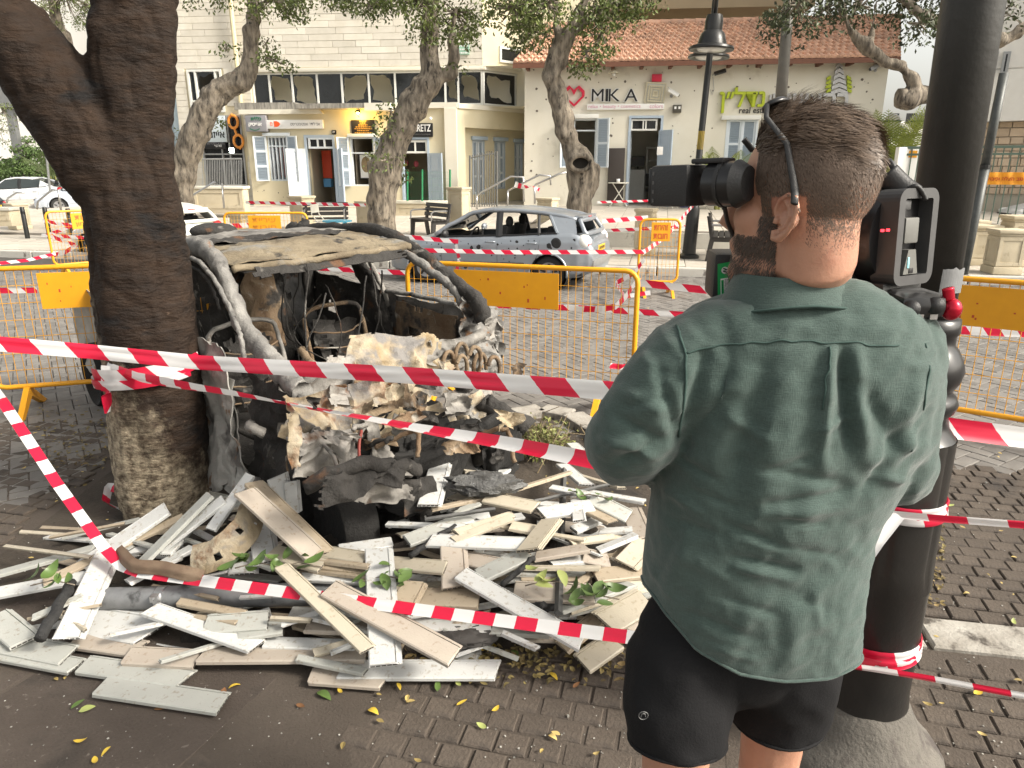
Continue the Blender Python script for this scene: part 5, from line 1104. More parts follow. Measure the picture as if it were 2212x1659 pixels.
gm = thing('mesh_fence', 'low green mesh fence on the cream planter wall before the pastry shop', 'fence', A(911, 440, 21.4)); mgr = M('fence_bright_green', (.02, .20, .08), rough=.5)
for px in (880, 912, 972): b = MB(); b.tube([A(px, 434, 21.4), A(px, 366, 21.4)], .03, 8); b.build('post', mgr, gm)
b = MB()
for k in range(26): x = 880+k*3.6; b.tube([A(x, 434, 21.4), A(x, 370, 21.4)], .0015, 3, caps=False)
for k in range(5): y = 372+k*14; b.tube([A(880, y, 21.4), A(972, y, 21.4)], .0015, 3, caps=False)
b.build('wire_mesh', mgr, gm, kind='stuff')
ig = thing('iron_gate', 'grey iron gate with vertical bars and curved top beside the corner pilaster', 'gate', A(1045, 446, 23.0)); m_ig = M('iron_grey', (.14, .14, .13), rough=.5)
for k in range(12):
 x = 1015+k*5.3; yt = 336 - 10*sin(pi*k/22) if k else 336; b = MB(); b.tube([A(x, 449, 23), A(x, yt, 23)], .018 if k not in (0, 11) else .035, 6); b.build('bar', m_ig, ig)
b = MB(); b.tube([A(1015+k*5.3, 342-10*sin(pi*k/22), 23) for k in range(12)], .02, 6); b.tube([A(1015, 440, 23), A(1073, 441, 23)], .02, 6); b.build('rail', m_ig, ig)
ir = thing('entrance_railing', 'grey vertical bar railing in front of the dark entrance on the left', 'railing', A(480, 402, 23.0))
for k in range(24):
 x = 437+k*3.7; b = MB(); b.tube([A(x, 403, 23), A(x, 345, 23)], .012, 5); b.build('bar', m_grey, ir)
b = MB(); b.tube([A(437, 344, 23), A(522, 343, 23)], .025, 6); b.tube([A(437, 402, 23), A(522, 401, 23)], .02, 6); b.build('rail', m_grey, ir)
# ================================================================ CARS
m_tyre = M('tyre', (.018, .018, .018), (.03, .03, .03), 20, .8)
m_rim = M('wheel_rim', (.35, .35, .36), rough=.35, metal=.7)
m_trim = M('car_trim', (.02, .02, .021), rough=.5)
m_seat = M('car_seat', (.018, .018, .02), (.03, .03, .032), 10, .85)
m_cglass = M('car_glass', (.04, .05, .05), rough=.03, spec=.8)
m_tail = M('tail_red', (.45, .012, .015), rough=.2, coat=.5)
m_plate = M('plate_yellow', (.75, .45, .03), rough=.45)
def lerp_tab(tab, x):
 if x <= tab[0][0]: return tab[0][1]
 for (a, va), (b, vb) in zip(tab, tab[1:]):
  if x <= b: t = (x-a)/(b-a); t = t*t*(3-2*t)*.5+t*.5; return va+(vb-va)*t
 return tab[-1][1]
def car(label, cat, loc, ang, s, paint, broken=True, sedan=False, clear_lamp=False, holes_n=0, group=None, dark=False):
 """a hatchback (or sedan) with the nose at -x; x runs to the tail"""
 t = thing('parked_car', label, cat, loc, ang, group); L = 4.28
 W = [(0, .62), (.12, .74), (.4, .84), (.9, .89), (2.2, .905), (3.5, .89), (4.0, .83), (4.2, .76), (4.28, .70)]
 DECK = [(0, .62), (.1, .72), (.5, .86), (1.05, .99), (1.3, 1.0), (3.3, 1.0), (4.0, 1.03), (4.2, .98), (4.28, .84)] if not sedan else [(0, .6), (.1, .7), (.5, .84), (1.1, .96), (3.4, 1.02), (4.1, 1.04), (4.28, .92)]
 BELT = [(0, .52), (.1, .64), (.5, .80), (1.0, .90), (1.6, .94), (2.6, .985), (3.4, 1.04), (3.9, 1.06), (4.2, .95), (4.28, .80)]
 SILL = [(0, .24), (.3, .19), (1, .2), (3.4, .2), (4.0, .24), (4.28, .34)]
 EDGE = [(1.12, .96), (1.45, 1.17), (1.85, 1.38), (2.2, 1.435), (2.7, 1.44), (3.2, 1.41), (3.6, 1.36), (3.92, 1.29)] if not sedan else [(1.15, .96), (1.5, 1.15), (1.9, 1.36), (2.3, 1.42), (2.8, 1.40), (3.2, 1.30), (3.6, 1.12), (3.75, 1.04)]
 RW = [(1.12, .80), (1.85, .60), (2.4, .60), (3.3, .57), (3.92, .55)]
 xe = 3.92 if not sedan else 3.75
 ws, wr = (.88, 3.47), .315
 N = 150; sec0 = [(.86, 0, 0), (.96, .10, 0), (.99, .33, 0), (1.0, .58, 0), (.985, .80, 0), (.955, .94, 0), (.90, 1, 0), (.62, 1, .62), (.3, 1, .93), (0, 1, 1)]
 sec = []
 for k in range(5):
  for q in range(5): f_ = q/5; sec.append(tuple(sec0[k][i]*(1-f_)+sec0[k+1][i]*f_ for i in range(3)))
 sec += sec0[5:]
 def pt(x, j, sg):
  a, f, g = sec[j]; w = lerp_tab(W, x); zs, zb, zd = lerp_tab(SILL, x), lerp_tab(BELT, x), lerp_tab(DECK, x)
  z = zs + (zb-zs)*f + (zd-zb)*g; xx = x
  if x > 4.2: xx = x
  return V((xx*s, sg*a*w*s, z*s))
 b = MB(); hole = MB()
 for sg in (-1, 1):
  base = len(b.v); b.v += [tuple(pt(L*i/N, j, sg)) for i in range(N+1) for j in range(len(sec))]
  for i in range(N):
   xm = L*(i+.5)/N
   for j in range(len(sec)-1):
    f = [base+i*len(sec)+j, base+(i+1)*len(sec)+j, base+(i+1)*len(sec)+j+1, base+i*len(sec)+j+1]
    q = (pt(L*i/N, j, sg)+pt(L*(i+1)/N, j+1, sg))/2/s
    if j < 25 and any(hypot(q.x-wx, q.z-wr) < .365 for wx in ws): continue
    if j >= 26 and 1.12 < xm < (3.95 if not sedan else 3.7): continue
    b.f.append(f if sg > 0 else f[::-1]); b.mi.append(0)
 for x in (0, L):
  vs = [pt(x, j, -1) for j in range(len(sec))] + [pt(x, j, 1) for j in range(len(sec)-2, -1, -1)]; b.add(vs, [tuple(range(len(vs)))])
 body = b.build('body', paint, t, world=False, auto=38)
 def rfp(u, v):
  x = 1.85 + u*(xe-1.85) if not sedan else 1.9+u*1.1; e = lerp_tab(EDGE, x); w = lerp_tab(RW, x); y = (v*2-1); return V((x*s, y*w*s, (e + .055*(1-y*y))*s))
 b = MB(); b.grid(rfp, 20, 10); b.grid(lambda u, v: rfp(u, v) - V((0, 0, .03*s)), 20, 10, True); b.build('roof', paint, t, world=False, smooth=True)
 for sg in (-1, 1):
  b = MB(); P = []
  for k in range(31): x = 1.12+(xe-1.12)*k/30; P.append(V((x*s, sg*(lerp_tab(RW, x)+.01)*s, lerp_tab(EDGE, x)*s)))
  b.tube(P, .042*s, 8, flat=(1, .8)); o = b.build('roof_rail', paint, t, world=False, smooth=True)
  for x0, x1, wd in ((2.48, 2.42, .075), (3.28, 3.2, .03)):
   b = MB(); p0 = V((x0*s, sg*lerp_tab(W, x0)*.93*s, (lerp_tab(BELT, x0)-.02)*s)); p1 = V((x1*s, sg*lerp_tab(RW, x1)*s, lerp_tab(EDGE, x1)*s)); b.tube([p0, (p0+p1)/2+V((0, sg*.02*s, 0)), p1], wd*s, 6, flat=(.35, 1)); b.build('door_pillar', m_trim, t, world=False)
  b = MB(); w1 = lambda x: lerp_tab(W, x)*.9
  if not sedan:
   q = [V((3.62*s, sg*w1(3.62)*s, 1.05*s)), V((3.98*s, sg*w1(3.95)*s, 1.05*s)), V((3.9*s, sg*.60*s, 1.29*s)), V((3.5*s, sg*.58*s, 1.38*s)), V((3.42*s, sg*.60*s, 1.36*s))]
   b.add(q, [(0, 1, 2, 3, 4)]); b.add([p-V((0, sg*.03*s, 0)) for p in q], [(4, 3, 2, 1, 0)]); b.tube([q[0], q[4]], .03*s, 6)
  else:
   q = [V((3.3*s, sg*w1(3.3)*s, 1.03*s)), V((3.75*s, sg*w1(3.7)*s, 1.04*s)), V((3.2*s, sg*.58*s, 1.31*s))]; b.add(q, [(0, 1, 2)])
  b.build('quarter_panel', paint, t, world=False)
  b = MB(); P = [V((x*s, sg*lerp_tab(W, x)*.915*s, (lerp_tab(BELT, x)+.006)*s)) for x in [1.2+k*.22 for k in range(12)]]; b.tube(P, .014*s, 6); b.build('window_trim', m_trim, t, world=False)
  if not broken:
   b = MB(); P = [V((1.3*s, sg*.80*s, .95*s)), V((2.4*s, sg*.82*s, .99*s)), V((3.3*s, sg*.80*s, 1.05*s)), V((3.3*s, sg*.61*s, 1.35*s)), V((2.4*s, sg*.62*s, 1.42*s)), V((1.85*s, sg*.64*s, 1.36*s))]; b.add(P, [(0, 1, 4, 5), (1, 2, 3, 4)]); b.build('side_glass', m_cglass, t, world=False)
  b = MB(); b.sphere((1.42*s, sg*.99*s, 1.0*s), .085*s, 10, 8, (.7, 1.3, .9)); b.tube([(1.42*s, sg*.88*s, .95*s), (1.42*s, sg*.96*s, .98*s)], .025*s, 6); b.build('mirror', m_trim if sg < 0 and broken else paint, t, world=False, smooth=True)
  for x in (2.22, 3.05): b = MB(); z = .86; y = lerp_tab(W, x)*.985; b.tube([(x*s, sg*(y-.01)*s, z*s), ((x+.03)*s, sg*(y+.025)*s, (z+.004)*s), ((x+.17)*s, sg*(y+.025)*s, (z+.01)*s), ((x+.2)*s, sg*(y-.01)*s, (z+.01)*s)], .014*s, 6); b.build('door_handle', paint, t, world=False, smooth=True)
  b = MB()
  for x in (1.28, 2.46, 3.32):            # shut lines as shallow dark grooves
   P = []
   for k in range(9): f = k/8; zz = .24+(lerp_tab(BELT, x)-.26)*f; xx = x + (.0 if x < 3 else -.12*(1-f) if zz > .6 else -.12-.0*f); j = sum(1 for a_ in sec if a_[1] < f)-1; j = max(0, min(28, j)); a0, a1 = sec[j], sec[j+1]; ff = (f-a0[1])/max(1e-6, a1[1]-a0[1]); P.append(V((xx*s, sg*(a0[0]+(a1[0]-a0[0])*ff)*lerp_tab(W, xx)*s*1.001, zz*s)))
   b.tube(P, .004*s, 4)
  b.build('shut_lines', m_trim, t, world=False, kind='stuff')
  b = MB(); P = [V((x*s, sg*lerp_tab(W, x)*1.004*s, (.44+.02*(x-1.3))*s)) for x in (1.32, 1.8, 2.4, 3.0)]; b.tube(P, .022*s, 6, flat=(1, .4)); b.build('side_moulding', m_trim if dark else paint, t, world=False)
  for wx in ws:
   b = MB(); y = lerp_tab(W, wx)*.985
   b.tube([V(((wx+.375*cos(a))*s, sg*(y-.01)*s, (wr+.375*sin(a))*s)) for a in [(-.18+(pi+.36)*k/20) for k in range(21)]], .022*s, 6); b.build('wheel_arch', paint, t, world=False, smooth=True)
   b = MB(); b.tube([V((wx*s, sg*.5*s, wr*s)), V((wx*s, sg*(y-.02)*s, wr*s))], .38*s, 20, caps=False); b.lathe([(.001, 0), (.38*s, 0)], (wx*s, sg*.5*s, wr*s), 20, Matrix.Rotation(pi/2, 3, 'X'), cap=False); b.build('wheel_well', m_trim, t, world=False)
   R = Matrix.Rotation(-sg*pi/2, 3, 'X'); wl = MB(); wl.lathe([(.2*s, -.1*s), (.29*s, -.1*s), (.315*s, -.07*s), (.315*s, .06*s), (.29*s, .095*s), (.2*s, .09*s)], (wx*s, sg*.72*s, wr*s), 26, R, cap=False); wo_ = wl.build('wheel', m_tyre, t, world=False, smooth=True)
   b = MB(); b.lathe([(.2*s, .06*s), (.205*s, .09*s), (.19*s, .085*s), (.06*s, .07*s), (.03*s, .085*s), (.001, .085*s)], (wx*s, sg*.72*s, wr*s), 26, R, cap=False); b.build('rim', m_rim, wo_, world=False, smooth=True)
   b = MB()
   for k in range(5): a = k*2*pi/5+.3; b.box(V(((wx+.125*cos(a))*s, sg*.808*s, (wr+.125*sin(a))*s)), (.10*s, .012*s, .045*s), Matrix.Rotation(-a, 3, 'Y'))
   b.build('rim_opening', m_trim, wo_, world=False, kind='stuff')
 wsx = [V((1.08*s, -.78*s, .97*s)), V((1.08*s, .78*s, .97*s)), V((1.86*s, .58*s, 1.385*s)), V((1.86*s, -.58*s, 1.385*s))]
 b = MB(); b.grid(lambda u, v: (wsx[0].lerp(wsx[1], u)).lerp(wsx[3].lerp(wsx[2], u), v) + V((-.08*s*(1-(2*u-1)**2), 0, .02*s*(1-(2*u-1)**2))), 10, 8); b.build('windscreen', m_cglass, t, world=False, smooth=True)
 hx = lambda u, v, o=0: V(((3.96+.17*(1-v)+.05*(1-(2*u-1)**2)+o)*s, (2*u-1)*(.74-.16*v)*s, (1.03+.27*v+.0)*s))
 if not sedan:
  b = MB(); rim = [hx(.04+.92*k/10, .06) for k in range(11)] + [hx(.96, .06+.86*k/6) for k in range(1, 7)] + [hx(.96-.92*k/10, .92) for k in range(1, 11)] + [hx(.04, .92-.86*k/6) for k in range(1, 6)]
  b.tube(rim, .045*s, 8, closed=True); b.build('tailgate_frame', paint, t, world=False, smooth=True)
  if broken:
   b = MB(); n = len(rim); c = sum(rim, V((0, 0, 0)))/n
   inn = [p.lerp(c, rnd(.06, .3) if k < 12 or rnd(0, 1) < .25 else rnd(.06, .12)) for k, p in enumerate(rim)]; b.add(rim+inn, [(k, (k+1) % n, n+(k+1) % n, n+k) for k in range(n)]); b.build('broken_glass', m_trim, t, world=False)
  else: b = MB(); b.grid(lambda u, v: hx(u, v, -.01), 8, 4); b.build('rear_glass', m_cglass, t, world=False, smooth=True)
  b = MB(); b.bbox(3.86*s, 4.03*s, -.52*s, .52*s, 1.315*s, 1.36*s, .02*s); b.build('spoiler', paint, t, world=False, auto=40); b = MB(); b.box((4.034*s, 0, 1.335*s), (.012*s, .22*s, .02*s)); b.build('brake_light', m_tail, t, world=False)
  b = MB(); b.bbox(4.19*s, 4.25*s, -.5*s, .5*s, .74*s, .98*s, .03*s); b.build('tailgate', paint, t, world=False, auto=40)
 else:
  b = MB(); q = [V((3.0*s, -.56*s, 1.38*s)), V((3.0*s, .56*s, 1.38*s)), V((3.72*s, .7*s, 1.04*s)), V((3.72*s, -.7*s, 1.04*s))]; b.add(q, [(0, 1, 2, 3)]); b.build('rear_glass', m_cglass, t, world=False)
 for sg in (-1, 1):
  b = MB(); b.sphere((4.1*s, sg*.66*s, .90*s), .17*s, 14, 10, (.85, .9, .85)); o = b.build('tail_light', m_lamp if clear_lamp else m_tail, t, world=False, smooth=True)
  if clear_lamp: b = MB(); b.sphere((4.12*s, sg*.67*s, .87*s), .13*s, 10, 8, (.95, .95, .6)); b.build('red_segment', m_tail, o, world=False, smooth=True)
  b = MB(); b.sphere((.28*s, sg*.62*s, .66*s), .16*s, 14, 10, (1.4, .8, .6)); b.build('headlight', m_lamp, t, world=False, smooth=True)
 b = MB(); b.bbox(4.262*s, 4.285*s, -.26*s, .26*s, .70*s, .81*s, .004); pl = b.build('number_plate', m_plate, t, world=False, auto=40)
 b = MB();
 for k in range(7): b.box((4.287*s, (-.19+.063*k)*s, .755*s), (.003, .035*s, .06*s))
 b.build('digits', m_trim, pl, world=False)
 b = MB(); b.bbox(-.015*s, .02*s, -.26*s, .26*s, .36*s, .47*s, .004); b.build('number_plate', m_plate, t, world=False, auto=40); b = MB(); b.bbox(-.012*s, .05*s, -.5*s, .5*s, .5*s, .6*s, .01); b.build('grille', m_trim, t, world=False)
 b = MB(); b.bbox(4.2*s, 4.31*s, -.70*s, .70*s, .42*s, .58*s, .04*s); b.build('rear_bumper', m_grey if dark else paint, t, world=False, auto=40)
 b = MB(); b.bx(1.2*s, 4.1*s, -.76*s, .76*s, .28*s, .34*s); b.bx(1.18*s, 1.5*s, -.76*s, .76*s, .34*s, .93*s); b.bx(3.35*s, 4.1*s, -.72*s, .72*s, .34*s, .96*s); b.build('cabin_floor', m_trim, t, world=False)
 for y in (-.37, .37):
  for x, nm in ((2.15, 'front_seat'), (3.1, 'rear_seat')):
   b = MB(); b.bbox((x-.25)*s, (x+.2)*s, (y-.24)*s, (y+.24)*s, .34*s, .6*s, .05*s); b.box(V(((x+.27)*s, y*s, .85*s)), (.13*s, .46*s, .6*s), Matrix.Rotation(.25, 3, 'Y')); b.sphere(((x+.37)*s, y*s, 1.21*s), .13*s, 10, 8, (.5, 1, .85)); b.tube([((x+.35)*s, (y-.05)*s, 1.1*s), ((x+.36)*s, (y-.05)*s, 1.2*s)], .01*s, 5); b.build(nm, m_seat, t, world=False, auto=40)
 b = MB(); c = V((1.75*s, -.37*s, .92*s)); b.tube([c + V((.08*sin(a)*s, .18*cos(a)*s, .17*sin(a)*s)) for a in [2*pi*k/18 for k in range(18)]], .018*s, 6, closed=True); b.tube([c, V((1.5*s, -.37*s, .8*s))], .025*s, 6); b.tube([c+V((0, -.17*s, 0)), c+V((0, .17*s, 0))], .015*s, 5); b.build('steering_wheel', m_seat, t, world=False, smooth=True)
 if holes_n:
  b = MB(); random.seed(holes_n)
  for k in range(holes_n):
   x = rnd(.5, 4.0); j = random.randint(5, 22); f = rnd(0, 1); p = pt(x, j, -1).lerp(pt(x, j+1, -1), f); r = rnd(.008, .02)*s*(2.6 if k < 7 else 1)
   if any(hypot(p.x/s-wx, p.z/s-wr) < .42 for wx in ws): continue
   b.add([p+V((0, -.004, 0))] + [p+V((r*rnd(.7, 1.3)*cos(2*pi*q/8), -.003, r*rnd(.7, 1.3)*sin(2*pi*q/8))) for q in range(8)], [(0, 1+(q+1) % 8, 1+q) for q in range(8)])
  b.build('shrapnel_holes', m_trim, t, world=False, kind='stuff')
  b = MB(); p = pt(3.62, 20, -1); b.lathe([(.001, .004), (.045*s, .006), (.085*s, .010), (.1*s, .002)], p, 18, Matrix.Rotation(pi/2, 3, 'X'), cap=False); b.build('fuel_cap', m_trim, t, world=False, smooth=True)
 return t
m_silver = M('car_silver', (.29, .32, .355), (.36, .39, .425), 2, .32, .5, coat=.25, bump=.06, bscale=3.0, spots=((.22, .20, .18), 7, .66, .12))
m_carw = M('car_white', (.66, .66, .60), (.72, .72, .67), 3, .35, coat=.3, spots=((.5, .46, .38), 6, .64, .15))
m_carw2 = M('car_white_clean', (.74, .76, .78), rough=.3, coat=.4)
def placecar(pf, pr, s, rot=0.0, z=0.0, W=.89):
 """pf, pr: ground points under near front and rear wheels; returns origin and angle of the nose"""
 d = (pr-pf); a = atan2(d.y, d.x)+rot; ax = V((cos(a), sin(a), 0)); ay = V((-sin(a), cos(a), 0)); mid = (pf+pr)/2
 o = mid - ax*(2.175*s) + ay*(.8*s); o.z = z; return o, a
o, a = placecar(G(908, 613), G(1190, 622), .81, radians(-9)); silver = car('silver hatchback riddled with shrapnel holes and blown out windows', 'car', o, a, .82, m_silver, True, False, True, 75, dark=True)
a = radians(-27); f_ = G(196, 560); q_ = .78; o = f_ - V((cos(a), sin(a), 0))*.88*q_ + V((-sin(a), cos(a), 0))*.8*q_; car('dusty white hatchback with shattered rear window and red tail lamps behind the scorched tree', 'car', o, a, q_, m_carw, True)
p = level(-60, 28.5, .25); car('white sedan parked farthest left in front of the shrub', 'car', p, radians(4), .86, m_carw2, False, True)
p = level(70, 25, .35); car('pale silver car parked nose out beside the far left steel rail', 'car', p, radians(28), .8, M('car_pale', (.55, .60, .68), rough=.3, metal=.3, coat=.4), False)
p = level(-140, 24.5, .25); car('dark blue car of which only the tail shows at the far left edge', 'car', p, radians(-6), .5, M('car_dark', (.02, .025, .035), rough=.3, coat=.4), False)
p = level(2180, 19.5, .2); car('white car with black mirror cut off by the right edge behind the fence', 'car', p, radians(-12), .8, m_carw2, False, dark=True)
# ================================================================ THE BURNT CAR
m_ash = M('burnt_metal_ash', (.10, .096, .09), (.36, .34, .31), 6, .75, .25, bump=.7, bscale=45, spots=((.12, .06, .03), 5, .60, .1), spots2=((.03, .028, .026), 9, .60, .08), contrast=.45)
m_tan = M('burnt_metal_tan', (.27, .20, .11), (.46, .41, .32), 5, .8, .15, bump=.9, bscale=40, spots=((.16, .075, .03), 5, .54, .1), spots2=((.19, .18, .17), 6, .50, .12), contrast=.4)
m_soot = M('burnt_metal_soot', (.012, .011, .010), (.05, .046, .042), 6, .85, .1, bump=1.0, bscale=45, spots=((.17, .16, .145), 8, .60, .08), spots2=((.12, .06, .03), 5, .60, .1))
m_rustb = M('burnt_metal_rust', (.12, .065, .032), (.27, .21, .14), 4, .88, .1, bump=1.0, bscale=45, spots=((.045, .04, .036), 5, .52, .1), spots2=((.36, .34, .30), 7, .60, .1))
m_pale = M('burnt_paint_pale', (.30, .295, .27), (.44, .43, .40), 5, .7, .1, bump=.6, bscale=30, spots=((.10, .095, .09), 4, .52, .14), spots2=((.20, .12, .07), 7, .62, .07))
WT = radians(-46); WO = V((-1.48, 3.80, 0)); wf = V((cos(WT), sin(WT), 0)); wl_ = V((-sin(WT), cos(WT), 0))
def wp_(x, y, z): return WO + wf*x + wl_*y + V((0, 0, z + .03*y))
def wy(px, py, y): return onplane(px, py, WO + wl_*y, wl_)
def wx(px, py, x): return onplane(px, py, WO + wf*x, wf)
wreck = thing('burnt_car', 'burnt out car shell with crushed front and missing windows among the white planks', 'car wreck', WO)
def sheet(name, mat, c, nu=26, nv=20, amp=.03, freq=5, seed=0, tear=.08, bulge=0.0, holes=0, sharp=.55):
 """torn crumpled sheet of metal between four corners"""
 random.seed(seed); c = [V(p) for p in c]; nrm = (c[1]-c[0]).cross(c[3]-c[0]).normalized()
 def P(u, v):
  p = (c[0]*(1-u)+c[1]*u)*(1-v)+(c[3]*(1-u)+c[2]*u)*v; q = p*freq + V((seed*3.1, seed*1.7, 0))
  r = (1-abs(NZ.noise(q))*2.4)*sharp + (1-abs(NZ.noise(q*2.3+V((4, 0, 0))))*2.2)*.45 + NZ.noise(q*5)*.22 - .4
  e = V((NZ.noise(q*1.3+V((9, 0, 0))), NZ.noise(q*1.3+V((0, 9, 0))), NZ.noise(q*1.3+V((0, 0, 9)))))
  return p + nrm*(r*amp + bulge*sin(pi*u)*sin(pi*v)) + e*amp*.9
 hs = [(rnd(.15, .85), rnd(.15, .85), rnd(.03, .09)) for _ in range(holes)]
 b = MB(); vs = [P(i/nu, j/nv) for j in range(nv+1) for i in range(nu+1)]; k0 = len(vs)
 vs += [p - nrm*.006 for p in vs]; fs = []
 def keep(i, j):
  u, v = (i+.5)/nu, (j+.5)/nv; e = min(u, v, 1-u, 1-v); n = NZ.noise(V((u*7+seed, v*7, seed*.7)))*.5+.5
  if tear and e < tear*n*.75: return False
  return not any(hypot(u-a, v-b_) < r for a, b_, r in hs)
 K = [[keep(i, j) for j in range(nv)] for i in range(nu)]
 kk = lambda i, j: 0 <= i < nu and 0 <= j < nv and K[i][j]
 for i in range(nu):
  for j in range(nv):
   if not K[i][j]: continue
   a = j*(nu+1)+i; q = (a, a+1, a+nu+2, a+nu+1); fs.append(q); fs.append(tuple(x+k0 for x in q[::-1]))
   for (di, dj, e0, e1) in ((0, -1, 0, 1), (1, 0, 1, 2), (0, 1, 2, 3), (-1, 0, 3, 0)):
    if not kk(i+di, j+dj): fs.append((q[e1], q[e0], q[e0]+k0, q[e1]+k0))
 b.add(vs, fs); return b.build(name, mat, wreck, auto=42)
def bar(name, mat, pts, r, flat=None, n=10, jit=.0, seed=0):
 random.seed(seed); P = []
 pts = [V(p) for p in pts]
 for i in range(len(pts)-1):
  p0, p1, p2, p3 = pts[max(i-1, 0)], pts[i], pts[i+1], pts[min(i+2, len(pts)-1)]
  for k in range(6): t = k/6; P.append(.5*((2*p1)+(p2-p0)*t+(2*p0-5*p1+4*p2-p3)*t*t+(-p0+3*p1-3*p2+p3)*t**3) + V((rnd(-jit, jit), rnd(-jit, jit), rnd(-jit, jit))))
 P.append(pts[-1]); R = r if not isinstance(r, (list, tuple)) else [r[0]+(r[1]-r[0])*i/(len(P)-1) for i in range(len(P))]
 b = MB(); b.tube(P, R, n, flat=flat); rm = max(R) if isinstance(R, list) else R
 if rm > .012: b.v = [tuple(V(v) + V((NZ.noise(V(v)*22), NZ.noise(V(v)*22+V((7, 0, 0))), NZ.noise(V(v)*22+V((0, 7, 0)))))*rm*.2) for v in b.v]
 return b.build(name, mat, wreck, smooth=True)
m_roof = M('burnt_roof', (.11, .085, .055), (.30, .25, .17), 3.5, .85, .15, bump=1.0, bscale=45, spots=((.22, .215, .20), 4, .52, .14), spots2=((.04, .035, .03), 6, .57, .08))
m_soot_shade = M('soot_shade', (.006, .0055, .005), (.018, .017, .016), 7, .9, bump=.8, bscale=45)  # soot darkened further: shade under the crushed front is in the colour
m_fr = M('burnt_frame', (.13, .125, .12), (.30, .29, .27), 9, .7, .3, bump=.8, bscale=50, spots=((.035, .032, .03), 6, .56, .1), spots2=((.22, .12, .06), 8, .62, .08))
def roofsheet(name, mat, x0, x1, z0, z1, seed, amp=.012):
 return sheet(name, mat, [wp_(x0, -.02, z0), wp_(x0, 1.14, z0+.0), wp_(x1, 1.12, z1), wp_(x1, .0, z1)], 40, 16, amp, 5, seed, .02, .035)
roofsheet('roof_panel', m_roof, .02, -.62, 1.315, 1.35, 3, .016); roofsheet('roof_panel', m_ash, -.70, -1.75, 1.365, 1.30, 5, .016)
sheet('roof_lining', m_soot, [wp_(-.02, .02, 1.27), wp_(-.02, 1.1, 1.27), wp_(-1.6, 1.1, 1.30), wp_(-1.6, .02, 1.30)], 30, 16, .02, 5, 9, .05)
bar('roof_header', m_roof, [wp_(.03, -.03, 1.295), wp_(.06, .3, 1.295), wp_(.07, .6, 1.30), wp_(.05, .9, 1.295), wp_(.02, 1.14, 1.295)], .02, (1, .8), jit=.006, seed=2)
sheet('header_edge', m_soot, [wp_(.06, .0, 1.29), wp_(.06, 1.12, 1.29), wp_(.10, 1.1, 1.24), wp_(.10, .02, 1.24)], 40, 5, .012, 9, 8, .2)
sheet('peeled_roof_skin', m_soot, [wp_(-.55, .02, 1.365), wp_(-.5, 1.0, 1.375), wp_(-.68, 1.0, 1.38), wp_(-.72, .02, 1.37)], 40, 6, .02, 7, 4, .12)
b = MB(); b.sphere(wp_(-1.35, .45, 1.37), .16, 18, 8, (1, 1, .36)); b.build('roof_blister', m_soot, wreck, smooth=True)
def fy(pts, y0, y1): n = len(pts)-1; return [wy(x, yy, y0+(y1-y0)*i/n) for i, (x, yy) in enumerate(pts)]
bar('side_frame', m_fr, [wp_(-1.95, -.06, 1.0), wp_(-1.65, -.02, 1.24), wp_(-1.1, -.02, 1.33)] + fy([(392, 530), (430, 533), (458, 552), (480, 588), (500, 640), (522, 695), (548, 735), (578, 770), (606, 805), (632, 830), (652, 850)], -.03, -.1), [.052, .062], (1, .8), 14, .005, 3)
bar('door_seal_frame', m_fr, fy([(330, 545), (390, 552), (428, 565), (462, 602), (488, 650), (512, 704), (522, 735), (530, 800)], -.10, -.17), .013, None, 8, .003, 4)
bar('window_channel', m_soot, fy([(395, 575), (420, 578), (445, 600), (465, 640), (475, 668)], -.12, -.16), .008, None, 6, .003, 44)
bar('centre_pillar', m_soot, [wp_(-.98, -.04, 1.34), wp_(-.86, -.12, .95), wp_(-.82, -.16, .6), wp_(-.82, -.16, .2)], .055, (1, .6), 8, .004, 6)
bar('side_frame', m_soot, [wp_(-1.95, 1.2, 1.0), wp_(-1.6, 1.16, 1.3)] + fy([(650, 497), (740, 495), (812, 500), (858, 517), (905, 550), (952, 585), (995, 622), (1030, 652), (1044, 690)], 1.14, 1.28), [.045, .058], (1, .8), 12, .005, 7)
bar('windscreen_edge', m_fr, fy([(826, 518), (882, 550), (938, 590), (982, 626), (1004, 664)], 1.12, 1.24), .03, None, 8, .007, 8)
bar('roof_gutter', m_ash, fy([(800, 497), (852, 512), (900, 542), (948, 576), (992, 613), (1026, 643)], 1.17, 1.31), .016, None, 8, .006, 48)
bar('centre_pillar', m_soot, fy([(752, 520), (768, 555), (790, 602), (815, 655), (830, 705), (838, 770)], 1.14, 1.25), .068, (1, .5), 10, .006, 9)
bar('door_seal_frame', m_ash, fy([(783, 530), (806, 580), (830, 630), (838, 660)], 1.15, 1.26), .018, None, 8, .003, 10)
bar('rear_pillar', m_soot, [wp_(-1.35, 1.14, 1.36), wp_(-1.5, 1.22, 1.0), wp_(-1.6, 1.28, .7)], .08, (1, .5), 10, .006, 11)
sheet('door_panel', m_fr, [wy(830, 830, 1.3), wy(1040, 840, 1.3), wy(1030, 672, 1.3), wy(832, 630, 1.27)], 34, 24, .03, 6, 12, .0, -.04, 2, .5)
bar('door_rail', m_fr, fy([(834, 628), (900, 638), (985, 657)], 1.24, 1.27), .026, (.6, 1), 8, .004, 12)
sheet('inner_door_skin', m_rustb, [wy(850, 800, 1.24), wy(1000, 800, 1.24), wy(985, 685, 1.24), wy(848, 650, 1.22)], 24, 16, .02, 6, 13, .06, 0, 1, .4)
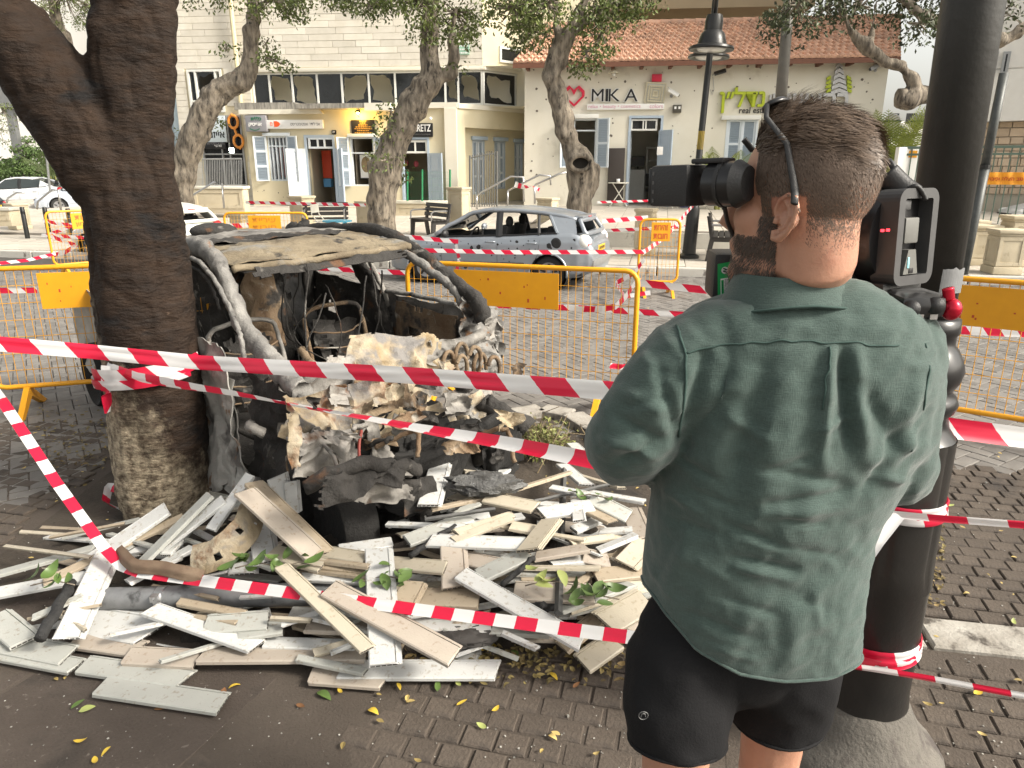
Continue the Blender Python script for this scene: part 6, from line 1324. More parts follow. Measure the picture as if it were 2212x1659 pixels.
sheet('rear_door_panel', m_soot, [wp_(-1.55, 1.3, .2), wp_(-.45, 1.32, .2), wp_(-.45, 1.3, .92), wp_(-1.55, 1.28, .98)], 30, 22, .03, 6, 14, .0, 0, 2, .3)
sheet('rear_quarter_panel', m_ash, [wp_(-2.5, 1.2, .2), wp_(-1.5, 1.32, .2), wp_(-1.55, 1.25, 1.0), wp_(-2.3, 1.15, .95)], 24, 20, .03, 5, 15, .02)
sheet('rear_quarter_panel', m_pale, [wp_(-2.86, -.20, .30), wp_(-.86, -.25, .2), wp_(-.86, -.2, .86), wp_(-2.80, -.16, .95)], 40, 24, .03, 3.5, 16, .0, -.09, 0, .3)
sheet('door_panel', m_pale, [wp_(-.8, -.24, .16), wp_(.36, -.26, .14), wp_(.34, -.22, .80), wp_(-.8, -.2, .84)], 40, 26, .03, 4, 17, .02, -.05, 0, .4)
sheet('fender_remnant', m_pale, [wy(436, 1062, -.27), wy(538, 1052, -.26), wy(474, 738, -.22), wy(412, 726, -.23)], 26, 40, .035, 4, 18, .03, -.05, 0, .6)
sheet('hinge_pillar', m_soot, [wp_(.36, -.2, .12), wp_(.80, -.18, .12), wp_(.84, -.12, .80), wp_(.40, -.15, .86)], 26, 32, .035, 7, 19, .05, 0, 2, .6)
bar('door_hinge', m_ash, [wp_(.55, -.24, .62), wp_(.62, -.26, .63), wp_(.66, -.22, .60)], .025, None, 8, .003, 20); bar('door_hinge', m_ash, [wp_(.55, -.24, .32), wp_(.62, -.26, .33), wp_(.66, -.22, .30)], .025, None, 8, .003, 21)
sheet('floor_pan', m_soot, [wp_(-2.1, -.1, .2), wp_(.7, -.1, .22), wp_(.7, 1.28, .22), wp_(-2.1, 1.25, .2)], 30, 20, .04, 4, 22, 0)
sheet('rear_bulkhead', m_soot, [wp_(-1.62, .0, .2), wp_(-1.62, 1.2, .2), wp_(-1.72, 1.12, 1.3), wp_(-1.72, .35, 1.3)], 26, 24, .05, 5, 23, .12, 0, 2)
sheet('seat_back_remnant', m_rustb, [wp_(-1.5, .62, .4), wp_(-1.45, .98, .4), wp_(-1.6, 1.0, 1.2), wp_(-1.62, .72, 1.22)], 18, 26, .05, 5, 24, .14, 0, 1)
sheet('rear_hatch_rim', m_soot, [wp_(-2.4, .02, .25), wp_(-2.4, 1.25, .25), wp_(-2.3, 1.2, .95), wp_(-2.3, .06, .95)], 24, 18, .04, 5, 25, .1)
for k, (x, y) in enumerate(((-.35, .85), (-.3, .2))):
 z0 = .35; F_ = [wp_(x, y-.22, z0), wp_(x-.12, y-.22, .72), wp_(x-.16, y-.17, .88), wp_(x-.16, y+.17, .88), wp_(x-.12, y+.22, .72), wp_(x, y+.22, z0)]
 bar('seat_frame', m_ash if k else m_rustb, F_, .015, None, 8, .004, 26+k); bar('seat_frame', m_soot, [wp_(x, y-.22, z0), wp_(x+.45, y-.2, .36), wp_(x+.46, y+.2, .36), wp_(x, y+.22, z0)], .014, None, 8, .004, 28+k)
 for q in range(4): bar('seat_spring', m_rustb, [wp_(x-.02-.03*q, y-.2, .45+.1*q), wp_(x, y, .43+.1*q), wp_(x-.02-.03*q, y+.2, .45+.1*q)], .006, None, 5, .004, 40+q+k*9)
 sheet('seat_remnant', m_soot, [wp_(x-.02, y-.2, .36), wp_(x-.02, y+.2, .36), wp_(x-.15, y+.18, .84), wp_(x-.15, y-.18, .84)], 16, 18, .05, 7, 50+k, .25, 0, 2)
random.seed(61)
for k in range(16): x, y = rnd(-1.5, .5), rnd(.0, 1.2); bar('cable', m_soot, [wp_(x, y, rnd(1.0, 1.3)), wp_(x+rnd(-.2, .2), y+rnd(-.2, .2), rnd(.6, .9)), wp_(x+rnd(-.3, .3), y+rnd(-.2, .2), rnd(.3, .5))], rnd(.003, .007), None, 5, .008, 62+k)
bar('dashboard_beam', m_ash, [wp_(.52, -.1, .74), wp_(.5, .4, .72), wp_(.48, .9, .73), wp_(.52, 1.3, .78)], .035, None, 8, .012, 80)
bar('steering_column', m_rustb, [wp_(.6, .25, .66), wp_(.25, .28, .74), wp_(.08, .3, .80)], .025, None, 8, .004, 81)
for k in range(5): sheet('dashboard_remnant', (m_soot, m_ash)[k % 2], [wp_(.30, .1+.2*k, .45), wp_(.36, .36+.2*k, .45), wp_(.5, .34+.2*k, .78), wp_(.46, .12+.2*k, .76)], 16, 16, .05, 7, 82+k, .25, 0, 1)
X = wx
def xs(name, mat, q, x, **k): return sheet(name, mat, [X(px, py, x + (d[0] if d else 0)) for px, py, *d in q], **k)
xs('firewall', m_tan, [(700, 835), (985, 820), (955, 722, -.12), (752, 722, -.12)], .72, amp=.06, freq=4, seed=90, tear=.10, nu=50, nv=34, bulge=.05, sharp=.9)
xs('scuttle_panel', m_ash, [(650, 852), (765, 842), (772, 762), (706, 768)], .78, amp=.05, freq=5, seed=91, tear=.2, nu=26, nv=24)
xs('scuttle_panel', m_ash, [(905, 790), (990, 800), (985, 728), (915, 726)], .62, amp=.05, freq=6, seed=92, tear=.2, nu=24, nv=22)
xs('engine_cover', m_rustb, [(752, 905), (930, 890), (930, 812, -.2), (756, 818, -.2)], 1.0, amp=.07, freq=5, seed=93, tear=.12, nu=44, nv=30, holes=3, sharp=.9)
xs('strut_tower', m_tan, [(612, 938), (782, 965), (778, 838, -.1), (606, 840, -.1)], 1.10, amp=.06, freq=5, seed=94, tear=.10, nu=44, nv=36, holes=1, sharp=.9)
xs('inner_wing', m_ash, [(640, 1040), (790, 1052), (752, 920, -.06), (628, 925, -.06)], 1.22, amp=.045, freq=6, seed=95, tear=.12, nu=40, nv=38, holes=3)
xs('hanging_strip', m_tan, [(624, 1012), (642, 1008), (650, 885), (618, 890)], 1.30, amp=.03, freq=7, seed=96, tear=.12, nu=10, nv=40)
xs('hanging_strip', m_ash, [(802, 990), (842, 1012), (818, 905), (790, 905)], 1.2, amp=.03, freq=7, seed=97, tear=.1, nu=14, nv=36)
xs('cross_member', m_tan, [(742, 958), (905, 945), (890, 880), (752, 892)], 1.14, amp=.05, freq=5, seed=98, tear=.12, nu=40, nv=20)
xs('far_wing', m_tan, [(885, 962), (1052, 905), (1035, 838, -.1), (900, 882, -.1)], .98, amp=.05, freq=4.5, seed=99, tear=.08, nu=44, nv=24, sharp=.9)
xs('far_wing', m_ash, [(985, 960), (1085, 915), (1062, 838, -.1), (962, 858, -.1)], .92, amp=.05, freq=5, seed=100, tear=.1, nu=36, nv=26)
xs('far_hinge_pillar', m_fr, [(975, 815), (1082, 828), (1088, 690, -.05), (1000, 628, -.05)], .5, amp=.06, freq=7, seed=101, tear=.10, nu=32, nv=40, holes=3)
xs('torn_edge', m_ash, [(1025, 815), (1092, 800), (1098, 690), (1030, 640)], .45, amp=.06, freq=9, seed=102, tear=.5, nu=26, nv=34)
xs('bumper_remnant', m_soot, [(672, 1078), (890, 1050), (868, 990), (690, 1030)], 1.46, amp=.05, freq=6, seed=103, tear=.14, nu=50, nv=16, sharp=.9)
xs('bumper_lip', m_ash, [(745, 1090), (905, 1092), (895, 1030), (735, 1045)], 1.42, amp=.04, freq=6, seed=104, tear=.2, nu=40, nv=16)
xs('bracket', m_soot, [(870, 1118), (952, 1108), (948, 1025), (872, 1030)], 1.38, amp=.03, freq=6, seed=105, tear=.1, nu=22, nv=22, holes=4)
bar('bumper_beam', m_soot, [X(655, 1050, 1.36), X(740, 1012, 1.44), X(830, 1000, 1.46), X(905, 1015, 1.4)], .03, (1, .7), 10, .012, 106)
bar('chassis_leg', m_soot, [X(1040, 868, .95), X(1085, 895, 1.05), X(1140, 928, 1.15)], [.055, .075], (1, .8), 10, .008, 107)
for k, (px, py, rr) in enumerate(((962, 792, .075), (990, 778, .085), (1030, 800, .09))):
 c = X(px, py, .62); bar('coil_spring', m_rustb, [c + V((rr*.62*cos(a), .25*rr*cos(a), rr*1.25*sin(a))) + wf*.012*q for q, a in enumerate([2*pi*q/10 for q in range(15)])], .013, None, 6, 0, 108+k)
for k, (x, y, z, s) in enumerate(((.95, .45, .34, (.5, .6, .42)), (1.0, .85, .3, (.4, .4, .36)), (1.15, .3, .22, (.3, .5, .25)))):
 b = MB(); b.sphere((0, 0, 0), 1, 40, 26); sg2 = lambda t: (abs(t)**.45)*(1 if t > 0 else -1)
 b.v = [tuple(V((sg2(v[0])*s[0]*.42, sg2(v[1])*s[1]*.42, sg2(v[2])*s[2]*.42)) * (1 + .5*NZ.fractal(V(v)*2.2+V((k*3, 0, 0)), 1, 2, 4))) for v in b.v]; o = b.build('engine_block', m_soot_shade, wreck, world=False, auto=35); o.matrix_basis = Matrix.Translation(wp_(x, y, z)-WO) @ Matrix.Rotation(WT+.2*k, 4, 'Z') @ Matrix.Rotation(.15, 4, 'X')
for k in range(10):
 a_ = X(rnd(620, 1060), rnd(880, 1000), rnd(1.0, 1.35)); c_ = a_ + V((rnd(-.3, .3), rnd(-.15, .15), rnd(-.3, .05))); bar('hose', (m_soot, m_ash, m_rustb)[k % 3], [a_, (a_+c_)/2+V((rnd(-.1, .1), rnd(-.1, .1), rnd(-.05, .1))), c_], rnd(.005, .014), None, 7, .008, 120+k)
random.seed(140)
for k in range(46):
 px, py = rnd(620, 1120), rnd(800, 1020); w, h = rnd(12, 44), rnd(10, 34)
 if py < 940-.28*(px-620) - 60 or (px > 900 and py > 980): continue
 w, h = w, h; x = 1.0+rnd(-.1, .4)
 xs('metal_scrap', (m_soot, m_ash, m_tan, m_rustb, m_ash)[k % 5], [(px-w, py+h), (px+w, py+h*rnd(.4, 1)), (px+w*rnd(.4, 1), py-h), (px-w, py-h*rnd(.3, 1))], x, amp=.05, freq=8, seed=141+k, tear=.2, nu=18, nv=14)
xs('hollow_shade_sheet', m_soot_shade, [(640, 1185), (905, 1185), (905, 1050), (640, 1050)], .85, amp=.04, freq=5, seed=170, tear=.04, nu=24, nv=20)  # near-black sheet standing in for the shaded hollow under the crushed front
b = MB(); b.lathe([(.001, -.02), (.10, -.01), (.2, .03), (.235, .07), (.25, .07), (.25, -.1), (.22, -.1)], (0, 0, 0), 24, cap=False)
for x, y in ((1.02, -.1), (-2.42, -.16), (-1.72, 1.25)):
 o = bpy.data.objects.new('wheel_rim', None) if 0 else None
 c = MB(); c.v, c.f, c.mi = list(b.v), list(b.f), list(b.mi); o = c.build('wheel_rim', m_soot_shade, wreck, world=False, smooth=True); o.matrix_basis = Matrix.Translation(wp_(x, y, .25)-WO) @ Matrix.Rotation(WT, 4, 'Z') @ Matrix.Rotation(pi/2 if y < 1 else -pi/2, 4, 'X')
m_wire = M('wire_red', (.20, .03, .02), rough=.6); bar('red_cable', m_wire, [X(782, 930, 1.3), X(775, 990, 1.36), X(790, 1010, 1.42), X(850, 1022, 1.45)], .007, None, 6, .004, 180)
# ================================================================ THE PILE OF CLADDING PLANKS
def mound(x, y):
 a, c = (x+.45)/1.75, (y-3.0)/.78
 r = sqrt(a*a+c*c); return .19*max(0, 1-r*r) + .012
def PZ(px, py, add=0.0):
 z = .08
 for _ in range(10): p = G(px, py, z); z = .5*z + .5*(mound(p.x, p.y)+add)
 return p
hb_ = MB()
hb_.grid(lambda u, v: (lambda x, y: V((x, y, max(-.03, mound(x, y)-.012-.045+.05*NZ.fractal(V((x*9, y*9, 1)), 1, 2, 4)))))(-2.5+u*4.2, 2.15+v*1.75), 130, 70)
hb_.build('debris_heap', M('heap_dark', (.016, .013, .011), (.05, .04, .03), 9, .95, bump=.9, bscale=60, spots=((.12, .10, .08), 30, .7, .05)), kind='stuff', smooth=True)
pt_ = dict(bump=.12, bscale=120, isl=.05)
PT = {'white': M('plank_white', (.50, .505, .495), (.57, .575, .56), 5, .5, spots=((.36, .33, .28), 42, .57, .10), spots2=((.22, .19, .16), 70, .72, .04), **pt_),
      'grey': M('plank_grey', (.34, .345, .32), (.41, .415, .385), 5, .55, spots=((.27, .25, .21), 40, .58, .10), spots2=((.2, .18, .16), 70, .70, .04), **pt_),
      'pinkish': M('plank_pink', (.37, .32, .27), (.43, .38, .32), 5, .55, spots=((.30, .245, .19), 40, .58, .10), spots2=((.22, .18, .15), 70, .70, .04), **pt_),
      'cream': M('plank_cream', (.43, .385, .30), (.49, .44, .35), 5, .5, spots=((.36, .31, .23), 40, .58, .10), spots2=((.25, .2, .15), 70, .72, .04), **pt_),
      'tan': M('plank_tan', (.33, .27, .195), (.38, .32, .24), 5, .55, spots=((.24, .19, .13), 40, .58, .10), spots2=((.2, .16, .12), 70, .70, .04), **pt_)}
m_gap = M('plank_end_shade', (.05, .045, .04), rough=.9)  # dark colour standing in for the shade inside the plank ends
R5 = lambda x, y: (x*.3968, 987.4+y*.3968)
R6 = lambda x, y: (493.7+x*.3637, 932.5+y*.3637)
R7 = lambda x, y: (932.5+x*.3637, 932.5+y*.3637)
def plank_mesh(L, w, t=.012, cut0=0, cut1=0):
 b = MB(); s = [(-.5, 0), (.5, 0), (.5, .35), (.42, .35), (.42, .70), (.37, .70), (.37, 1), (.335, 1), (.325, .62), (.305, .62), (.295, 1), (-.46, 1), (-.5, .75)]
 n = len(s); vs = []
 for e in (0, 1):
  for (y, z) in s:
   x = (L/2 if e else -L/2) + (cut1 if e else cut0)*y*w + rnd(-.004, .004); vs.append(V((x, y*w, z*t)))
 fs = [tuple(range(n-1, -1, -1)), tuple(range(n, 2*n))]
 for i in range(n): j = (i+1) % n; fs.append((i, j, n+j, n+i))
 b.m = 0; b.add(vs, fs); b.m = 1; k = 5
 for e in (0, 1):                               # flat dark quads at the cut ends, shade of hollow cells in colour
  for q in range(k):
   y0 = (-.46+.84*q/k)*w; y1 = y0+.84*w/k*.8; xa = (L/2 if e else -L/2); c = (cut1 if e else cut0); o = .0035 if e else -.0035
   P = [V((xa+c*yy+o, yy, zz)) for yy, zz in ((y0, t*.22), (y1, t*.22), (y1, t*.62), (y0, t*.62))]; b.add(P, [(0, 1, 2, 3) if e else (3, 2, 1, 0)])
 return b
PLN = []
def plank(a, c, w, tone, phrase, add=0.0, roll=None, t=.0155, size=None, group='cladding planks heaped before the burnt car', dz=0.0, label=None):
 p, q = PZ(a[0], a[1], add), PZ(c[0], c[1], add+dz); d = q-p; L = d.length
 rl = rnd(-.12, .12) if roll is None else roll
 b = plank_mesh(L, w, t, rnd(-.25, .25), rnd(-.25, .25))
 zt = d.normalized(); up = V((0, 0, 1)); y = up.cross(zt).normalized(); up = zt.cross(y)
 Mx = Matrix((zt, y, up)).transposed().to_4x4(); Mx.translation = (p+q)/2
 o = b.build('plank', [PT[tone], m_gap], None, world=False); o.matrix_basis = Mx @ Matrix.Rotation(rl, 4, 'X')
 sz = size or ('long' if L > .62 else 'short' if L < .33 else 'medium')
 tag(o, label or '%s %s cladding plank %s' % (sz, tone, phrase), 'plank', group); PLN.append((p, q)); return o
random.seed(17)
for k in range(235):
 px, py = rnd(60, 1390), rnd(1010, 1440)
 e = ((px-720)/720)**2 + ((py-1235)/235)**2
 if e > .93 or (640 < px < 900 and py < 1190) or (px < 430 and py < 1130): continue
 a = rnd(-.7, .5); l = rnd(30, 95)
 if k % 3 == 0:
  a = rnd(-1.1, .9); l = rnd(40, 105); plank((px-l*cos(a), py-l*.5*sin(a)), (px+l*cos(a), py+l*.5*sin(a)), rnd(.014, .04), random.choice(['white', 'grey', 'cream', 'tan', 'white']), '', rnd(.02, .10), rnd(-.5, .5), rnd(.008, .015), dz=rnd(-.05, .06), label='thin narrow slat of pale cladding lying loose over the other planks of the pile', group='thin loose slats on the pile'); continue
 plank((px-l*cos(a), py-l*.5*sin(a)), (px+l*cos(a), py+l*.5*sin(a)), rnd(.02, .085), random.choice(['white', 'grey', 'pinkish', 'cream', 'tan', 'white']), '', rnd(-.06, -.015), rnd(-.4, .4), rnd(.007, .012), label='small broken scrap of pale cladding wedged low among the bigger planks of the pile', group='small plank scraps low in the pile')
D = [
 (R5(557,1250),R5(1217,1347),.115,'grey','lying frontmost of all at the left foot of the pile',0),
 (R5(460,1135),R5(1020,1215),.105,'grey','just behind the frontmost grey one at the left foot',.0),
 (R5(700,1085),R5(1075,1105),.105,'pinkish','resting across the left front, left of the longest pink one',.02),
 (R5(1100,1088),R6(810,1330),.105,'pinkish','lying level along the front edge left of the upright white plank',.02),
 (R5(415,1000),R5(760,1050),.10,'pinkish','half under the stubby pinkish piece at the left front',.01),
 (R5(480,890),R5(850,950),.19,'white','broad and dirty, left of centre below the grey pipe',.0),
 (R5(828,835),R5(1400,1035),.10,'white','ridged, slanting down right below the grey pipe',.05),
 (R5(975,795),R5(1330,862),.045,'tan','narrow, tucked under the grey pipe',.04),
 (R5(1120,915),R5(1460,890),.10,'grey','with slanted ends below the grey pipe, uppermost there',.05),
 (R5(1300,965),R5(1545,930),.09,'grey','showing open hollow cells right of the slanted grey one',.035),
 (R5(600,520),R5(375,995),.11,'white','leaning down left across the left wing beside the charred stick',.07),
 (R5(-20,870),R5(145,1010),.11,'grey','cut by the left picture edge above two others',.05),
 (R5(-10,1010),R5(380,1085),.12,'grey','running in from the left picture edge below the charred stick',.02),
 (R5(-10,1065),R5(420,1145),.09,'grey','lowest of those running in from the left picture edge',.0),
 (R5(-10,745),R5(560,640),.085,'white','running in from the left edge above the charred stick',.05),
 (R5(-10,645),R5(520,500),.07,'grey','uppermost of those running in from the left picture edge',.05),
 (R5(340,447),R5(760,345),.025,'grey','thin as a rod, lying before the foot of the scorched tree',.03),
 (R5(450,600),R5(910,285),.12,'white','broad with a jagged top end leaning at the tree foot',.06,.08),
 (R5(240,690),R5(1000,330),.05,'tan','narrow and brown edged along the broad one at the tree foot',.085),
 (R5(790,570),R5(1150,210),.085,'grey','leaning steeply to the scorched tree beside the bent beam',.10,.14),
 (R5(880,500),R5(1225,235),.08,'white','glossy, just right of the steep grey one near the tree',.085,.14),
 (R5(900,540),R5(1110,310),.05,'white','narrow, low in the bundle leaning at the tree',.075),
 (R5(1150,400),R5(1365,100),.06,'white','bluish and narrow, standing highest right of the tree',.15,.14),
 (R5(700,690),R5(1050,500),.06,'white','hollow celled, at the lower end of the bundle by the tree',.06),
 (R6(150,310),R6(575,725),.11,'tan','slanting down right behind the broken pinkish one',.30,-.19),
 (R6(100,360),R6(510,735),.115,'pinkish','broken edged, slanting down right from beside the tree',.33,-.20),
 (R6(290,262),R6(340,470),.10,'white','bluish, leaning upright behind the slanting pair',.30,-.16),
 (R6(375,290),R6(392,480),.07,'white','bluish and narrow, upright right behind the slanting pair',.27,-.15),
 (R6(190,520),R6(230,780),.11,'white','bluish, hanging steeply below the slanting pinkish one',.09),
 (R6(100,740),R6(90,850),.12,'white','small and square ended beside the green sprig',.06),
 (R6(265,720),R6(560,800),.10,'cream','right above the green sprig in the centre',.11),
 (R6(570,720),R6(840,762),.095,'cream','level, left of the top of the upright white plank',.09),
 (R6(660,710),R6(970,665),.09,'white','bluish, just under the dark hollow of the burnt car',.07),
 (R6(530,775),R6(835,812),.035,'tan','edge on, uppermost of the small stack left of the upright plank',.11),
 (R6(500,803),R6(830,842),.035,'tan','edge on, middle of the small stack left of the upright plank',.10),
 (R6(495,832),R6(822,872),.035,'tan','edge on, lowest of the small stack left of the upright plank',.09),
 (R6(440,870),R6(850,893),.045,'white','with peeled skin under the small edge on stack',.085),
 (R6(895,705),R6(935,1390),.115,'white','standing out upright down the middle of the pile',.135),
 (R6(320,808),R6(828,1298),.06,'cream','slim, crossing diagonally under the striped tape at centre',.15),
 (R6(600,935),R6(1345,1340),.11,'pinkish','crossing over the upright white one and pointing down right',.165),
 (R6(370,1085),R6(790,1100),.09,'grey','level, left of the upright plank under the slim diagonal',.03),
 (R6(465,1160),R6(860,1175),.09,'pinkish','level, left of the upright plank, second from the front',.025),
 (R6(225,1262),R6(760,1280),.07,'white','weathered and flaking, low in the front left of the upright plank',.01),
 (R6(680,1420),R7(395,1420),.105,'white','clean and level, frontmost in the middle',.015),
 (R6(495,1455),R6(930,1488),.09,'pinkish','under the clean white one at the front middle',.0),
 (R6(1110,905),R6(1020,1075),.10,'tan','short armed, right of the upright white plank',.10),
 (R6(1110,985),R6(1490,1000),.13,'tan','broad and level right of the upright white plank',.07),
 (R6(950,785),R6(1290,812),.09,'cream','leaf strewn, level right of the upright plank top',.08),
 (R6(1080,1150),R7(350,1175),.075,'white','weathered, low in front right of the long pink one',.02),
 (R6(1283,125),R6(1195,445),.11,'white','clean, leaning upright before the crushed car front',.26,-.10),
 (R6(1055,655),R6(1430,510),.085,'grey','slanting up right beside the charred stick, right of the hollow',.10),
 (R7(90,165),R7(255,260),.10,'cream','behind the clean leaning one near the crushed front',.10),
 (R7(435,45),R7(290,260),.105,'white','leaning up to the rearmost right behind the burnt lump',.13),
 (R7(325,290),R7(465,205),.10,'white','short and stained, just behind the burnt lump',.13),
 (R7(130,415),R7(300,335),.095,'cream','in front of the burnt lump, left side',.10),
 (R7(60,300),R7(200,310),.08,'cream','left of the burnt lump, level',.08),
 (R7(322,395),R7(620,455),.10,'cream','yellowish, level in front of the burnt lump',.14),
 (R7(470,565),R7(640,595),.09,'cream','stained, behind the thick yellowish block shaped one',.10),
 (R7(718,535),R7(580,712),.11,'cream','yellowish, leaning left of the dark upright bar',.15),
 (R7(-10,650),R7(550,672),.09,'white','bluish and level, ending under the leaning yellowish one',.11),
 (R7(130,690),R7(145,930),.115,'pinkish','pointing straight at the viewer right of the upright white one',.10),
 (R7(190,755),R7(430,805),.09,'pinkish','level, half under the grey slanting one right of centre',.07),
 (R7(280,865),R7(565,730),.095,'grey','slanting up right behind the longest white diagonal',.10),
 (R7(175,850),R7(888,1258),.115,'white','crossing diagonally down to the right front, longest white one',.12),
 (R7(620,750),R7(920,700),.09,'pinkish','level behind the dark upright bar',.09),
 (R7(700,785),R7(900,765),.08,'white','half under the pinkish one behind the dark bar',.075),
 (R7(900,740),R7(1050,772),.10,'pinkish','stubby, right of the dark upright bar',.09),
 (R7(470,818),R7(1000,822),.04,'cream','edge on, uppermost of three level ones crossing behind the dark bar',.08),
 (R7(490,848),R7(910,852),.04,'grey','edge on, middle of three level ones crossing behind the dark bar',.065),
 (R7(530,880),R7(950,882),.04,'tan','edge on, lowest of three level ones crossing behind the dark bar',.05),
 (R7(490,950),R7(955,968),.125,'pinkish','broad and level at the foot of the dark upright bar',.075),
 (R7(750,1062),R7(1170,910),.095,'grey','slanting up right from the foot of the dark bar',.08),
 (R7(965,862),R7(1280,830),.10,'tan','open celled, pointing at the man waist',.10),
 (R7(1185,468),R7(1258,640),.10,'pinkish','leaning beside the man shirt, upper of two',.11),
 (R7(1285,660),R7(1150,800),.105,'cream','leaning beside the man shirt, lower of two',.11),
 (R7(1160,860),R7(1280,970),.09,'cream','half hidden by the man shirt hem under the open celled one',.07),
 (R7(1020,1140),R7(1270,1000),.13,'cream','broad and stained beside the man shorts',.08),
 (R7(1150,1130),R7(1240,1200),.09,'pinkish','peeping out beside the man shorts below the broad stained one',.03),
 (R7(890,1385),R7(1075,1255),.11,'cream','lying rightmost at the front foot of the pile by the man',.012),
 (R7(770,1290),R7(1010,1090),.09,'tan','dirty, under the right end of the longest white diagonal',.02),
 (R7(360,1175),R7(700,1192),.085,'grey','level under the longest white diagonal at the front',.03),
 (R7(645,490),R7(950,445),.09,'white','bluish and level behind the dark upright bar, rear',.12),
 (R7(710,340),R7(1000,395),.05,'white','bowed, rearmost right of the dark bar top',.13),
 (R7(900,362),R7(1265,425),.06,'white','long and flaking along the rear right of the pile',.12),
 (R7(950,400),R7(1170,510),.115,'grey','broad, slanting down right at the rear right',.15),
 (R7(890,455),R7(1075,545),.07,'tan','narrow, open celled, under the broad grey one at rear right',.13),
 (R7(840,592),R7(1010,520),.06,'white','small, slanting up right between the dark bar and rear right',.09),
 (R7(820,665),R7(1155,622),.04,'cream','edge on, right of the dark bar above the stubby pinkish one',.11),
 (R7(990,715),R7(1215,622),.06,'white','narrow, slanting up right toward the man elbow side',.09),
 (R7(1000,602),R7(1190,590),.05,'white','narrow and level, near the man elbow side',.08),
 (R7(840,80),R7(930,165),.085,'white','alone at the back below the second tape',.10),
 (R7(780,205),R7(925,325),.09,'white','slanting down right beneath the man elbow',.12),
 (R7(862,265),R7(1130,345),.05,'cream','narrow, slanting beneath the man elbow to the right',.13),
 (R7(860,400),R7(880,535),.06,'white','short and upright right of the dark bar',.12),
 (R7(140,608),R7(480,498),.045,'cream','edge on, upper of a pair slanting up right at centre right',.13),
 (R7(125,652),R7(470,518),.045,'cream','edge on, lower of a pair slanting up right at centre right',.12),
 (R7(0,470),R7(320,402),.03,'tan','thin strip running behind the yellowish level one, left part',.13),
 (R7(430,375),R7(825,250),.03,'tan','thin strip rising right behind the yellowish level one',.15),
]
for d in D: plank(d[0], d[1], d[2], d[3], d[4], d[5]+rnd(0, .012), rnd(-.28, .28) if d[5] > .04 else rnd(-.1, .1), dz=(d[6] if len(d) > 6 else rnd(-.03, .04) if d[5] > .06 else 0))
def rod(name, label, cat, a, c, r, mat, add=.1, dz=0.0, jit=0.0, n=8, flat=None, seed=1):
 random.seed(seed); p, q = PZ(a[0], a[1], add), PZ(c[0], c[1], add+dz); b = MB(); k = 9
 b.tube([p.lerp(q, i/k)+V((rnd(-jit, jit), rnd(-jit, jit), rnd(-jit, jit))) for i in range(k+1)], r, n, flat=flat); o = b.build(name, mat, smooth=n > 5); return tag(o, label, cat)
pipe = thing('metal_pipe', 'weathered grey metal pipe with a steel clamp lying across the pile', 'pipe', PZ(220, 1293, .03)); random.seed(3)
p, q = PZ(219, 1294, .02), PZ(806, 1280, .03); b = MB(); b.tube([p, q], .047, 22, caps=False); b.tube([q, p], .043, 22, caps=False); b.build('tube', m_galv, pipe, smooth=True)
c = p.lerp(q, .235); d = (q-p).normalized(); b = MB(); b.tube([c-d*.018, c+d*.018], .0495, 22); b.box(c+V((-.01, -.045, .028)), (.03, .03, .025)); b.tube([c+V((-.01, -.07, .03)), c+V((-.01, -.02, .03))], .006, 6); b.build('clamp', m_steel, pipe, auto=40)
m_char = M('charred_wood', (.012, .012, .012), (.03, .03, .03), 12, .75, bump=1.0, bscale=60)
rod('charred_stick', 'thick black charred stick lying on the left wing of the pile', 'stick', R5(400, 675), R5(212, 985), .021, m_char, .12, 0, .008, 8, None, 4)
rod('charred_stick', 'thin charred strip slanting up right of the dark hollow under the car', 'stick', R6(1075, 745), R6(1345, 555), .014, m_char, .12, 0, .005, 6, None, 5)
rod('charred_stick', 'thin charred strip below the leaning yellowish plank', 'stick', R7(415, 912), R7(610, 745), .012, m_char, .13, 0, .004, 6, None, 6)
m_dbar = M('dark_bar', (.06, .06, .06), (.12, .12, .115), 18, .6, .3)
rod('metal_bar', 'dark grey square bar lying upright over the right half of the pile', 'bar', R7(785, 225), R7(752, 1080), .016, m_dbar, .19, -.02, .0, 4, None, 7)
rod('metal_bar', 'thin dark rod running level across to the man elbow', 'bar', R7(610, 412), R7(1100, 305), .009, m_dbar, .17, 0, .002, 5, None, 8)
rod('metal_bar', 'thin dark rod with pale specks right of the dark hollow', 'bar', R7(-40, 520), R7(375, 458), .010, m_dbar, .15, 0, .002, 5, None, 9)
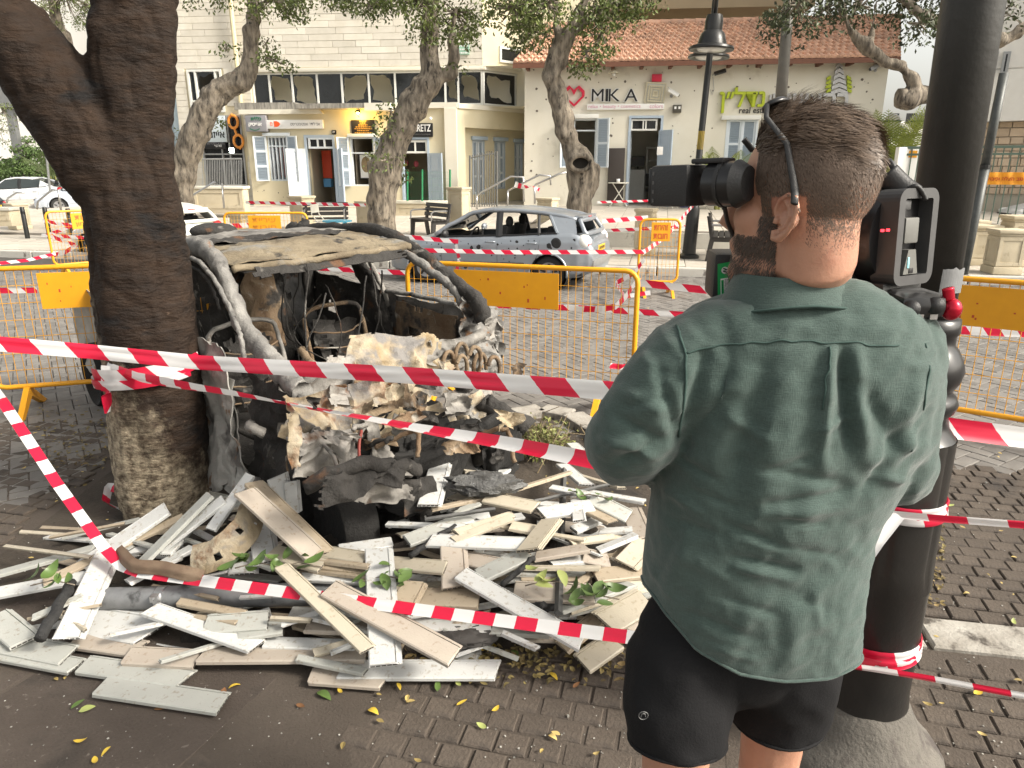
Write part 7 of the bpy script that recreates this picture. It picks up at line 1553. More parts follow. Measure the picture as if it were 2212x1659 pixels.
def strip(name, label, cat, pts, w, mat, holes=(), add=.1, seed=0, stand=0.0):
 P = [PZ(x, y, a_) for x, y, a_ in pts]; PP = []
 for i in range(len(P)-1):
  p0, p1, p2, p3 = P[max(i-1, 0)], P[i], P[i+1], P[min(i+2, len(P)-1)]
  for k in range(10): t = k/10; PP.append(.5*((2*p1)+(p2-p0)*t+(2*p0-5*p1+4*p2-p3)*t*t+(-p0+3*p1-3*p2+p3)*t**3))
 PP.append(P[-1]); n = len(PP)-1; b = MB(); nv = 8; vs = []
 for i, p in enumerate(PP):
  d = (PP[min(i+1, n)]-PP[max(i-1, 0)]).normalized(); s = V((0, 0, 1)).cross(d).normalized(); u = d.cross(s)
  ax = s*cos(stand)+u*sin(stand); nn = d.cross(ax)
  for j in range(nv+1): f = j/nv-.5; vs.append(p + ax*w*f*(1+.08*NZ.noise(V((i*.2, seed, f*3)))) + nn*(.006*cos(f*6)+.003*NZ.noise(V((i*.3, j*.5, seed)))))
 fs = []; k0 = len(vs); vs += [v - V((0, 0, .004)) for v in vs]
 for i in range(n):
  for j in range(nv):
   if any(abs(i/n-a) < .025 and abs((j+.5)/nv-c) < .1 for a, c in holes): continue
   q = (i*(nv+1)+j, (i+1)*(nv+1)+j, (i+1)*(nv+1)+j+1, i*(nv+1)+j+1); fs.append(q); fs.append(tuple(x+k0 for x in q[::-1]))
 b.add(vs, fs); return tag(b.build(name, mat, auto=45), label, cat)
strip('bent_beam', 'bent tan metal bumper beam with punched holes beside the scorched tree foot', 'metal beam', [R5(1040, 560)+(.13,), R5(1180, 520)+(.16,), R5(1330, 400)+(.20,), R5(1375, 290)+(.24,), R5(1340, 240)+(.26,)], .13, m_tan, ((.25, .4), (.45, .6), (.6, .3)), seed=3, stand=.9)
strip('curved_tray', 'curved rusty brown metal strip drooping over the grey pipe', 'metal strip', [R5(640, 505)+(.15,), R5(720, 585)+(.15,), R5(860, 600)+(.15,), R5(980, 625)+(.15,), R5(1100, 655)+(.13,)], .055, M('rusty_brown', (.14, .085, .055), (.22, .16, .11), 8, .7, .3, bump=.3), seed=5, stand=.95)
def lump(name, label, cat, c, r, mat, seed, sc=(1, 1, .6), f=6, amp=.35):
 b = MB(); b.sphere((0, 0, 0), 1, 26, 16)
 vs = []
 for v in b.v: p = V(v); q = p*f*.4+V((seed, seed*2, 0)); s = 1+amp*(NZ.fractal(q, 1, 2, 4) + .5*(1-abs(NZ.noise(q*2.3))*2)); vs.append(V((p.x*r*sc[0]*s, p.y*r*sc[1]*s, p.z*r*sc[2]*s)))
 b.v = vs; o = b.build(name, mat, auto=45); o.location = c; return tag(o, label, cat)
m_clink = M('clinker', (.05, .05, .05), (.16, .16, .155), 18, .5, .3, bump=1.0, bscale=70, spots=((.35, .36, .37), 30, .68, .04))
lump('burnt_lump', 'crusty grey black melted lump on the planks right of the crushed car', 'debris', PZ(*R7(315, 310), .2), .085, m_clink, 3, (1.9, .9, .55))
lump('burnt_rag', 'folded black scrap lying in front of the longest white diagonal plank', 'debris', PZ(*R7(640, 1020), .08), .04, m_char, 5, (1.6, 1, .7)); lump('burnt_scrap', 'dark curled scrap lying at the front edge under the tape', 'debris', PZ(*R7(190, 1215), .03), .05, M('scrap_dark', (.035, .032, .03), (.07, .065, .06), 10, .7, bump=.5), 7, (2.4, 1.1, .5))
lump('charred_part', 'black charred round part lying by the kerb behind the pile', 'debris', PZ(1095, 960, .10), .085, m_soot, 9, (1.3, 1, .9)); lump('charred_part', 'black charred heap right behind the crushed engine', 'debris', PZ(985, 950, .12), .12, m_soot, 11, (1.5, 1, .7))
def leafmesh(L, w, curl):
 b = MB(); n = 6; vs = []
 for i in range(n+1):
  s = i/n; hw = w*sin(pi*min(1, s*.92+.06))**.8*(1-.25*s) if 0 < i < n else .001; z = curl*L*(s-.5)**2*2
  vs += [V((L*(s-.5), -hw, z+hw*.35)), V((L*(s-.5), 0, z)), V((L*(s-.5), hw, z+hw*.35))]
 fs = []
 for i in range(n): a = i*3; fs += [(a, a+3, a+4, a+1), (a+1, a+4, a+5, a+2)]
 b.add(vs, fs); return b
LM = {'yellow': M('leaf_yellow', (.62, .40, .03), (.55, .42, .07), 12, .5), 'brown': M('leaf_brown', (.23, .10, .035), (.16, .085, .04), 12, .7), 'green': M('leaf_green', (.07, .12, .03), (.10, .16, .04), 12, .4), 'lime': M('leaf_lime', (.30, .36, .10), (.36, .38, .14), 12, .5)}
YL = [(175,1602,'yellow','nearest the bottom left corner, left of two'),(228,1622,'yellow','nearest the bottom left corner, right of two'),(205,1645,'yellow','cut by the bottom edge at the left'),(508,1480,'yellow','big, just right of the frontmost grey plank'),(806,1535,'yellow','pointed, on the bare pavement below the clean white plank'),(862,1482,'yellow','at the right end of the low pinkish plank'),(734,1493,'yellow','under the left end of the clean white plank'),(1060,1395,'yellow','large, right of the pink long plank end'),(1042,1402,'yellow','small, beside the large one by the pink plank'),(856,1425,'yellow','lying on the foot of the upright white plank'),(1195,1459,'yellow','half green, on the pavement right of the clean white plank'),(998,1518,'yellow','upright, on the bricks near the bottom centre'),(1070,1534,'yellow','small, near the bottom centre cut'),(168,1520,'green','small, left of the frontmost grey plank'),(188,1531,'lime','small, beside the green one left of the frontmost plank'),(1112,1412,'green','big, in front of the weathered plank right of centre'),(945,1482,'green','dark, under the clean white plank'),(700,1500,'green','crumpled, below the low pinkish plank'),(990,1478,'lime','flat, right under the clean white plank'),(1040,1568,'lime','curled, alone on bottom centre bricks'),(345,1530,'brown','broad, right under the frontmost grey plank'),(650,1525,'brown','curled, below the low pinkish plank'),(480,1503,'brown','small, beside the frontmost grey plank end'),(1312,1404,'brown','large, at the right foot of the pile by the man'),(1295,1397,'brown','behind the large one at the right foot'),(1245,1480,'brown','small, on the bricks before the right foot of the pile'),(2112,1498,'yellow','long, near the lower tape at the right edge'),(1950,1445,'lime','thin, beside the black pole foot'),(2000,1590,'lime','upright, right of the concrete pole base'),(1945,1575,'lime','right beside the concrete pole base'),(1975,1620,'lime','lowest, right of the concrete pole base'),(2190,1345,'lime','on the pale kerb slab at the right edge'),(1995,1080,'yellow','small, on bricks above the right tape'),(2055,1092,'lime','on the bricks just above the right tape'),(2010,1082,'lime','upright, on the bricks right of the man elbow')]
random.seed(44)
for px, py, tn, ph in YL:
 p = G(px, py, .012); L = rnd(.035, .055) if tn != 'green' else rnd(.045, .07); b = leafmesh(L, L*rnd(.2, .3), rnd(-.3, .6)); o = b.build('fallen_leaf', LM[tn], smooth=True, world=False); o.location = p; o.rotation_euler = (rnd(-.25, .25), rnd(-.2, .2), rnd(0, 6.28)); tag(o, 'fallen %s leaf %s' % (tn, ph), 'leaf', 'fallen leaves on the pavement')
for lab, (px, py), n, tn in (('broken sprig of dark green leaves lying left of the centre on the planks', R6(170, 810), 12, 'green'), ('sprig of two green leaves lying above the slim diagonal plank', R6(415, 810), 4, 'green'), ('wilted sprig draped over the upright white plank', R6(930, 890), 11, 'green'), ('small green sprig at the left by the charred stick', R5(285, 700), 6, 'green'), ('grey green sprig near the man shorts on the slanting grey plank', R7(960, 1000), 12, 'green'), ('bright sprig of three leaves on the broad pinkish plank', R7(690, 915), 5, 'lime'), ('green sprig beside the man at the rear of the pile', R7(930, 400), 4, 'green')):
 p0 = PZ(px, py, .15); t = thing('leaf_sprig', lab, 'sprig', p0); st_ = MB(); st_.tube([(-.09, 0, 0), (0, .01, .02), (.1, -.01, .01)], .003, 5); st_.build('twig', m_bark2, t, world=False); me = None
 for k in range(n):
  L = rnd(.06, .10); b = leafmesh(L, L*.26, rnd(-.2, .8)); o = b.build('leaf', LM[tn], t, smooth=True, world=False); a = rnd(0, 6.28); o.location = (rnd(-.09, .09), rnd(-.05, .05), rnd(.0, .05)); o.rotation_euler = (rnd(-.6, .6), rnd(-.5, .5), a)
wd = thing('weed', 'scrubby yellow green weed behind the pile by the kerb', 'plant', G(1165, 985, .0)); random.seed(12); b = MB(); s_ = MB()
for k in range(150):
 a = rnd(0, 6.28); r = rnd(0, .16); p = V((r*cos(a)*1.2, r*sin(a), rnd(.01, .03))); q = p + V((rnd(-.1, .1), rnd(-.1, .1), rnd(.05, .22))); s_.tube([p, p.lerp(q, .5)+V((rnd(-.02, .02), 0, .02)), q], .0018, 3, caps=False)
 for _ in range(7): leafblob(b, p.lerp(q, rnd(.2, 1)), (.015, .015, .015), 1, (.02, .045), 0)
b.build('foliage', M('weed_green', (.13, .15, .04), (.22, .22, .07), 8, .6, isl=.3), wd, world=False); s_.build('stems', M('dry_stem', (.22, .17, .10), rough=.8), wd, world=False)
random.seed(13)
for k in range(9):
 p = G(rnd(1120, 1400), rnd(900, 1040), 0); q = p + V((rnd(-.3, .3), rnd(-.2, .2), rnd(.05, .4))); b = MB(); b.tube([p, p.lerp(q, .5)+V((rnd(-.05, .05), 0, .05)), q], [.004, .003, .002], 5); tag(b.build('dry_twig', MATS['dry_stem']), 'thin bare twig sticking up behind the pile near the kerb and man elbow', 'twig', 'dry twigs behind the pile')
lit = MB(); cr = MB(); dirt = MB()
for k in range(1300):
 z = k % 5
 if z == 0: p = G(rnd(80, 330), rnd(880, 1010), .01)
 elif z == 1: p = G(rnd(1940, 2040), rnd(1120, 1310), .01)
 elif z == 2: p = G(rnd(950, 1400), rnd(1340, 1480), .02)
 elif z == 3: p = V((rnd(-2.6, 1.0), rnd(3.6, 5.0), .02))
 else: p = G(rnd(700, 1400), rnd(1370, 1440), .012)
 L = rnd(.012, .04); b = leafmesh(L, L*.3, rnd(-.5, .5)); R = Matrix.Translation(p) @ Matrix.Rotation(rnd(0, 6.28), 4, 'Z') @ Matrix.Rotation(rnd(-.5, .5), 4, 'X'); lit.add([R @ V(v) for v in b.v], b.f)
for k in range(170): p = G(rnd(-50, 2260), rnd(560, 1650), .012); L = rnd(.015, .035); b = leafmesh(L, L*.3, rnd(-.5, .5)); R = Matrix.Translation(p) @ Matrix.Rotation(rnd(0, 6.28), 4, 'Z'); dirt.add([R @ V(v) for v in b.v], b.f)
for k in range(750):
 p = G(rnd(-30, 2240), rnd(1000, 1659), .004); s = rnd(.0012, .0035) * (2 if k % 30 == 0 else 1)
 cr.box(p, (s*rnd(1, 2), s*rnd(1, 2), s), Matrix.Rotation(rnd(0, 3), 3, 'Z') @ Matrix.Rotation(rnd(-.5, .5), 3, 'X'))
lit.build('leaf_litter', M('litter_brown', (.14, .085, .035), (.20, .17, .06), 3, .8, isl=.5), kind='stuff'); dirt.build('scattered_leaves', M('litter_yellow', (.34, .25, .07), (.40, .30, .12), 3, .7, isl=.4), kind='stuff'); cr.build('rubble_crumbs', M('crumb', (.33, .32, .29), rough=.9, isl=.5), kind='stuff')
# ================================================================ RED AND WHITE BARRIER TAPES
def tape_mat(name, period=.30, white=(.72, .72, .72), red=(.64, .016, .055), slant=.9):
 m = bpy.data.materials.new(name); m.use_nodes = True; n = m.node_tree.nodes; L = m.node_tree.links; b = n['Principled BSDF']; b.inputs['Roughness'].default_value = .28
 uv = n.new('ShaderNodeUVMap'); sx = n.new('ShaderNodeSeparateXYZ'); L.new(uv.outputs[0], sx.inputs[0])
 def mm(op, a, c):
  q = n.new('ShaderNodeMath'); q.operation = op
  for i, v in enumerate((a, c)):
   if isinstance(v, (int, float)): q.inputs[i].default_value = v
   else: L.new(v, q.inputs[i])
  return q.outputs[0]
 s = mm('FRACT', mm('ADD', mm('DIVIDE', sx.outputs['X'], period), mm('MULTIPLY', sx.outputs['Y'], slant*.25)), 0); s = mm('GREATER_THAN', s, .5)
 mx = n.new('ShaderNodeMix'); mx.data_type = 'RGBA'; L.new(s, mx.inputs[0]); mx.inputs[6].default_value = white+(1,); mx.inputs[7].default_value = red+(1,); L.new(mx.outputs[2], b.inputs['Base Color'])
 tr = n.new('ShaderNodeBsdfTranslucent'); L.new(mx.outputs[2], tr.inputs['Color']); ad = n.new('ShaderNodeMixShader'); ad.inputs[0].default_value = .25; L.new(b.outputs[0], ad.inputs[1]); L.new(tr.outputs[0], ad.inputs[2]); L.new(ad.outputs[0], n['Material Output'].inputs[0])
 return m
m_tape = tape_mat('striped_tape', .27); m_tape2 = tape_mat('striped_tape_twisted', .2, slant=.25); m_tape3 = tape_mat('striped_tape_square', .155, slant=.1)
def ribbon(name, label, pts, w, mat=m_tape, sag=0.0, twist=0.0, fold=.0, parent=None, lean=0.0, seed=0, n=14, ripple=.004, face=False, group='red and white barrier tapes'):
 """tape through world points; width stands upright, lean tips it, twist turns it along its run"""
 pts = [V(p) for p in pts]; PP = []
 for i in range(len(pts)-1):
  p0, p1 = pts[i], pts[i+1]
  for k in range(n): t = k/n; PP.append(p0.lerp(p1, t) - V((0, 0, sag*4*t*(1-t))))
 PP.append(pts[-1]); N = len(PP); vs = []; uvs = []; s = 0; nv = 6
 for i, p in enumerate(PP):
  if i: s += (PP[i]-PP[i-1]).length
  d = (PP[min(i+1, N-1)]-PP[max(i-1, 0)]).normalized(); side = d.cross(V((0, 0, 1)))
  side = side.normalized() if side.length > .05 else d.cross(V((0, 1, 0))).normalized(); up = side.cross(d)
  if face: side = (V((0, 0, HCAM))-p).normalized(); up = d.cross(side).normalized(); side = up.cross(d)
  a = lean + twist*s + .15*NZ.noise(V((s*1.3, seed, 0))); ax = up*cos(a)+side*sin(a); nn = d.cross(ax)
  for j in range(nv+1):
   f = j/nv-.5; vs.append(p + ax*w*f + nn*(ripple*NZ.noise(V((s*2.5+seed, f*5, 1))) + fold*w*cos(f*2*pi))); uvs.append((s, j/nv))
 fs = [(i*(nv+1)+j, (i+1)*(nv+1)+j, (i+1)*(nv+1)+j+1, i*(nv+1)+j+1) for i in range(N-1) for j in range(nv)]
 me = bpy.data.meshes.new(name); inv = wm(parent).inverted() if parent else Matrix.Identity(4); me.from_pydata([tuple(inv @ v) for v in vs], [], fs); me.materials.append(mat)
 u = me.uv_layers.new(name='UVMap')
 for lp in me.loops: u.data[lp.index].uv = uvs[lp.vertex_index]
 me.polygons.foreach_set('use_smooth', [True]*len(me.polygons))
 o = bpy.data.objects.new(name, me); COL.objects.link(o)
 if parent: o.parent = parent
 else: tag(o, label, 'tape', group)
 return o
TY = big.location.y
tp = thing('barrier_tape', 'wide striped tape stretched from the left edge past the scorched tree behind the man', 'tape', A(430, 790, TY-.32), 0, 'red and white barrier tapes')
ribbon('tape_run', '', [A(-60, 738, 2.95), A(200, 760, 3.05), A(430, 783, 3.02), A(900, 812, 2.62), A(1420, 852, 2.22), A(1750, 880, 2.14), A(1960, 912, 2.09), A(2290, 956, 2.05)], .064, m_tape, .0, parent=tp, seed=1, lean=-.25, ripple=.010)
tw_ = thing('barrier_tape', 'narrow twisted striped tape slanting from the scorched tree down to the man elbow', 'tape', A(235, 790, TY-.3), 0, 'red and white barrier tapes')
def wrap(px0, px1, y0, y1, w, parent, Y0, r, a0=-2.6, a1=-.5, name='tape_wrap', mat=m_tape, seed=3, cx=None):
 c0, c1 = A((px0+px1)/2, y0, Y0), A((px0+px1)/2, y1, Y0); P = []
 for k in range(13): f = k/12; a = a0+(a1-a0)*f; c = c0.lerp(c1, f); P.append(V((c.x+r*cos(a), Y0+r*sin(a), c.z)))
 return ribbon(name, '', P, w, mat, parent=parent, seed=seed, n=3, lean=.05, ripple=.004)
wrap(225, 428, 798, 772, .085, tw_, TY+.0, .268, -2.95, -.15); wrap(225, 428, 812, 790, .05, tw_, TY+.0, .272, -2.9, -.4, seed=5)
ribbon('tape_run', '', [A(232, 795, TY-.2), A(300, 818, TY-.31), A(600, 868, 2.9), A(900, 925, 2.55), A(1320, 1003, 2.15), A(1700, 1070, 2.06), A(1895, 1112, 2.02)], .058, m_tape2, parent=tw_, twist=.9, seed=7, lean=.1, ripple=.008, fold=.12)
ribbon('tape_end', '', [A(229, 790, TY-.22), A(229, 850, TY-.24), A(237, 890, TY-.2)], .05, m_tape, parent=tw_, seed=9, lean=1.1)
lt = thing('barrier_tape', 'striped tape dropping from the left edge and crossing low in front of the plank pile', 'tape', G(270, 1225, .3), 0, 'red and white barrier tapes')
ribbon('tape_run', '', [A(-60, 780, 3.2), A(8, 870, 3.12), A(120, 1040, 2.9), A(222, 1180, 2.72), A(262, 1222, 2.66), A(300, 1236, 2.6), A(700, 1290, 2.35), A(1000, 1330, 2.2), A(1450, 1388, 2.02), A(1700, 1415, 1.95), A(1800, 1430, 1.95)], .046, m_tape3, parent=lt, seed=11, lean=.25, ripple=.004, face=True)
ribbon('barrier_tape', 'crumpled loop of striped tape on the ground left of the scorched tree foot', [G(300, 1060, .10), G(235, 1052, .09), G(228, 1085, .05), G(260, 1100, .03), G(300, 1092, .06)], .05, m_tape2, seed=13, lean=.6, n=8)
po = thing('barrier_tape', 'striped tape wrapped round the black pole and led off to the right edge, upper one', 'tape', A(1930, 1110, 1.78), 0, 'red and white barrier tapes')
PX, PYc = 1.128, 1.9
def pole_wrap(parent, py, r, w, a0, a1, dy=0, seed=1, mat=m_tape2):
 z0 = A(1900, py, PYc-.12).z; P = [V((PX+r*cos(a0+(a1-a0)*k/14), PYc+r*sin(a0+(a1-a0)*k/14), z0+dy*k/14)) for k in range(15)]; return ribbon('tape_wrap', '', P, w, mat, parent=parent, seed=seed, n=2, ripple=.006)
pole_wrap(po, 1112, .132, .04, -3.0, .2, .0, 2); pole_wrap(po, 1122, .134, .03, -2.2, .3, -.01, 4)
ribbon('tape_run', '', [A(1925, 1110, 1.765), A(2000, 1117, 1.75), A(2260, 1138, 1.7)], .024, m_tape2, parent=po, seed=15, lean=.2)
ribbon('tape_run', '', [A(1935, 1108, 1.762), A(1890, 1165, 1.73), A(1835, 1245, 1.70), A(1780, 1320, 1.66)], .05, m_tape, parent=po, seed=17, lean=.9)
pl2 = thing('barrier_tape', 'striped tape knotted low round the black pole and led to the right edge, lower one', 'tape', A(1860, 1430, 1.75), 0, 'red and white barrier tapes')
pole_wrap(pl2, 1425, .134, .045, -3.0, .2, .02, 6); pole_wrap(pl2, 1438, .136, .03, -2.4, 0, .03, 8)
ribbon('tape_run', '', [A(1760, 1428, 1.70), A(1830, 1440, 1.755), A(1880, 1447, 1.75), A(2000, 1466, 1.72), A(2260, 1512, 1.66)], .028, m_tape2, parent=pl2, seed=19, lean=.3, fold=.1)
ribbon('tape_run', '', [A(1790, 1395, 1.72), A(1850, 1425, 1.755), A(1895, 1437, 1.76)], .05, m_tape, parent=pl2, seed=21, lean=.5)
def T(label, pts, w=.07, mat=m_tape, sag=0.0, **k): return ribbon('barrier_tape', label, [A(x, y, Y) for x, y, Y in pts], w, mat, sag, seed=len(label), **k)
T('striped tape running level behind the right end of the front barrier to the man', [(1046, 658, 6.6), (1250, 666, 6.4), (1480, 680, 6.2)], .055); T('striped tape showing through the right barrier below its panel', [(1960, 708, 6.3), (2260, 722, 6.1)], .075)
T('striped tape seen through the burnt car windows, tied to the front barrier', [(400, 562, 7.6), (660, 578, 7.4), (882, 590, 7.2)], .05); T('striped tape running behind the burnt car roof to the silver car mirror', [(640, 525, 10.4), (840, 508, 10.3), (990, 522, 10.2)], .06)
T('striped tape running level along the flank of the silver car to the askew barrier', [(700, 536, 10.2), (1100, 545, 10.1), (1392, 544, 10.3)], .06); T('striped tape rising from the askew barrier to the ornate lamp post', [(1390, 545, 10.9), (1440, 510, 12), (1500, 440, 13.8)], .08)
T('striped tape from the silver car tail to the askew barrier top', [(1300, 478, 13), (1400, 470, 13.2)], .08); T('striped tape running low across the plaza behind the white hatchback', [(530, 437, 18), (790, 443, 17.5)], .07); T('striped tape behind the askew barrier across the far pavement', [(1310, 498, 13.6), (1400, 494, 13.4), (1480, 490, 13.4)], .06)
T('striped tape crossing the plaza in front of the white house door', [(1290, 437, 19), (1420, 433, 19), (1470, 430, 19)], .06); T('loose striped tape looping down from the front barrier to the road', [(1372, 612, 5.5), (1352, 640, 5.7), (1330, 662, 5.9), (1300, 668, 6.0), (1240, 668, 6.1)], .05, m_tape2)
T('loose striped tape trailing on the road below the askew barrier', [(1392, 560, 10), (1370, 590, 10.2), (1330, 612, 10.3), (1350, 640, 9.4), (1405, 632, 9.4)], .06, m_tape2); T('striped tape from the front barrier past the man chest to the right', [(1372, 610, 5.4), (1460, 620, 5.3), (1560, 630, 5.2)], .055)
T('striped tape hanging under the mirror of the silver car', [(985, 528, 10.2), (992, 560, 10.2), (985, 592, 10.2)], .07, m_tape2, lean=.8); T('striped tape running behind the roof line of the white hatchback barrier', [(492, 488, 13.2), (560, 486, 13.2)], .08)
T('striped tape crossing the far left barrier from its top corner', [(92, 476, 13.6), (130, 484, 13.6), (182, 487, 13.6)], .06); T('striped tape crossing the far left barrier diagonally upward', [(105, 507, 13.5), (150, 490, 13.5), (182, 474, 13.5)], .06); T('striped tape crossing the far left barrier level at its middle', [(90, 508, 13.4), (130, 510, 13.4), (190, 514, 13.4)], .06); T('striped tape drooping over the far left barrier to its foot', [(105, 508, 13.3), (140, 522, 13.3), (165, 530, 13.3), (140, 545, 13.3), (105, 554, 13.3)], .07)
T('thin striped tape sagging over the far left road', [(-20, 571, 11), (60, 562, 11.4), (120, 548, 12)], .05); T('short striped tape seen behind the left barrier panel', [(-30, 628, 7), (80, 627, 7)], .055); T('short striped tape end tied to the right post of the front barrier', [(1372, 786, 5.2), (1345, 793, 5.15), (1318, 790, 5.1)], .04)
T('pink striped tape clump tied on the steel rails by the white house', [(1112, 398, 20.8), (1130, 404, 20.8), (1150, 402, 20.7), (1165, 410, 20.7)], .16, m_tape2, twist=3)
bp_ = thing('lamp_post', 'thick black ornamental lamp post with rings and concrete foot right of the man', 'lamp post', V((1.135, 1.9, 0)))
PX, PYc = 1.128, 1.9; top = A(2112, -60, PYc)
zz = lambda py: A(2000, py, PYc).z
b = MB(); b.tube([V((PX-.004, PYc, zz(705))), V((top.x, PYc, top.z)), V((top.x+.01, PYc, 5.5))], [.069, .069, .066], 28); b.build('shaft', M('post_black', (.014, .014, .013), (.026, .025, .022), 5, .45, bump=.15, bscale=40, spots=((.09, .07, .05), 12, .72, .05)), bp_, smooth=True)
z1 = zz(712); z2 = zz(905)
b = MB(); b.lathe([(.069, z1+.04), (.082, z1+.035), (.085, z1), (.078, z1-.01), (.078, z1-.035), (.09, z1-.05), (.104, z1-.075), (.112, z1-.105), (.106, z1-.135), (.095, z1-.155), (.09, z1-.165), (.105, z1-.18), (.112, z1-.2), (.105, z1-.22), (.092, z1-.235), (.1, z1-.27), (.122, z1-.3)], (PX, PYc, 0), 32, cap=False); b.build('ring_moulding', m_blacks, bp_, smooth=True)
b = MB(); zb = .19
def fl(a): return 1 - .05*max(0, cos(a*6))**8
n = 72
for z in (z1-.3, zb+.42, zb+.10, zb): pass
rows = [(z1-.3, .124), (zb+.5, .127), (zb+.43, .132), (zb+.415, .127), (zb+.06, .127), (zb, .132)]
vs = [V((PX+r*cos(2*pi*j/n)*(fl(2*pi*j/n) if i < 2 else 1), PYc+r*sin(2*pi*j/n)*(fl(2*pi*j/n) if i < 2 else 1), z)) for i, (z, r) in enumerate(rows) for j in range(n)]
b.add(vs, [(i*n+j, (i+1)*n+j, (i+1)*n+(j+1) % n, i*n+(j+1) % n) for i in range(len(rows)-1) for j in range(n)]); b.build('base_column', M('post_base_black', (.012, .012, .012), (.022, .02, .018), 5, .35, bump=.12, bscale=50, spots=((.16, .13, .09), 16, .70, .04)), bp_, auto=35)
b = MB(); b.lathe([(.126, .195), (.15, .17), (.17, .12), (.20, .07), (.24, .035), (.262, .0), (.25, -.03)], (PX-.005, PYc, 0), 40, cap=False)
b.v = [tuple(V(v) + V((NZ.noise(V(v)*9), NZ.noise(V(v)*9+V((5, 0, 0))), NZ.noise(V(v)*9+V((0, 5, 0)))))*.012) for v in b.v]; b.build('concrete_foot', M('foot_concrete', (.095, .088, .077), (.15, .138, .12), 8, .95, bump=.9, bscale=60, spots=((.07, .06, .055), 6, .56, .1)), bp_, smooth=True)
b = MB(); q = A(1988, 590, PYc-.07); b.grid(lambda u, v: V((PX + .0705*cos(-2.1+u*1.2), PYc+.0705*sin(-2.1+u*1.2), zz(625)+v*.075*(.85+.12*NZ.noise(V((u*6, v*3, 2)))))), 12, 4); b.build('torn_sticker', m_galv, bp_)
# ================================================================ THE CAMERAMAN
BY = 1.15
def pxof(p):
 d = V(p)-V((0, 0, HCAM)); zc = d.y*CP - d.z*SP; return 1106+d.x/zc*1534, 829.5-(d.y*SP+d.z*CP)/zc*1534
def tabl(rows, y, k):
 if y <= rows[0][0]: return rows[0][k]
 for a, b_ in zip(rows, rows[1:]):
  if y <= b_[0]: t = (y-a[0])/(b_[0]-a[0]); return a[k]+(b_[k]-a[k])*t
 return rows[-1][k]
man = thing('person', 'bearded man seen from behind in dark green shirt and black shorts, shouldering a video camera', 'person', (.45, BY, 0))
m_skin = M('skin', (.40, .205, .135), (.46, .25, .17), 14, .5, bump=.12, bscale=160, sub=.12, spots=((.36, .155, .105), 9, .58, .14), spots2=((.26, .12, .08), 140, .70, .05))
m_hairm = M('hair_brown', (.085, .056, .038), (.15, .105, .072), 60, .5, isl=.35)
m_stub = M('hair_short', (.135, .095, .07), rough=.7, isl=.3)
def shirt_mat():
 m = M('shirt_green', (.043, .069, .061), (.062, .092, .082), 7, .85, spec=.25)
 n = m.node_tree.nodes; L = m.node_tree.links; b = n['Principled BSDF']; b.inputs['Sheen Weight'].default_value = .25; b.inputs['Sheen Roughness'].default_value = .5
 tc = n.new('ShaderNodeTexCoord'); src = b.inputs['Base Color'].links[0].from_socket; hs_ = []
 for sc in ((620, 620, 80), (80, 80, 620)):          # slub of the weave both ways
  mp = n.new('ShaderNodeMapping'); mp.inputs['Scale'].default_value = sc; L.new(tc.outputs['Object'], mp.inputs[0]); no = n.new('ShaderNodeTexNoise'); no.inputs['Scale'].default_value = 1.0; no.inputs['Detail'].default_value = 3; L.new(mp.outputs[0], no.inputs['Vector']); hs_.append(no.outputs['Fac'])
 ad = n.new('ShaderNodeMath'); ad.operation = 'ADD'; L.new(hs_[0], ad.inputs[0]); L.new(hs_[1], ad.inputs[1])
 mr = n.new('ShaderNodeMapRange'); mr.inputs[1].default_value = .75; mr.inputs[2].default_value = 1.25; mr.inputs[3].default_value = .84; mr.inputs[4].default_value = 1.18; L.new(ad.outputs[0], mr.inputs[0])
 h = n.new('ShaderNodeHueSaturation'); L.new(src, h.inputs['Color']); L.new(mr.outputs[0], h.inputs['Value']); L.new(h.outputs[0], b.inputs['Base Color'])
 bp = n.new('ShaderNodeBump'); bp.inputs['Strength'].default_value = .35; bp.inputs['Distance'].default_value = .002; L.new(ad.outputs[0], bp.inputs['Height']); L.new(bp.outputs[0], b.inputs['Normal']); return m
m_shirt = shirt_mat(); m_seam = M('shirt_seam', (.030, .06, .052), rough=.9); m_short = M('shorts_black', (.008, .008, .009), (.012, .012, .013), 8, .85, bump=.2, bscale=220, spec=.2)
ROWS = [(610, 1672, 1858, .062), (632, 1630, 1888, .076), (655, 1565, 1928, .092), (680, 1505, 1970, .105), (715, 1470, 1985, .118), (760, 1460, 1998, .128), (850, 1460, 1998, .140), (950, 1444, 1975, .146), (1050, 1426, 1925, .146), (1150, 1412, 1866, .145), (1250, 1402, 1848, .145), (1330, 1398, 1838, .150), (1500, 1400, 1826, .150)]
HEM = [(-1, 1290), (-.85, 1345), (-.6, 1420), (-.25, 1468), (.05, 1480), (.4, 1466), (.75, 1430), (1, 1400)]
def torsop(u, v, grow=0.0, rows=ROWS, top=618):
 a = 2*pi*u; s = cos(a); hm = tabl(HEM, s, 1); py = top + (hm-top)*v
 l, r, d = tabl(rows, py, 1), tabl(rows, py, 2), tabl(rows, py, 3); pl_, pr_ = A(l, py, BY), A(r, py, BY); c = (pl_+pr_)/2; w = (pr_-pl_).length/2
 sy = sin(a); c.z = A((l+r)/2, py, BY - .135*max(0, sy)).z; sq = lambda t: (abs(t)**.82)*(1 if t > 0 else -1)
 return V((c.x + (w+grow)*sq(s), BY + .02 - (d+grow)*sq(sy)*(1.0 if sy > 0 else .95) - .02*s, c.z))
b = MB(); NU, NVV = 96, 70
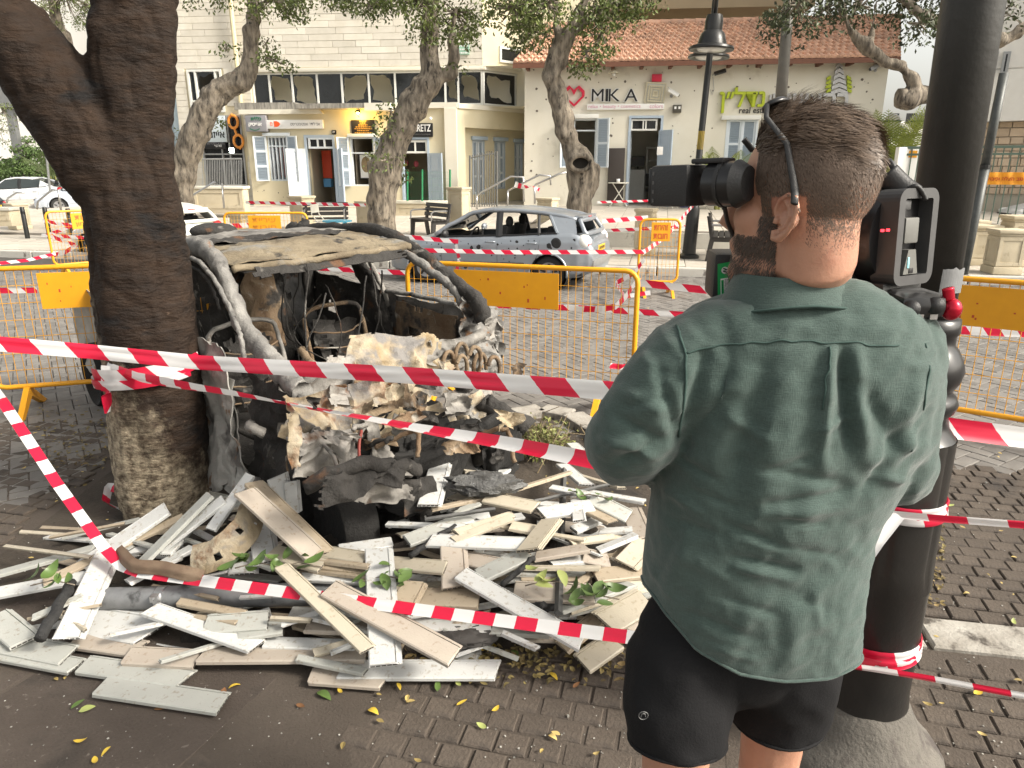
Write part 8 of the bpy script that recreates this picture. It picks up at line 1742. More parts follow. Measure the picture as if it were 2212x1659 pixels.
vs = [torsop(i/NU, j/NVV) for j in range(NVV+1) for i in range(NU)]; fs = [(j*NU+i, (j+1)*NU+i, (j+1)*NU+(i+1) % NU, j*NU+(i+1) % NU) for j in range(NVV) for i in range(NU)]
ct, cb_ = len(vs), len(vs)+1; vs += [sum((vs[i] for i in range(NU)), V((0, 0, 0)))/NU, sum((vs[NVV*NU+i] for i in range(NU)), V((0, 0, 0)))/NU]
fs += [(ct, i, (i+1) % NU) for i in range(NU)] + [(cb_, NVV*NU+(i+1) % NU, NVV*NU+i) for i in range(NU)]
b.add(vs, fs)
def chain(b, pts, n=18, sub=6):
 P, R = [], []
 for i in range(len(pts)-1):
  (p1, r1), (p2, r2) = pts[i], pts[i+1]; p0 = pts[max(i-1, 0)][0]; p3 = pts[min(i+2, len(pts)-1)][0]
  for k in range(sub): t = k/sub; P.append(.5*((2*p1)+(p2-p0)*t+(2*p0-5*p1+4*p2-p3)*t*t+(-p0+3*p1-3*p2+p3)*t**3)); R.append(r1+(r2-r1)*t)
 P.append(pts[-1][0]); R.append(pts[-1][1]); b.tube(P, R, n)
 b.sphere(P[0], R[0], n, 8); b.sphere(P[-1], R[-1], n, 8); return P
SL = [(A(1545, 745, 1.15), .075), (A(1490, 790, 1.15), .085), (A(1425, 860, 1.145), .080), (A(1375, 930, 1.15), .077), (A(1352, 962, 1.19), .074), (A(1385, 975, 1.28), .064), (A(1425, 975, 1.38), .054)]
SR = [(A(1935, 755, 1.15), .075), (A(1936, 800, 1.15), .076), (A(1936, 880, 1.15), .072), (A(1930, 960, 1.16), .069), (A(1930, 1010, 1.18), .071), (A(1890, 1005, 1.29), .062), (A(1850, 965, 1.40), .052)]
chain(b, SL); chain(b, SR)
FOLD = [(1560, 1290, 1690, 1330, 8, -.004), (1610, 1165, 1700, 1195, 6, .004), (1660, 1010, 1740, 990, 7, -.004), (1690, 1120, 1790, 1135, 6, -.004), (1500, 1060, 1600, 1100, 7, -.004), (1440, 1060, 1520, 1110, 8, .004), (1530, 1390, 1640, 1430, 7, .003), (1700, 1180, 1820, 1205, 7, -.003), (1750, 930, 1850, 900, 8, .004), (1580, 900, 1660, 950, 12, .005), (1470, 990, 1560, 1040, 8, -.005), (1300, 980, 1400, 930, 8, .004), (1345, 880, 1440, 860, 9, -.004), (1960, 950, 2020, 870, 8, -.004), (1880, 1030, 1960, 1040, 7, .004), (1792, 760, 1772, 1010, 15, .011), (1818, 762, 1832, 980, 13, -.011), (1846, 762, 1872, 1000, 18, .008), (1770, 1010, 1700, 1200, 40, .007), (1700, 790, 1640, 1100, 55, .010), (1600, 780, 1520, 1060, 45, .008), (1650, 800, 1580, 1080, 28, -.007), (1520, 770, 1482, 960, 16, -.010), (1500, 880, 1620, 800, 22, .005), (1560, 1130, 1690, 1180, 11, -.005), (1585, 1205, 1725, 1232, 10, -.006), (1590, 1222, 1720, 1252, 10, .005), (1480, 1320, 1640, 1385, 12, -.004), (1450, 1125, 1570, 1160, 12, -.004), (1470, 1200, 1600, 1260, 14, .004), (1650, 1010, 1850, 1050, 12, -.006), (1660, 1085, 1850, 1060, 10, -.006), (1640, 1105, 1830, 1100, 11, .005), (1850, 830, 1960, 1000, 22, -.008), (1890, 1000, 1990, 960, 18, .007), (1870, 1060, 1990, 880, 14, -.008), (1760, 1280, 1770, 1360, 12, .004), (1700, 1280, 1820, 1330, 14, -.003),
  (1330, 900, 1440, 960, 14, -.008), (1310, 950, 1420, 990, 12, .007), (1350, 850, 1460, 900, 18, .006), (1330, 1000, 1420, 960, 12, -.008), (1420, 800, 1470, 960, 14, -.009), (1400, 780, 1440, 870, 20, .005), (1990, 800, 1950, 980, 20, .006), (2010, 900, 1960, 1040, 14, -.006), (1940, 1040, 2010, 960, 12, .006), (1640, 1300, 1560, 1440, 24, .004), (1720, 1320, 1700, 1460, 24, .004), (1480, 1180, 1440, 1290, 20, .005)]
def folds(p):
 if p.y > BY+.04: return .003*NZ.noise(p*9)
 x, y = pxof(p); d = 0
 for x0, y0, x1, y1, w, a in FOLD:
  dx, dy = x1-x0, y1-y0; l2 = dx*dx+dy*dy; t = max(0, min(1, ((x-x0)*dx+(y-y0)*dy)/l2)); q = hypot(x-x0-dx*t, y-y0-dy*t)
  if q < 3*w: d += a*math.exp(-(q/w)**2)*sin(pi*min(1, t*.9+.08))**.5
 return d*1.45 + .0032*NZ.noise(V((p.x*16, p.y*10, p.z*7))) + .002*NZ.noise(p*38) + .0014*max(-.4, (1-abs(NZ.noise(V((p.x*20+p.z*9, 2, p.z*17-p.x*6))))*4)) + .0010*max(-.4, (1-abs(NZ.noise(V((p.x*26-p.z*14, 7, p.z*30))))*4))
shirt = own('shirt', fuse(b, .006, 5, folds), m_shirt, man)
SV = [v.co + V(man.location) for v in shirt.data.vertices]
def onshirt(px, py, off=.0):
 best = None; bd = 1e9
 for v in SV:
  if v.y > BY+.06: continue
  x, y = pxof(v); q = (x-px)**2+(y-py)**2
  if q < bd: bd = q; best = v
 return best + V((0, -off, off*.3))
def seam(name, pts, r=.0016, mat=m_seam):
 P = []
 for (x0, y0), (x1, y1) in zip(pts, pts[1:]):
  n = max(2, int(hypot(x1-x0, y1-y0)/9)); P += [onshirt(x0+(x1-x0)*k/n, y0+(y1-y0)*k/n, .0006) for k in range(n)]
 P = [P[max(0, i-1)]*.25+P[i]*.5+P[min(len(P)-1, i+1)]*.25 for i in range(len(P))]; bb = MB(); bb.tube(P, r, 5); return bb.build(name, mat, man, smooth=True)
seam('yoke_seam', [(1478, 762), (1580, 742), (1700, 738), (1850, 742), (2012, 752)]); seam('sleeve_seam', [(1462, 700), (1482, 770), (1478, 870), (1462, 955)], .0022); seam('sleeve_seam', [(1998, 740), (2008, 800), (1990, 900), (1965, 985)], .0018)
seam('pleat_edge', [(1792, 748), (1786, 830), (1778, 900)], .0018)
b = MB(); P = [torsop(.0+k/90*1.0, .995, .001) for k in range(91)]; b.tube(P, .0032, 6); b.build('hem', m_shirt, man, smooth=True)
b = MB(); cc = A(1752, 598, BY-.07); cc.y = BY+.005; pts = []
def colp(u, v):
 a = radians(-215 + 290*u); rx = .088+.024*v; ry = .076+.026*v; lift = .006*max(0, sin(a)); z = -.003 - .046*v*(1+.10*cos(a*2)) + lift
 return V((cc.x + rx*cos(a), cc.y + ry*sin(a), cc.z + z + .006*sin(a*3+1)*v*.4 - .012*(cos(a) < 0)*abs(cos(a))*v))
b.grid(colp, 70, 10); b.grid(lambda u, v: colp(u, v)*.5 + colp(u, v)*.5 - V((0, 0, 0)) + (V((cc.x, cc.y, colp(u, v).z))-colp(u, v)).normalized()*.004, 70, 10, True)
b.build('collar', m_shirt, man, smooth=True)
b = MB(); b.tube([colp(k/60, 1.0) + V((0, 0, .003)) for k in range(61)], .0022, 5); b.build('collar_edge', m_seam, man, smooth=True)
b = MB(); b.grid(lambda u, v: V((cc.x + (.078+.002*v)*cos(radians(-95+80*u)), cc.y + (.066)*sin(radians(-95+80*u)), cc.z + .012 - .02*v)), 20, 3); b.build('lanyard', M('lanyard_magenta', (.30, .03, .16), rough=.6), man, smooth=True)
b = MB(); q = SL[-1][0]; b.lathe([(.056, -.02), (.058, 0), (.056, .05), (.05, .05)], q, 20, (SL[-1][0]-SL[-2][0]).to_track_quat('Z', 'Y').to_matrix(), cap=False); b.build('cuff', m_shirt, man, smooth=True)
b = MB(); q = A(1419, 1004, 1.33); b.lathe([(.006, 0), (.006, .003), (.001, .003)], q, 12, Matrix.Rotation(pi/2, 3, 'X'), cap=False); b.build('cuff_button', M('button', (.4, .34, .26), rough=.4), man)
b = MB(); cs_ = A(1590, 1400, BY+.0)
b.sphere(A(1592, 1370, BY+.02), .16, 30, 20, (1.18, .66, .95))
LL = [(A(1520, 1360, 1.17), .100), (A(1475, 1440, 1.15), .108), (A(1462, 1520, 1.12), .101), (A(1462, 1600, 1.10), .091)]
RL_ = [(A(1680, 1380, 1.18), .105), (A(1690, 1440, 1.19), .108), (A(1684, 1480, 1.20), .101), (A(1676, 1540, 1.205), .095)]
def legtube(b, pts):
 P, R = [], []
 for i in range(len(pts)-1):
  for k in range(6): t = k/6; P.append(pts[i][0].lerp(pts[i+1][0], t)); R.append(pts[i][1]*(1-t)+pts[i+1][1]*t)
 P.append(pts[-1][0]); R.append(pts[-1][1]); b.tube(P, R, 28)
legtube(b, LL); legtube(b, RL_)
def sfold(p): return .006*NZ.noise(V((p.x*9, p.y*9, p.z*6))) + .003*NZ.noise(p*25) + .004*(1-abs(NZ.noise(V((p.x*14+p.z*9, p.y*6, p.z*5))))*2)
shorts = own('shorts', fuse(b, .008, 3, sfold), m_short, man)
for pts in (LL, RL_): bb = MB(); q, r = pts[-1]; d = (pts[-1][0]-pts[-2][0]).normalized(); R = d.to_track_quat('Z', 'Y').to_matrix(); bb.tube([q + R @ V((r*cos(2*pi*k/30), r*sin(2*pi*k/30), -.004)) for k in range(30)], .004, 6, closed=True); bb.build('shorts_hem', m_short, man, smooth=True)
em = A(1389, 1543, .995); b = MB(); b.tube([em + V((.008*cos(2*pi*k/16), -.003, .008*sin(2*pi*k/16))) for k in range(16)], .0009, 4, closed=True); b.tube([em + V((x, -.003, z)) for x, z in ((-.004, -.003), (-.003, .003), (0, .0045), (.003, .003), (.004, -.003))], .0009, 4); b.build('shorts_emblem', M('emblem_grey', (.07, .07, .07), rough=.5), man)
PHI = radians(44); HF = V((-cos(PHI), sin(PHI), 0)); HL_ = V((-sin(PHI), -cos(PHI), 0)); HU = V((0, 0, 1)); HC = A(1742, 384, 1.13)
Hd = lambda f, l, u: HC + HF*f + HL_*l + HU*u
HM = Matrix((HF, HL_, HU)).transposed()
b = MB()
def ell(c, r, nu=26, nv=16): b.sphere(Hd(*c), 1, nu, nv, r, HM)
ell((-.006, 0, 0), (.100, .078, .096), 36, 24); ell((.042, 0, -.075), (.062, .060, .086)); ell((.048, 0, -.132), (.056, .055, .042)); ell((.088, 0, -.150), (.026, .03, .024), 14, 10)
ell((.062, .040, -.062), (.03, .024, .03), 14, 10); ell((.062, -.040, -.062), (.03, .024, .03), 14, 10)
b.tube([Hd(.096, 0, -.022), Hd(.112, 0, -.048), Hd(.124, 0, -.072), Hd(.108, 0, -.082)], [.010, .012, .016, .011], 12); b.tube([Hd(.078, .05, -.014), Hd(.096, .024, -.008), Hd(.099, 0, -.014), Hd(.096, -.024, -.008), Hd(.078, -.05, -.014)], .011, 10)
b.tube([Hd(.098, .024, -.104), Hd(.108, 0, -.100), Hd(.098, -.024, -.104)], .008, 8); b.tube([Hd(.096, .02, -.114), Hd(.105, 0, -.114), Hd(.096, -.02, -.114)], .008, 8)
EARS = MB()
for sg in (1, -1):                                  # ears: rim, antihelix, lobe, bowl
 e = lambda x, z, o: Hd(-.006 + x*1.05 - .16*z, sg*(.0765 + o - .36*x), -.055+z)
 rim = [e(.012, -.004, -.002), e(.017, .010, .003), e(.013, .024, .005), e(.000, .0325, .007), e(-.014, .029, .009), e(-.0215, .014, .010), e(-.0205, -.006, .009), e(-.013, -.021, .007), e(-.002, -.031, .005), e(.008, -.031, .002), e(.012, -.020, .0)]
 EARS.tube(rim, [.0040, .0036, .0036, .0038, .0038, .0038, .0038, .0042, .0065, .0062, .0045], 10); EARS.tube([e(.003, .022, .003), e(-.006, .014, .005), e(-.011, .002, .006), e(-.008, -.012, .005), e(.000, -.019, .004)], .0032, 8); EARS.tube([e(.010, -.001, .004), e(.011, -.010, .004)], .0048, 8); EARS.tube([e(-.006, .014, .004), e(-.008, .022, .006)], .003, 8)
 vs_ = [e(0, 0, -.007)] + [p*.5+e(0, 0, -.004)*.5 for p in rim] + rim; n_ = len(rim)
 for off in (0, 1):
  o_ = -HL_*sg*.004*off; EARS.add([p+o_ for p in vs_], ([(0, 1+(k+1) % n_, 1+k) for k in range(n_)] + [(1+k, 1+(k+1) % n_, 1+n_+(k+1) % n_, 1+n_+k) for k in range(n_)]))
 EARS.tube([e(-.006, -.005, -.010), e(-.004, -.003, .0)], [.016, .012], 12)
b.tube([Hd(-.022, 0, -.06), Hd(-.026, 0, -.12), A(1748, 585, 1.165), A(1742, 660, 1.185)], [.063, .062, .064, .064], 26)
TR = [(.93, .14, .085), (1.0, .16, .09), (1.10, .16, .09), (1.25, .170, .10), (1.38, .175, .10), (1.46, .13, .08)]
for (z0, a0, d0), (z1_, a1, d1) in zip(TR, TR[1:]):
 for k in range(2): t = k/2; b.sphere((.455, BY+.02, z0+(z1_-z0)*t), 1, 20, 12, (a0+(a1-a0)*t, d0+(d1-d0)*t, .09))
for S_ in (SL, SR): chain(b, [(p, r*.72) for p, r in S_], 14)
def hand(b, w, d, up, side):
 """palm and five bent fingers; d along the forearm, up = back of hand, side = towards the thumb"""
 R = Matrix((d, side, up)).transposed(); H_ = lambda x, y, z: w + d*x + side*y + up*z
 b.tube([w-d*.05, w, H_(.02, 0, 0)], [.034, .028, .030], 14, flat=(1, 1)); b.sphere(H_(.06, 0, 0), 1, 18, 12, (.052, .042, .018), R)
 for k, (y, L) in enumerate(((.030, .072), (.011, .080), (-.009, .075), (-.028, .060))):
  q = [H_(.085, y*.9, .002), H_(.085+L*.42, y*1.05, -.006), H_(.085+L*.66, y*1.05, -.030), H_(.085+L*.62, y, -.052)]; b.tube(q, [.0098, .0092, .0085, .0072], 10); b.sphere(q[-1], .0072, 10, 6)
 q = [H_(.02, .034, -.004), H_(.045, .058, -.016), H_(.070, .064, -.034), H_(.088, .056, -.046)]; b.tube(q, [.014, .0125, .011, .009], 10); b.sphere(q[-1], .009, 10, 6)
for S_, hf in ((SL, -1), (SR, 1)):
 w = S_[-1][0]; d = (V((w.x-.02*hf, w.y+.1, w.z+.06))-w).normalized(); side = d.cross(V((0, 0, 1))).normalized()*hf; up = side.cross(d)*hf; b.tube([w, w+d*.12], [S_[-1][1]*.72, .030], 14); hand(b, w+d*.12, d, V((0, 0, 1)) - d*d.z, side if hf < 0 else -side)
for hipx, kn, gx, gy, pts in ((.36, LL[-1][0], .33, 1.06, LL), (.53, RL_[-1][0], .545, 1.20, RL_)):
 x, y = kn.x, kn.y
 P = [(pts[0][0], .095), (pts[2][0], .080), (kn, .066), (V((x+.002, y+.01, .52)), .056), (V((x+.003, y, .40)), .058), (V((gx, gy-.01, .28)), .052), (V((gx, gy, .10)), .036), (V((gx, gy, .05)), .038)]; chain(b, P, 20)
 b.tube([V((gx, gy-.05, .045)), V((gx, gy+.03, .045)), V((gx, gy+.12, .03)), V((gx, gy+.17, .022))], [.036, .042, .04, .026], 14, flat=(.9, 1))
bme = fuse(b, .0048, 3, lambda p: .0012*NZ.noise(p*30)); eme = fuse(EARS, .0016, 3)
bm_ = bmesh.new(); bm_.from_mesh(bme); bm_.from_mesh(eme); bm_.to_mesh(bme); bm_.free(); bme.polygons.foreach_set('use_smooth', [True]*len(bme.polygons))
body = own('body', bme, m_skin, man)
BV = [v.co + V(man.location) for v in body.data.vertices if v.co.z > 1.45]
for gx, gy in ((.33, 1.06), (.545, 1.20)):
 b = MB(); b.sphere((gx, gy+.06, .05), 1, 24, 14, (.052, .145, .052)); b.sphere((gx, gy-.02, .10), 1, 18, 10, (.046, .05, .05)); me = fuse(b, .007, 2); own('shoe', me, M('shoe_grey', (.08, .08, .085), (.12, .12, .12), 20, .7), man); b = MB(); b.sphere((gx, gy+.06, .014), 1, 24, 8, (.056, .15, .014)); b.build('sole', m_wht, man, smooth=True)
for sg in (1, -1):
 b = MB(); b.sphere(Hd(.082, sg*.030, -.030), .0125, 14, 10); eo_ = b.build('eye', M('eye_white', (.75, .73, .70), rough=.2), man, smooth=True); b = MB(); b.sphere(Hd(.0915, sg*.030, -.030), .0062, 10, 8, (1, 1, 1)); b.build('iris', M('iris', (.08, .05, .03), rough=.1), eo_, smooth=True)
from mathutils.bvhtree import BVHTree
bt = BVHTree.FromPolygons([tuple(v.co + V(man.location)) for v in body.data.vertices], [tuple(p.vertices) for p in body.data.polygons])
def skull(d):                                       # skin point seen from the middle of the head along head-local d
 w = (HF*d.x + HL_*d.y + HU*d.z).normalized(); h = bt.ray_cast(HC + w*.25, -w); return (h[0], h[1]) if h[0] else (HC+w*.09, w)
random.seed(77)
hb, sb_, bb_ = MB(), MB(), MB()
def strand(B, p, dirs, L, w, nrm):
 pts = [p]; q = p
 for d in dirs: q = q + d*(L/len(dirs)); pts.append(q)
 t = dirs[0].cross(nrm); t = t.normalized() if t.length > 1e-4 else V((0, 0, 1)); n = len(pts); vs = []
 for i, q in enumerate(pts): ww = w*(1-.75*i/(n-1)); vs += [q-t*ww, q+t*ww]
 B.add(vs, [(2*i, 2*i+1, 2*i+3, 2*i+2) for i in range(n-1)])
cnt = 0
while cnt < 9500:                                   # long top, swept back from a quiff
 d = V((rnd(-1, 1), rnd(-1, 1), rnd(-.15, 1))).normalized()
 line = .40 + .30*max(0, d.x)**2 - (.62 if d.x < -.45 else .0)*min(1, (-.45-d.x)/.4 if d.x < -.45 else 0)*.55
 line -= .10
 if d.z < line + .08*NZ.noise(d*6): continue
 KL = .30 + .70*min(1, max(0, (d.z-line)/.38))
 if d.x > .72: continue
 p, n = skull(d); cnt += 1; back = (-HF + HL_*rnd(-.25, .25)).normalized(); back = (back - n*back.dot(n)).normalized()
 wv = NZ.noise(V((d.x*5, d.y*5, 3)))*.9
 if d.x > .34: lift, L = 1.25 - .3*rnd(0, 1), rnd(.040, .066)
 elif d.x < -.62: lift, L = .25+rnd(0, .3), rnd(.020, .034)
 else: lift, L = .40+rnd(0, .3), rnd(.030, .050)
 side = n.cross(back); fwd = HF*(1.3 if d.x > .45 else 0)
 lift *= .35+.65*KL; d1 = (n*lift + back*.55 + side*wv*.3 + fwd*.6).normalized(); d2 = (n*lift*.45 + back + side*wv*.5 + fwd*.0).normalized(); d3 = (back + n*(-.12 if d.x > -.5 else .1) + side*wv*.6 + V((0, 0, rnd(-.15, .15)))).normalized(); strand(hb, p - n*.002, [d1, d2, d2, d3], L*KL, .0010, n)
cnt = 0
while cnt < 22000:                                  # clipped back and sides
 d = V((rnd(-1, .62), rnd(-1, 1), rnd(-1, .62))).normalized(); p, n = skull(d); q = p-HC; f, l, u = q.dot(HF), q.dot(HL_), q.dot(HU)
 if u > .062 or f > .052 - .25*abs(u)*(u < 0): continue
 low = -.104 + .03*NZ.noise(V((f*40, l*40, 0))) if f < -.03 else (-.040 if f < .012 else -.075)
 if f > .028 and u < -.02 and not (f < .040): continue
 if u < low: continue
 if abs(l) > .055 and -.045 < f < .022 and -.100 < u < -.022 and f > -.032: continue
 k = max(0, min(1, (u+.11)/.13));
 if rnd(0, 1) > .12 + .88*k: continue
 cnt += 1; dn = (-HU*.8 - HF*.5); dn = (dn - n*dn.dot(n)).normalized(); L = .0035 + .010*k*k + .012*max(0, (u-.01)/.06)**2; strand(sb_, p-n*.0005, [(dn + n*.45).normalized(), (dn + n*.15).normalized()], L, .0004+.0004*k, n)
cnt = 0
while cnt < 5200:                                   # beard along jaw and cheek
 d = V((rnd(-.2, 1), rnd(-1, 1), rnd(-1.9, -.2))).normalized(); p, n = skull(d); q = p-HC; f, l, u = q.dot(HF), q.dot(HL_), q.dot(HU)
 if u > -.055 or u < -.185 or f < .012: continue
 if u > -.085 and f > .040 and not (abs(l) < .03 and u < -.086): continue
 if f > .096 and -.120 < u < -.094: continue
 cnt += 1; dn = (-HU*.9 + HF*.25); dn = (dn - n*dn.dot(n)).normalized(); strand(bb_, p-n*.0005, [(dn+n*.7).normalized(), (dn+n*.3).normalized()], rnd(.006, .012), .0006, n)
hair = hb.build('hair', m_hairm, man); sb_.build('clipped_hair', m_stub, man); bb_.build('beard', M('beard_dark', (.075, .052, .038), rough=.6, isl=.3), man)
b = MB()
for sg in (1, -1): b.tube([Hd(.088, sg*.046, -.010), Hd(.099, sg*.028, -.003), Hd(.100, sg*.014, -.008)], [.003, .005, .004], 8, flat=(1, .5))
b.build('eyebrow', m_hairm, man, smooth=True)
sg_ = thing('sunglasses', 'black sunglasses pushed up over the man hair with one temple arm behind his ear', 'sunglasses', Hd(.02, 0, .1)); b = MB()
def sk(px, py, off):
 d = ray(px, py); h = bt.ray_cast(V((0, 0, HCAM)), d); p = h[0] if h[0] else HC; return p - d.normalized()*off
b.tube([Hd(.046, .060, .104), Hd(.036, .080, .085), sk(1700, 310, .014), sk(1706, 345, .008), sk(1713, 385, .008), sk(1718, 415, .007), sk(1716, 440, .007)], [.0035, .004, .005, .005, .0055, .0062, .0055], 8, flat=(.5, 1)); b.build('temple_arm', m_blackm, sg_, smooth=True)
b = MB(); b.tube([Hd(.02, -.082, .02), Hd(-.02, -.085, -.01), Hd(-.05, -.08, -.04)], .004, 8); b.build('temple_arm', m_blackm, sg_, smooth=True)
for sgn in (1, -1):
 b = MB(); c = Hd(.046, sgn*.032, .106); R = HM @ Matrix.Rotation(.45, 3, 'Y'); b.lathe([(.001, .005), (.018, .004), (.024, 0), (.025, -.005), (.022, -.005), (.001, .0)], c, 26, R @ Matrix.Diagonal((.8, 1.12, 1)), cap=False); b.build('lens', m_blacks, sg_, smooth=True)
b = MB(); b.tube([Hd(.058, .010, .106), Hd(.062, 0, .108), Hd(.058, -.010, .106)], .003, 8); b.build('bridge', m_blackm, sg_, smooth=True)
# ================================================================ THE VIDEO CAMERA ON HIS SHOULDER
cf = V((-.50, .86, -.07)).normalized(); cl = V((0, 0, 1)).cross(cf).normalized(); cu_ = cf.cross(cl)
CM = Matrix((cf, cl, cu_)).transposed(); CO = A(1965, 512, 1.20)          # middle of the rear face
vc = thing('video_camera', 'large black shoulder video camera with viewfinder and red clamp lever carried by the man', 'camera', CO)
cp = lambda f, l, u: CO + cf*f + cl*l + cu_*u
def cbox(name, f0, f1, l0, l1, u0, u1, mat, bev=.006, parent=None):
 b = MB(); b.bbox(f0, f1, l0, l1, u0, u1, bev); b.v = [tuple(cp(*v)) for v in b.v]; return b.build(name, mat, parent or vc, auto=40)
def ctube(name, pts, r, mat=m_blackm, n=10, parent=None, flat=None):
 P = [V(p) for p in pts]; Q = []
 for i in range(len(P)-1):
  p0, p1, p2, p3 = P[max(i-1, 0)], P[i], P[i+1], P[min(i+2, len(P)-1)]
  for k in range(6): t = k/6; Q.append(.5*((2*p1)+(p2-p0)*t+(2*p0-5*p1+4*p2-p3)*t*t+(-p0+3*p1-3*p2+p3)*t**3))
 Q.append(P[-1]); b = MB(); b.tube(Q, r, n, flat=flat); return b.build(name, mat, parent or vc, smooth=True)
cbox('camera_body', .055, .25, -.055, .060, -.072, .070, m_blackm, .014); cbox('body_top', .06, .22, -.045, .05, .0705, .082, m_blackm, .005)
b = MB(); b.lathe([(.078, .020), (.082, .03), (.082, .075), (.076, .085), (.076, .13)], (0, 0, 0), 40, CM @ Matrix(((0, 0, 1), (0, 1, 0), (-1, 0, 0)))); b.v = [tuple(V(v)+CO) for v in b.v]; b.build('round_housing', m_blacks, vc, auto=35)
m_plateg = M('plate_grey', (.045, .045, .046), (.065, .065, .066), 30, .45)
def ring(name, hw, hh, t, f0, f1, mat, rad=.02):
 b = MB(); o = []; i_ = []
 for (sx, sy, a0) in ((1, 1, 0), (-1, 1, pi/2), (-1, -1, pi), (1, -1, 1.5*pi)):
  for k in range(6):
   a = a0+pi/2*k/5; o.append((sx*(hw-rad)+rad*cos(a), sy*(hh-rad)+rad*sin(a))); r2 = max(.002, rad-t); i_.append((sx*(hw-rad)+r2*cos(a), sy*(hh-rad)+r2*sin(a)))
 n = len(o); vs = [cp(f, l, u) for f in (f0, f1) for pts in (o, i_) for l, u in pts]; fs = []
 for k in range(n): j = (k+1) % n; fs += [(k, j, n+j, n+k), (2*n+j, 2*n+k, 3*n+k, 3*n+j), (j, k, 2*n+k, 2*n+j), (n+k, n+j, 3*n+j, 3*n+k)]
 b.add(vs, fs); return b.build(name, mat, vc, fix=True)
ring('battery_frame', .054, .078, .016, -.012, .03, m_plateg); cbox('battery_recess', .012, .022, -.045, .045, -.068, .068, m_blk, .003)
cbox('battery_block', -.008, .0115, -.012, .026, -.010, .032, M('battery_grey', (.11, .11, .10), (.14, .14, .13), 40, .5), .004); cbox('contact_block', -.006, .0115, .012, .030, .044, .060, m_plateg, .003)
b = MB(); b.prism([(-.014, -.060), (.026, -.060), (.016, -.020), (-.004, -.020)], 0, .018); b.v = [tuple(cp(-.010+v[1], v[0], v[2])) for v in b.v]; b.build('release_latch', MATS['battery_grey'], vc, fix=True)
cbox('blue_label', -.0112, -.0101, .012, .017, -.050, -.032, M('label_cyan', (.25, .55, .6), rough=.5), .0004); cbox('latch_window', -.0112, -.0101, .000, .011, -.0585, -.050, m_blk, .0004)
b = MB(); b.lathe([(.010, 0), (.011, .004), (.008, .008), (.001, .009)], cp(.01, -.060, -.01), 18, Matrix.Rotation(pi/2, 3, 'X'), cap=False); b.build('chrome_knob', m_steel, vc, smooth=True)
b = MB(); b.lathe([(.009, 0), (.010, .005), (.001, .006)], cp(.06, .062, .062), 16, Matrix.Rotation(pi/2, 3, 'X'), cap=False); b.build('screw', m_steel, vc, smooth=True)
cbox('shoulder_base', .0, .24, -.05, .06, -.100, -.0725, m_blackm, .008)
for px, py in ((1880, 655), (1950, 632)): pass
ctube('shoulder_pad', [A(1850, 640, 1.17), A(1900, 655, 1.15), A(1950, 668, 1.14), A(1990, 672, 1.14)], .030, m_blackm, 14, flat=(.6, 1))
for dx in (0, .012):
 for (x, y) in ((1968, 655), (2020, 648)): ctube('rod_clamp', [A(x, y+12, 1.0925+dx), A(x+2, y+12, 1.16+dx)], .0135-.3*dx, m_blackm if dx == 0 else m_blk, 18)
b = MB(); q0, q1 = A(1948, 638, 1.10), A(2042, 690, 1.10); b.bbox(q0.x, q1.x, 1.095, 1.165, q1.z, q0.z, .016); b.build('clamp_bridge', m_blacks, vc, auto=40)
b = MB(); q0, q1 = A(1950, 634, 1.13), A(2036, 643, 1.13); b.bbox(q0.x, q1.x, 1.12, 1.19, q1.z, q0.z, .003); b.build('dovetail_plate', m_plateg, vc, auto=40)
for x in (1985, 2015): b = MB(); q = A(x, 684, 1.10); b.box(q, (.012, .006, .008)); b.build('clamp_screw', m_steel, vc)
m_lever = M('anodised_red', (.45, .01, .03), rough=.2, metal=.6); ctube('clamp_lever', [A(2048, 622, 1.11), A(2050, 648, 1.11)], .0095, m_lever, 12, flat=(.6, 1)); b = MB(); b.sphere(A(2055, 668, 1.11), .0155, 18, 12, (1, 1, 1.15)); b.build('lever_knob', m_lever, vc, smooth=True); ctube('lever_axle', [A(2035, 668, 1.115), A(2050, 668, 1.112)], .010, m_blacks, 12)
for x, y, c in ((1906, 498, 'r'), (1918, 497, 'r'), (1985, 646, 'r')): b = MB(); b.box(A(x, y, 1.13 if c == 'r' else 1.12), (.005, .002, .004)); b.build('tally_light', MATS.get('tally_red') or emit('tally_red', (1, .03, .05), 1.5), vc)
ctube('top_handle', [cp(.10, 0, .08), cp(.12, 0, .13), cp(.17, 0, .14), cp(.22, 0, .13), cp(.24, 0, .08)], .014, m_blackm, 12); ctube('handle_bracket', [A(1915, 375, 1.22), A(1945, 405, 1.21), A(1972, 425, 1.2)], .020, m_blackm, 10, flat=(1, .6)); cbox('cable_port', .02, .06, .0, .03, .085, .105, m_blackm, .004)
ctube('cable', [A(1905, 352, 1.24), A(1922, 350, 1.23), A(1932, 372, 1.22), A(1922, 398, 1.22)], .0055); ctube('cable', [A(1950, 420, 1.2), A(1975, 402, 1.19), A(1990, 412, 1.19), A(2000, 432, 1.19)], .004)
vf0, vf1 = A(1612, 397, 1.115), A(1478, 399, 1.19); vd = (vf1-vf0).normalized()
def vtube(name, a, c, r0, r1, mat, n=30, flat=None): b = MB(); b.tube([vf0.lerp(vf1, a), vf0.lerp(vf1, c)], [r0, r1], n, flat=flat); return b.build(name, mat, vc, auto=40)
vtube('eyecup', -.04, .12, .026, .036, m_blackm); vtube('eyepiece', .12, .30, .034, .034, m_blacks); vtube('focus_ring', .30, .36, .0355, .0355, m_blackm); vtube('eyepiece', .36, .55, .033, .033, m_blacks)
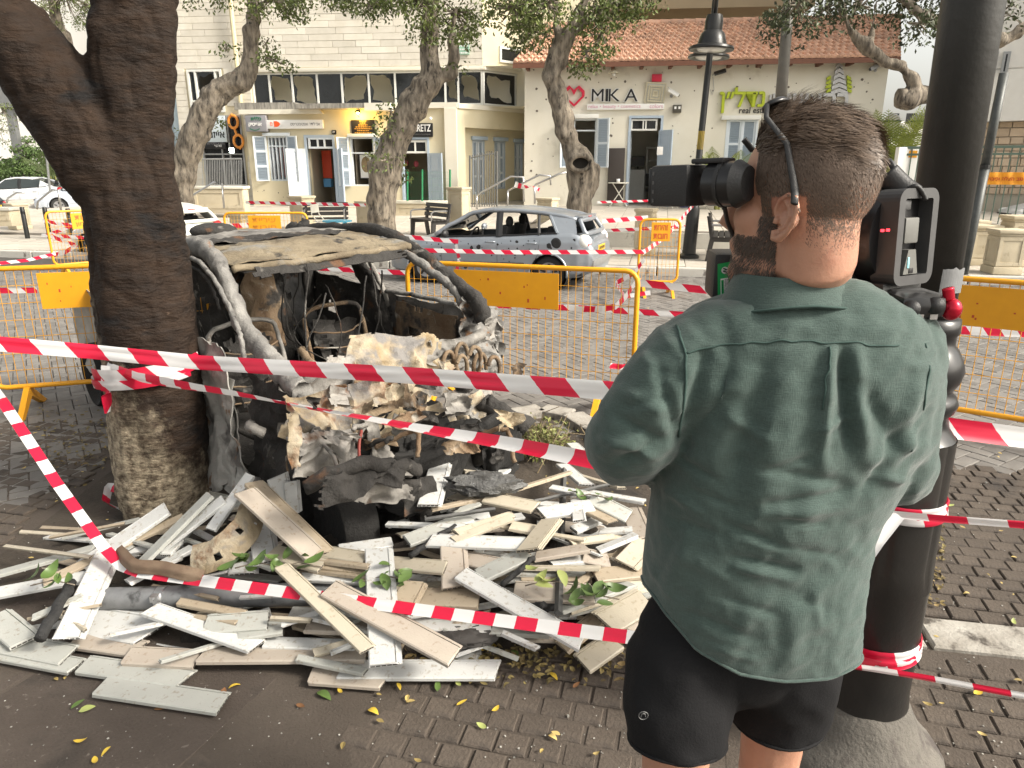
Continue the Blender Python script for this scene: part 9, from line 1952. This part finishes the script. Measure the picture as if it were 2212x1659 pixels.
b = MB(); Rv = Matrix((vd, V((0, 0, 1)).cross(vd).normalized(), vd.cross(V((0, 0, 1)).cross(vd).normalized()))).transposed().to_4x4(); b.bbox(.082, .150, -.034, .034, -.0335, .0305, .006); b.v = [tuple(vf0 + Rv.to_3x3() @ V(v)) for v in b.v]; vfb = b.build('viewfinder_body', m_blackm, vc, auto=40)
b = MB(); b.bbox(.1505, .156, -.030, .030, -.030, .027, .003); b.v = [tuple(vf0 + Rv.to_3x3() @ V(v)) for v in b.v]; b.build('viewfinder_door', m_blacks, vfb, auto=40)
for k in range(4): b = MB(); b.box(vf0 + Rv.to_3x3() @ V((.143, .0345, .018-.014*k)), (.003, .001, .006)); b.build('button', m_plateg, vfb)
b = MB(); b.bbox(.03, .085, -.02, .02, .031, .039, .003); b.v = [tuple(vf0 + Rv.to_3x3() @ V(v)) for v in b.v]; b.build('viewfinder_mount', m_blackm, vfb, auto=40)
ctube('viewfinder_arm', [vf0.lerp(vf1, .4)+V((0, .03, .02)), vf0.lerp(vf1, .3)+V((.05, .12, .02)), cp(.25, .02, .06)], .009); ctube('viewfinder_pin', [A(1563, 438, 1.15), A(1565, 452, 1.15)], .004); ctube('cable', [A(1565, 446, 1.16), A(1572, 480, 1.19), A(1586, 515, 1.2), A(1593, 548, 1.2)], .0035)
fb0, fb1 = A(1545, 548, 1.24), A(1650, 648, 1.24); b = MB(); b.bbox(0, fb1.x-fb0.x+.03, 0, .09, fb1.z-fb0.z, 0, .008); Rf = Matrix.Rotation(radians(-6), 3, 'Z'); b.v = [tuple(fb0 + Rf @ V(v)) for v in b.v]; fbx = b.build('control_box', m_blackm, vc, auto=40)
wF = fb1.x-fb0.x; hF = fb0.z-fb1.z; k_ = wF/105.0
def fpt(px, py, o=.001): return fb0 + Rf @ V(((px-1545)*k_, -o, -(py-548)*k_))
b = MB(); b.add([fpt(1551, 568), fpt(1576, 563), fpt(1582, 634), fpt(1557, 638)], [(3, 2, 1, 0)]); stk = b.build('green_sticker', M('sticker_green', (.01, .36, .09), rough=.45), fbx)
b = MB(); b.add([fpt(1559, 597, .0014), fpt(1574, 594, .0014), fpt(1577.5, 627, .0014), fpt(1562, 630, .0014)], [(3, 2, 1, 0)]); b.build('sticker_label', m_wht, stk)
b = MB(); c = fpt(1566, 580, .0014); b.lathe([(.001, .0004), (.0062, .0004), (.0062, 0)], c, 20, Matrix.Rotation(pi/2, 3, 'X'), cap=False); b.build('sticker_emblem', m_wht, stk); b = MB()
for dz in (.0022, -.0022): b.box(c + V((0, -.0008, dz)), (.007, .0003, .0022), Matrix.Rotation(.35, 3, 'Y'))
b.build('emblem_marks', m_blk, stk)
b = MB(); b.add([fpt(1560.5, 600, .0018), fpt(1565, 599, .0018), fpt(1568, 626, .0018), fpt(1563.5, 627, .0018)], [(3, 2, 1, 0)]); b.build('number_field', MATS['sticker_green'], stk)
for s_, x0, y0, ln, mt in (('20403', 1564, 613, 22, M('print_dkgreen', (.0, .12, .04), rough=.5)), ('INSPECTED', 1569.5, 611, 28, m_blk), ('EOD PBG', 1573.2, 609.5, 24, m_blk)):
 me_ = text_mesh(s_, 1, 0); xs_ = [v.co.x for v in me_.vertices]; ys_ = [v.co.y for v in me_.vertices]; sx = ln*k_/(max(xs_)-min(xs_)); sy = 3.0*k_/(max(ys_)-min(ys_)); cx, cy = (max(xs_)+min(xs_))/2, (max(ys_)+min(ys_))/2
 Mx = Matrix.Translation(fpt(x0, y0, .0024)-CO) @ Rf.to_4x4() @ Matrix.Rotation(pi/2, 4, 'X') @ Matrix.Rotation(-pi/2+.09, 4, 'Z') @ Matrix.Diagonal((sx, sy, 1, 1)) @ Matrix.Translation((-cx, -cy, 0)); me_.materials.clear(); me_.materials.append(mt); o = bpy.data.objects.new('lettering', me_); COL.objects.link(o); o.parent = stk; o.matrix_basis = Mx
me_ = text_mesh('G', .008, 0); me_.materials.clear(); me_.materials.append(m_plateg); o = bpy.data.objects.new('lettering', me_); COL.objects.link(o); o.parent = fbx; o.matrix_basis = Matrix.Translation(fpt(1637, 581, .0012)-CO) @ Rf.to_4x4() @ Matrix.Rotation(pi/2, 4, 'X')
b = MB(); q = fpt(1609, 578, .001); b.tube([q, q+V((0, -.006, 0))], .004, 12); b.build('knob', m_blacks, fbx)
b = MB(); b.lathe([(.04, 0), (.042, .03), (.045, .06), (.044, .07), (.036, .068)], cp(.25, 0, -.01), 30, CM @ Matrix(((0, 0, 1), (0, 1, 0), (-1, 0, 0)))); b.build('lens', m_blacks, vc, auto=35)
ctube('antenna', [A(1607, 301, 1.22), A(1626, 325, 1.22)], .005, m_blackm); ctube('antenna', [A(1626, 325, 1.22), A(1650, 352, 1.22)], .003, m_blackm)
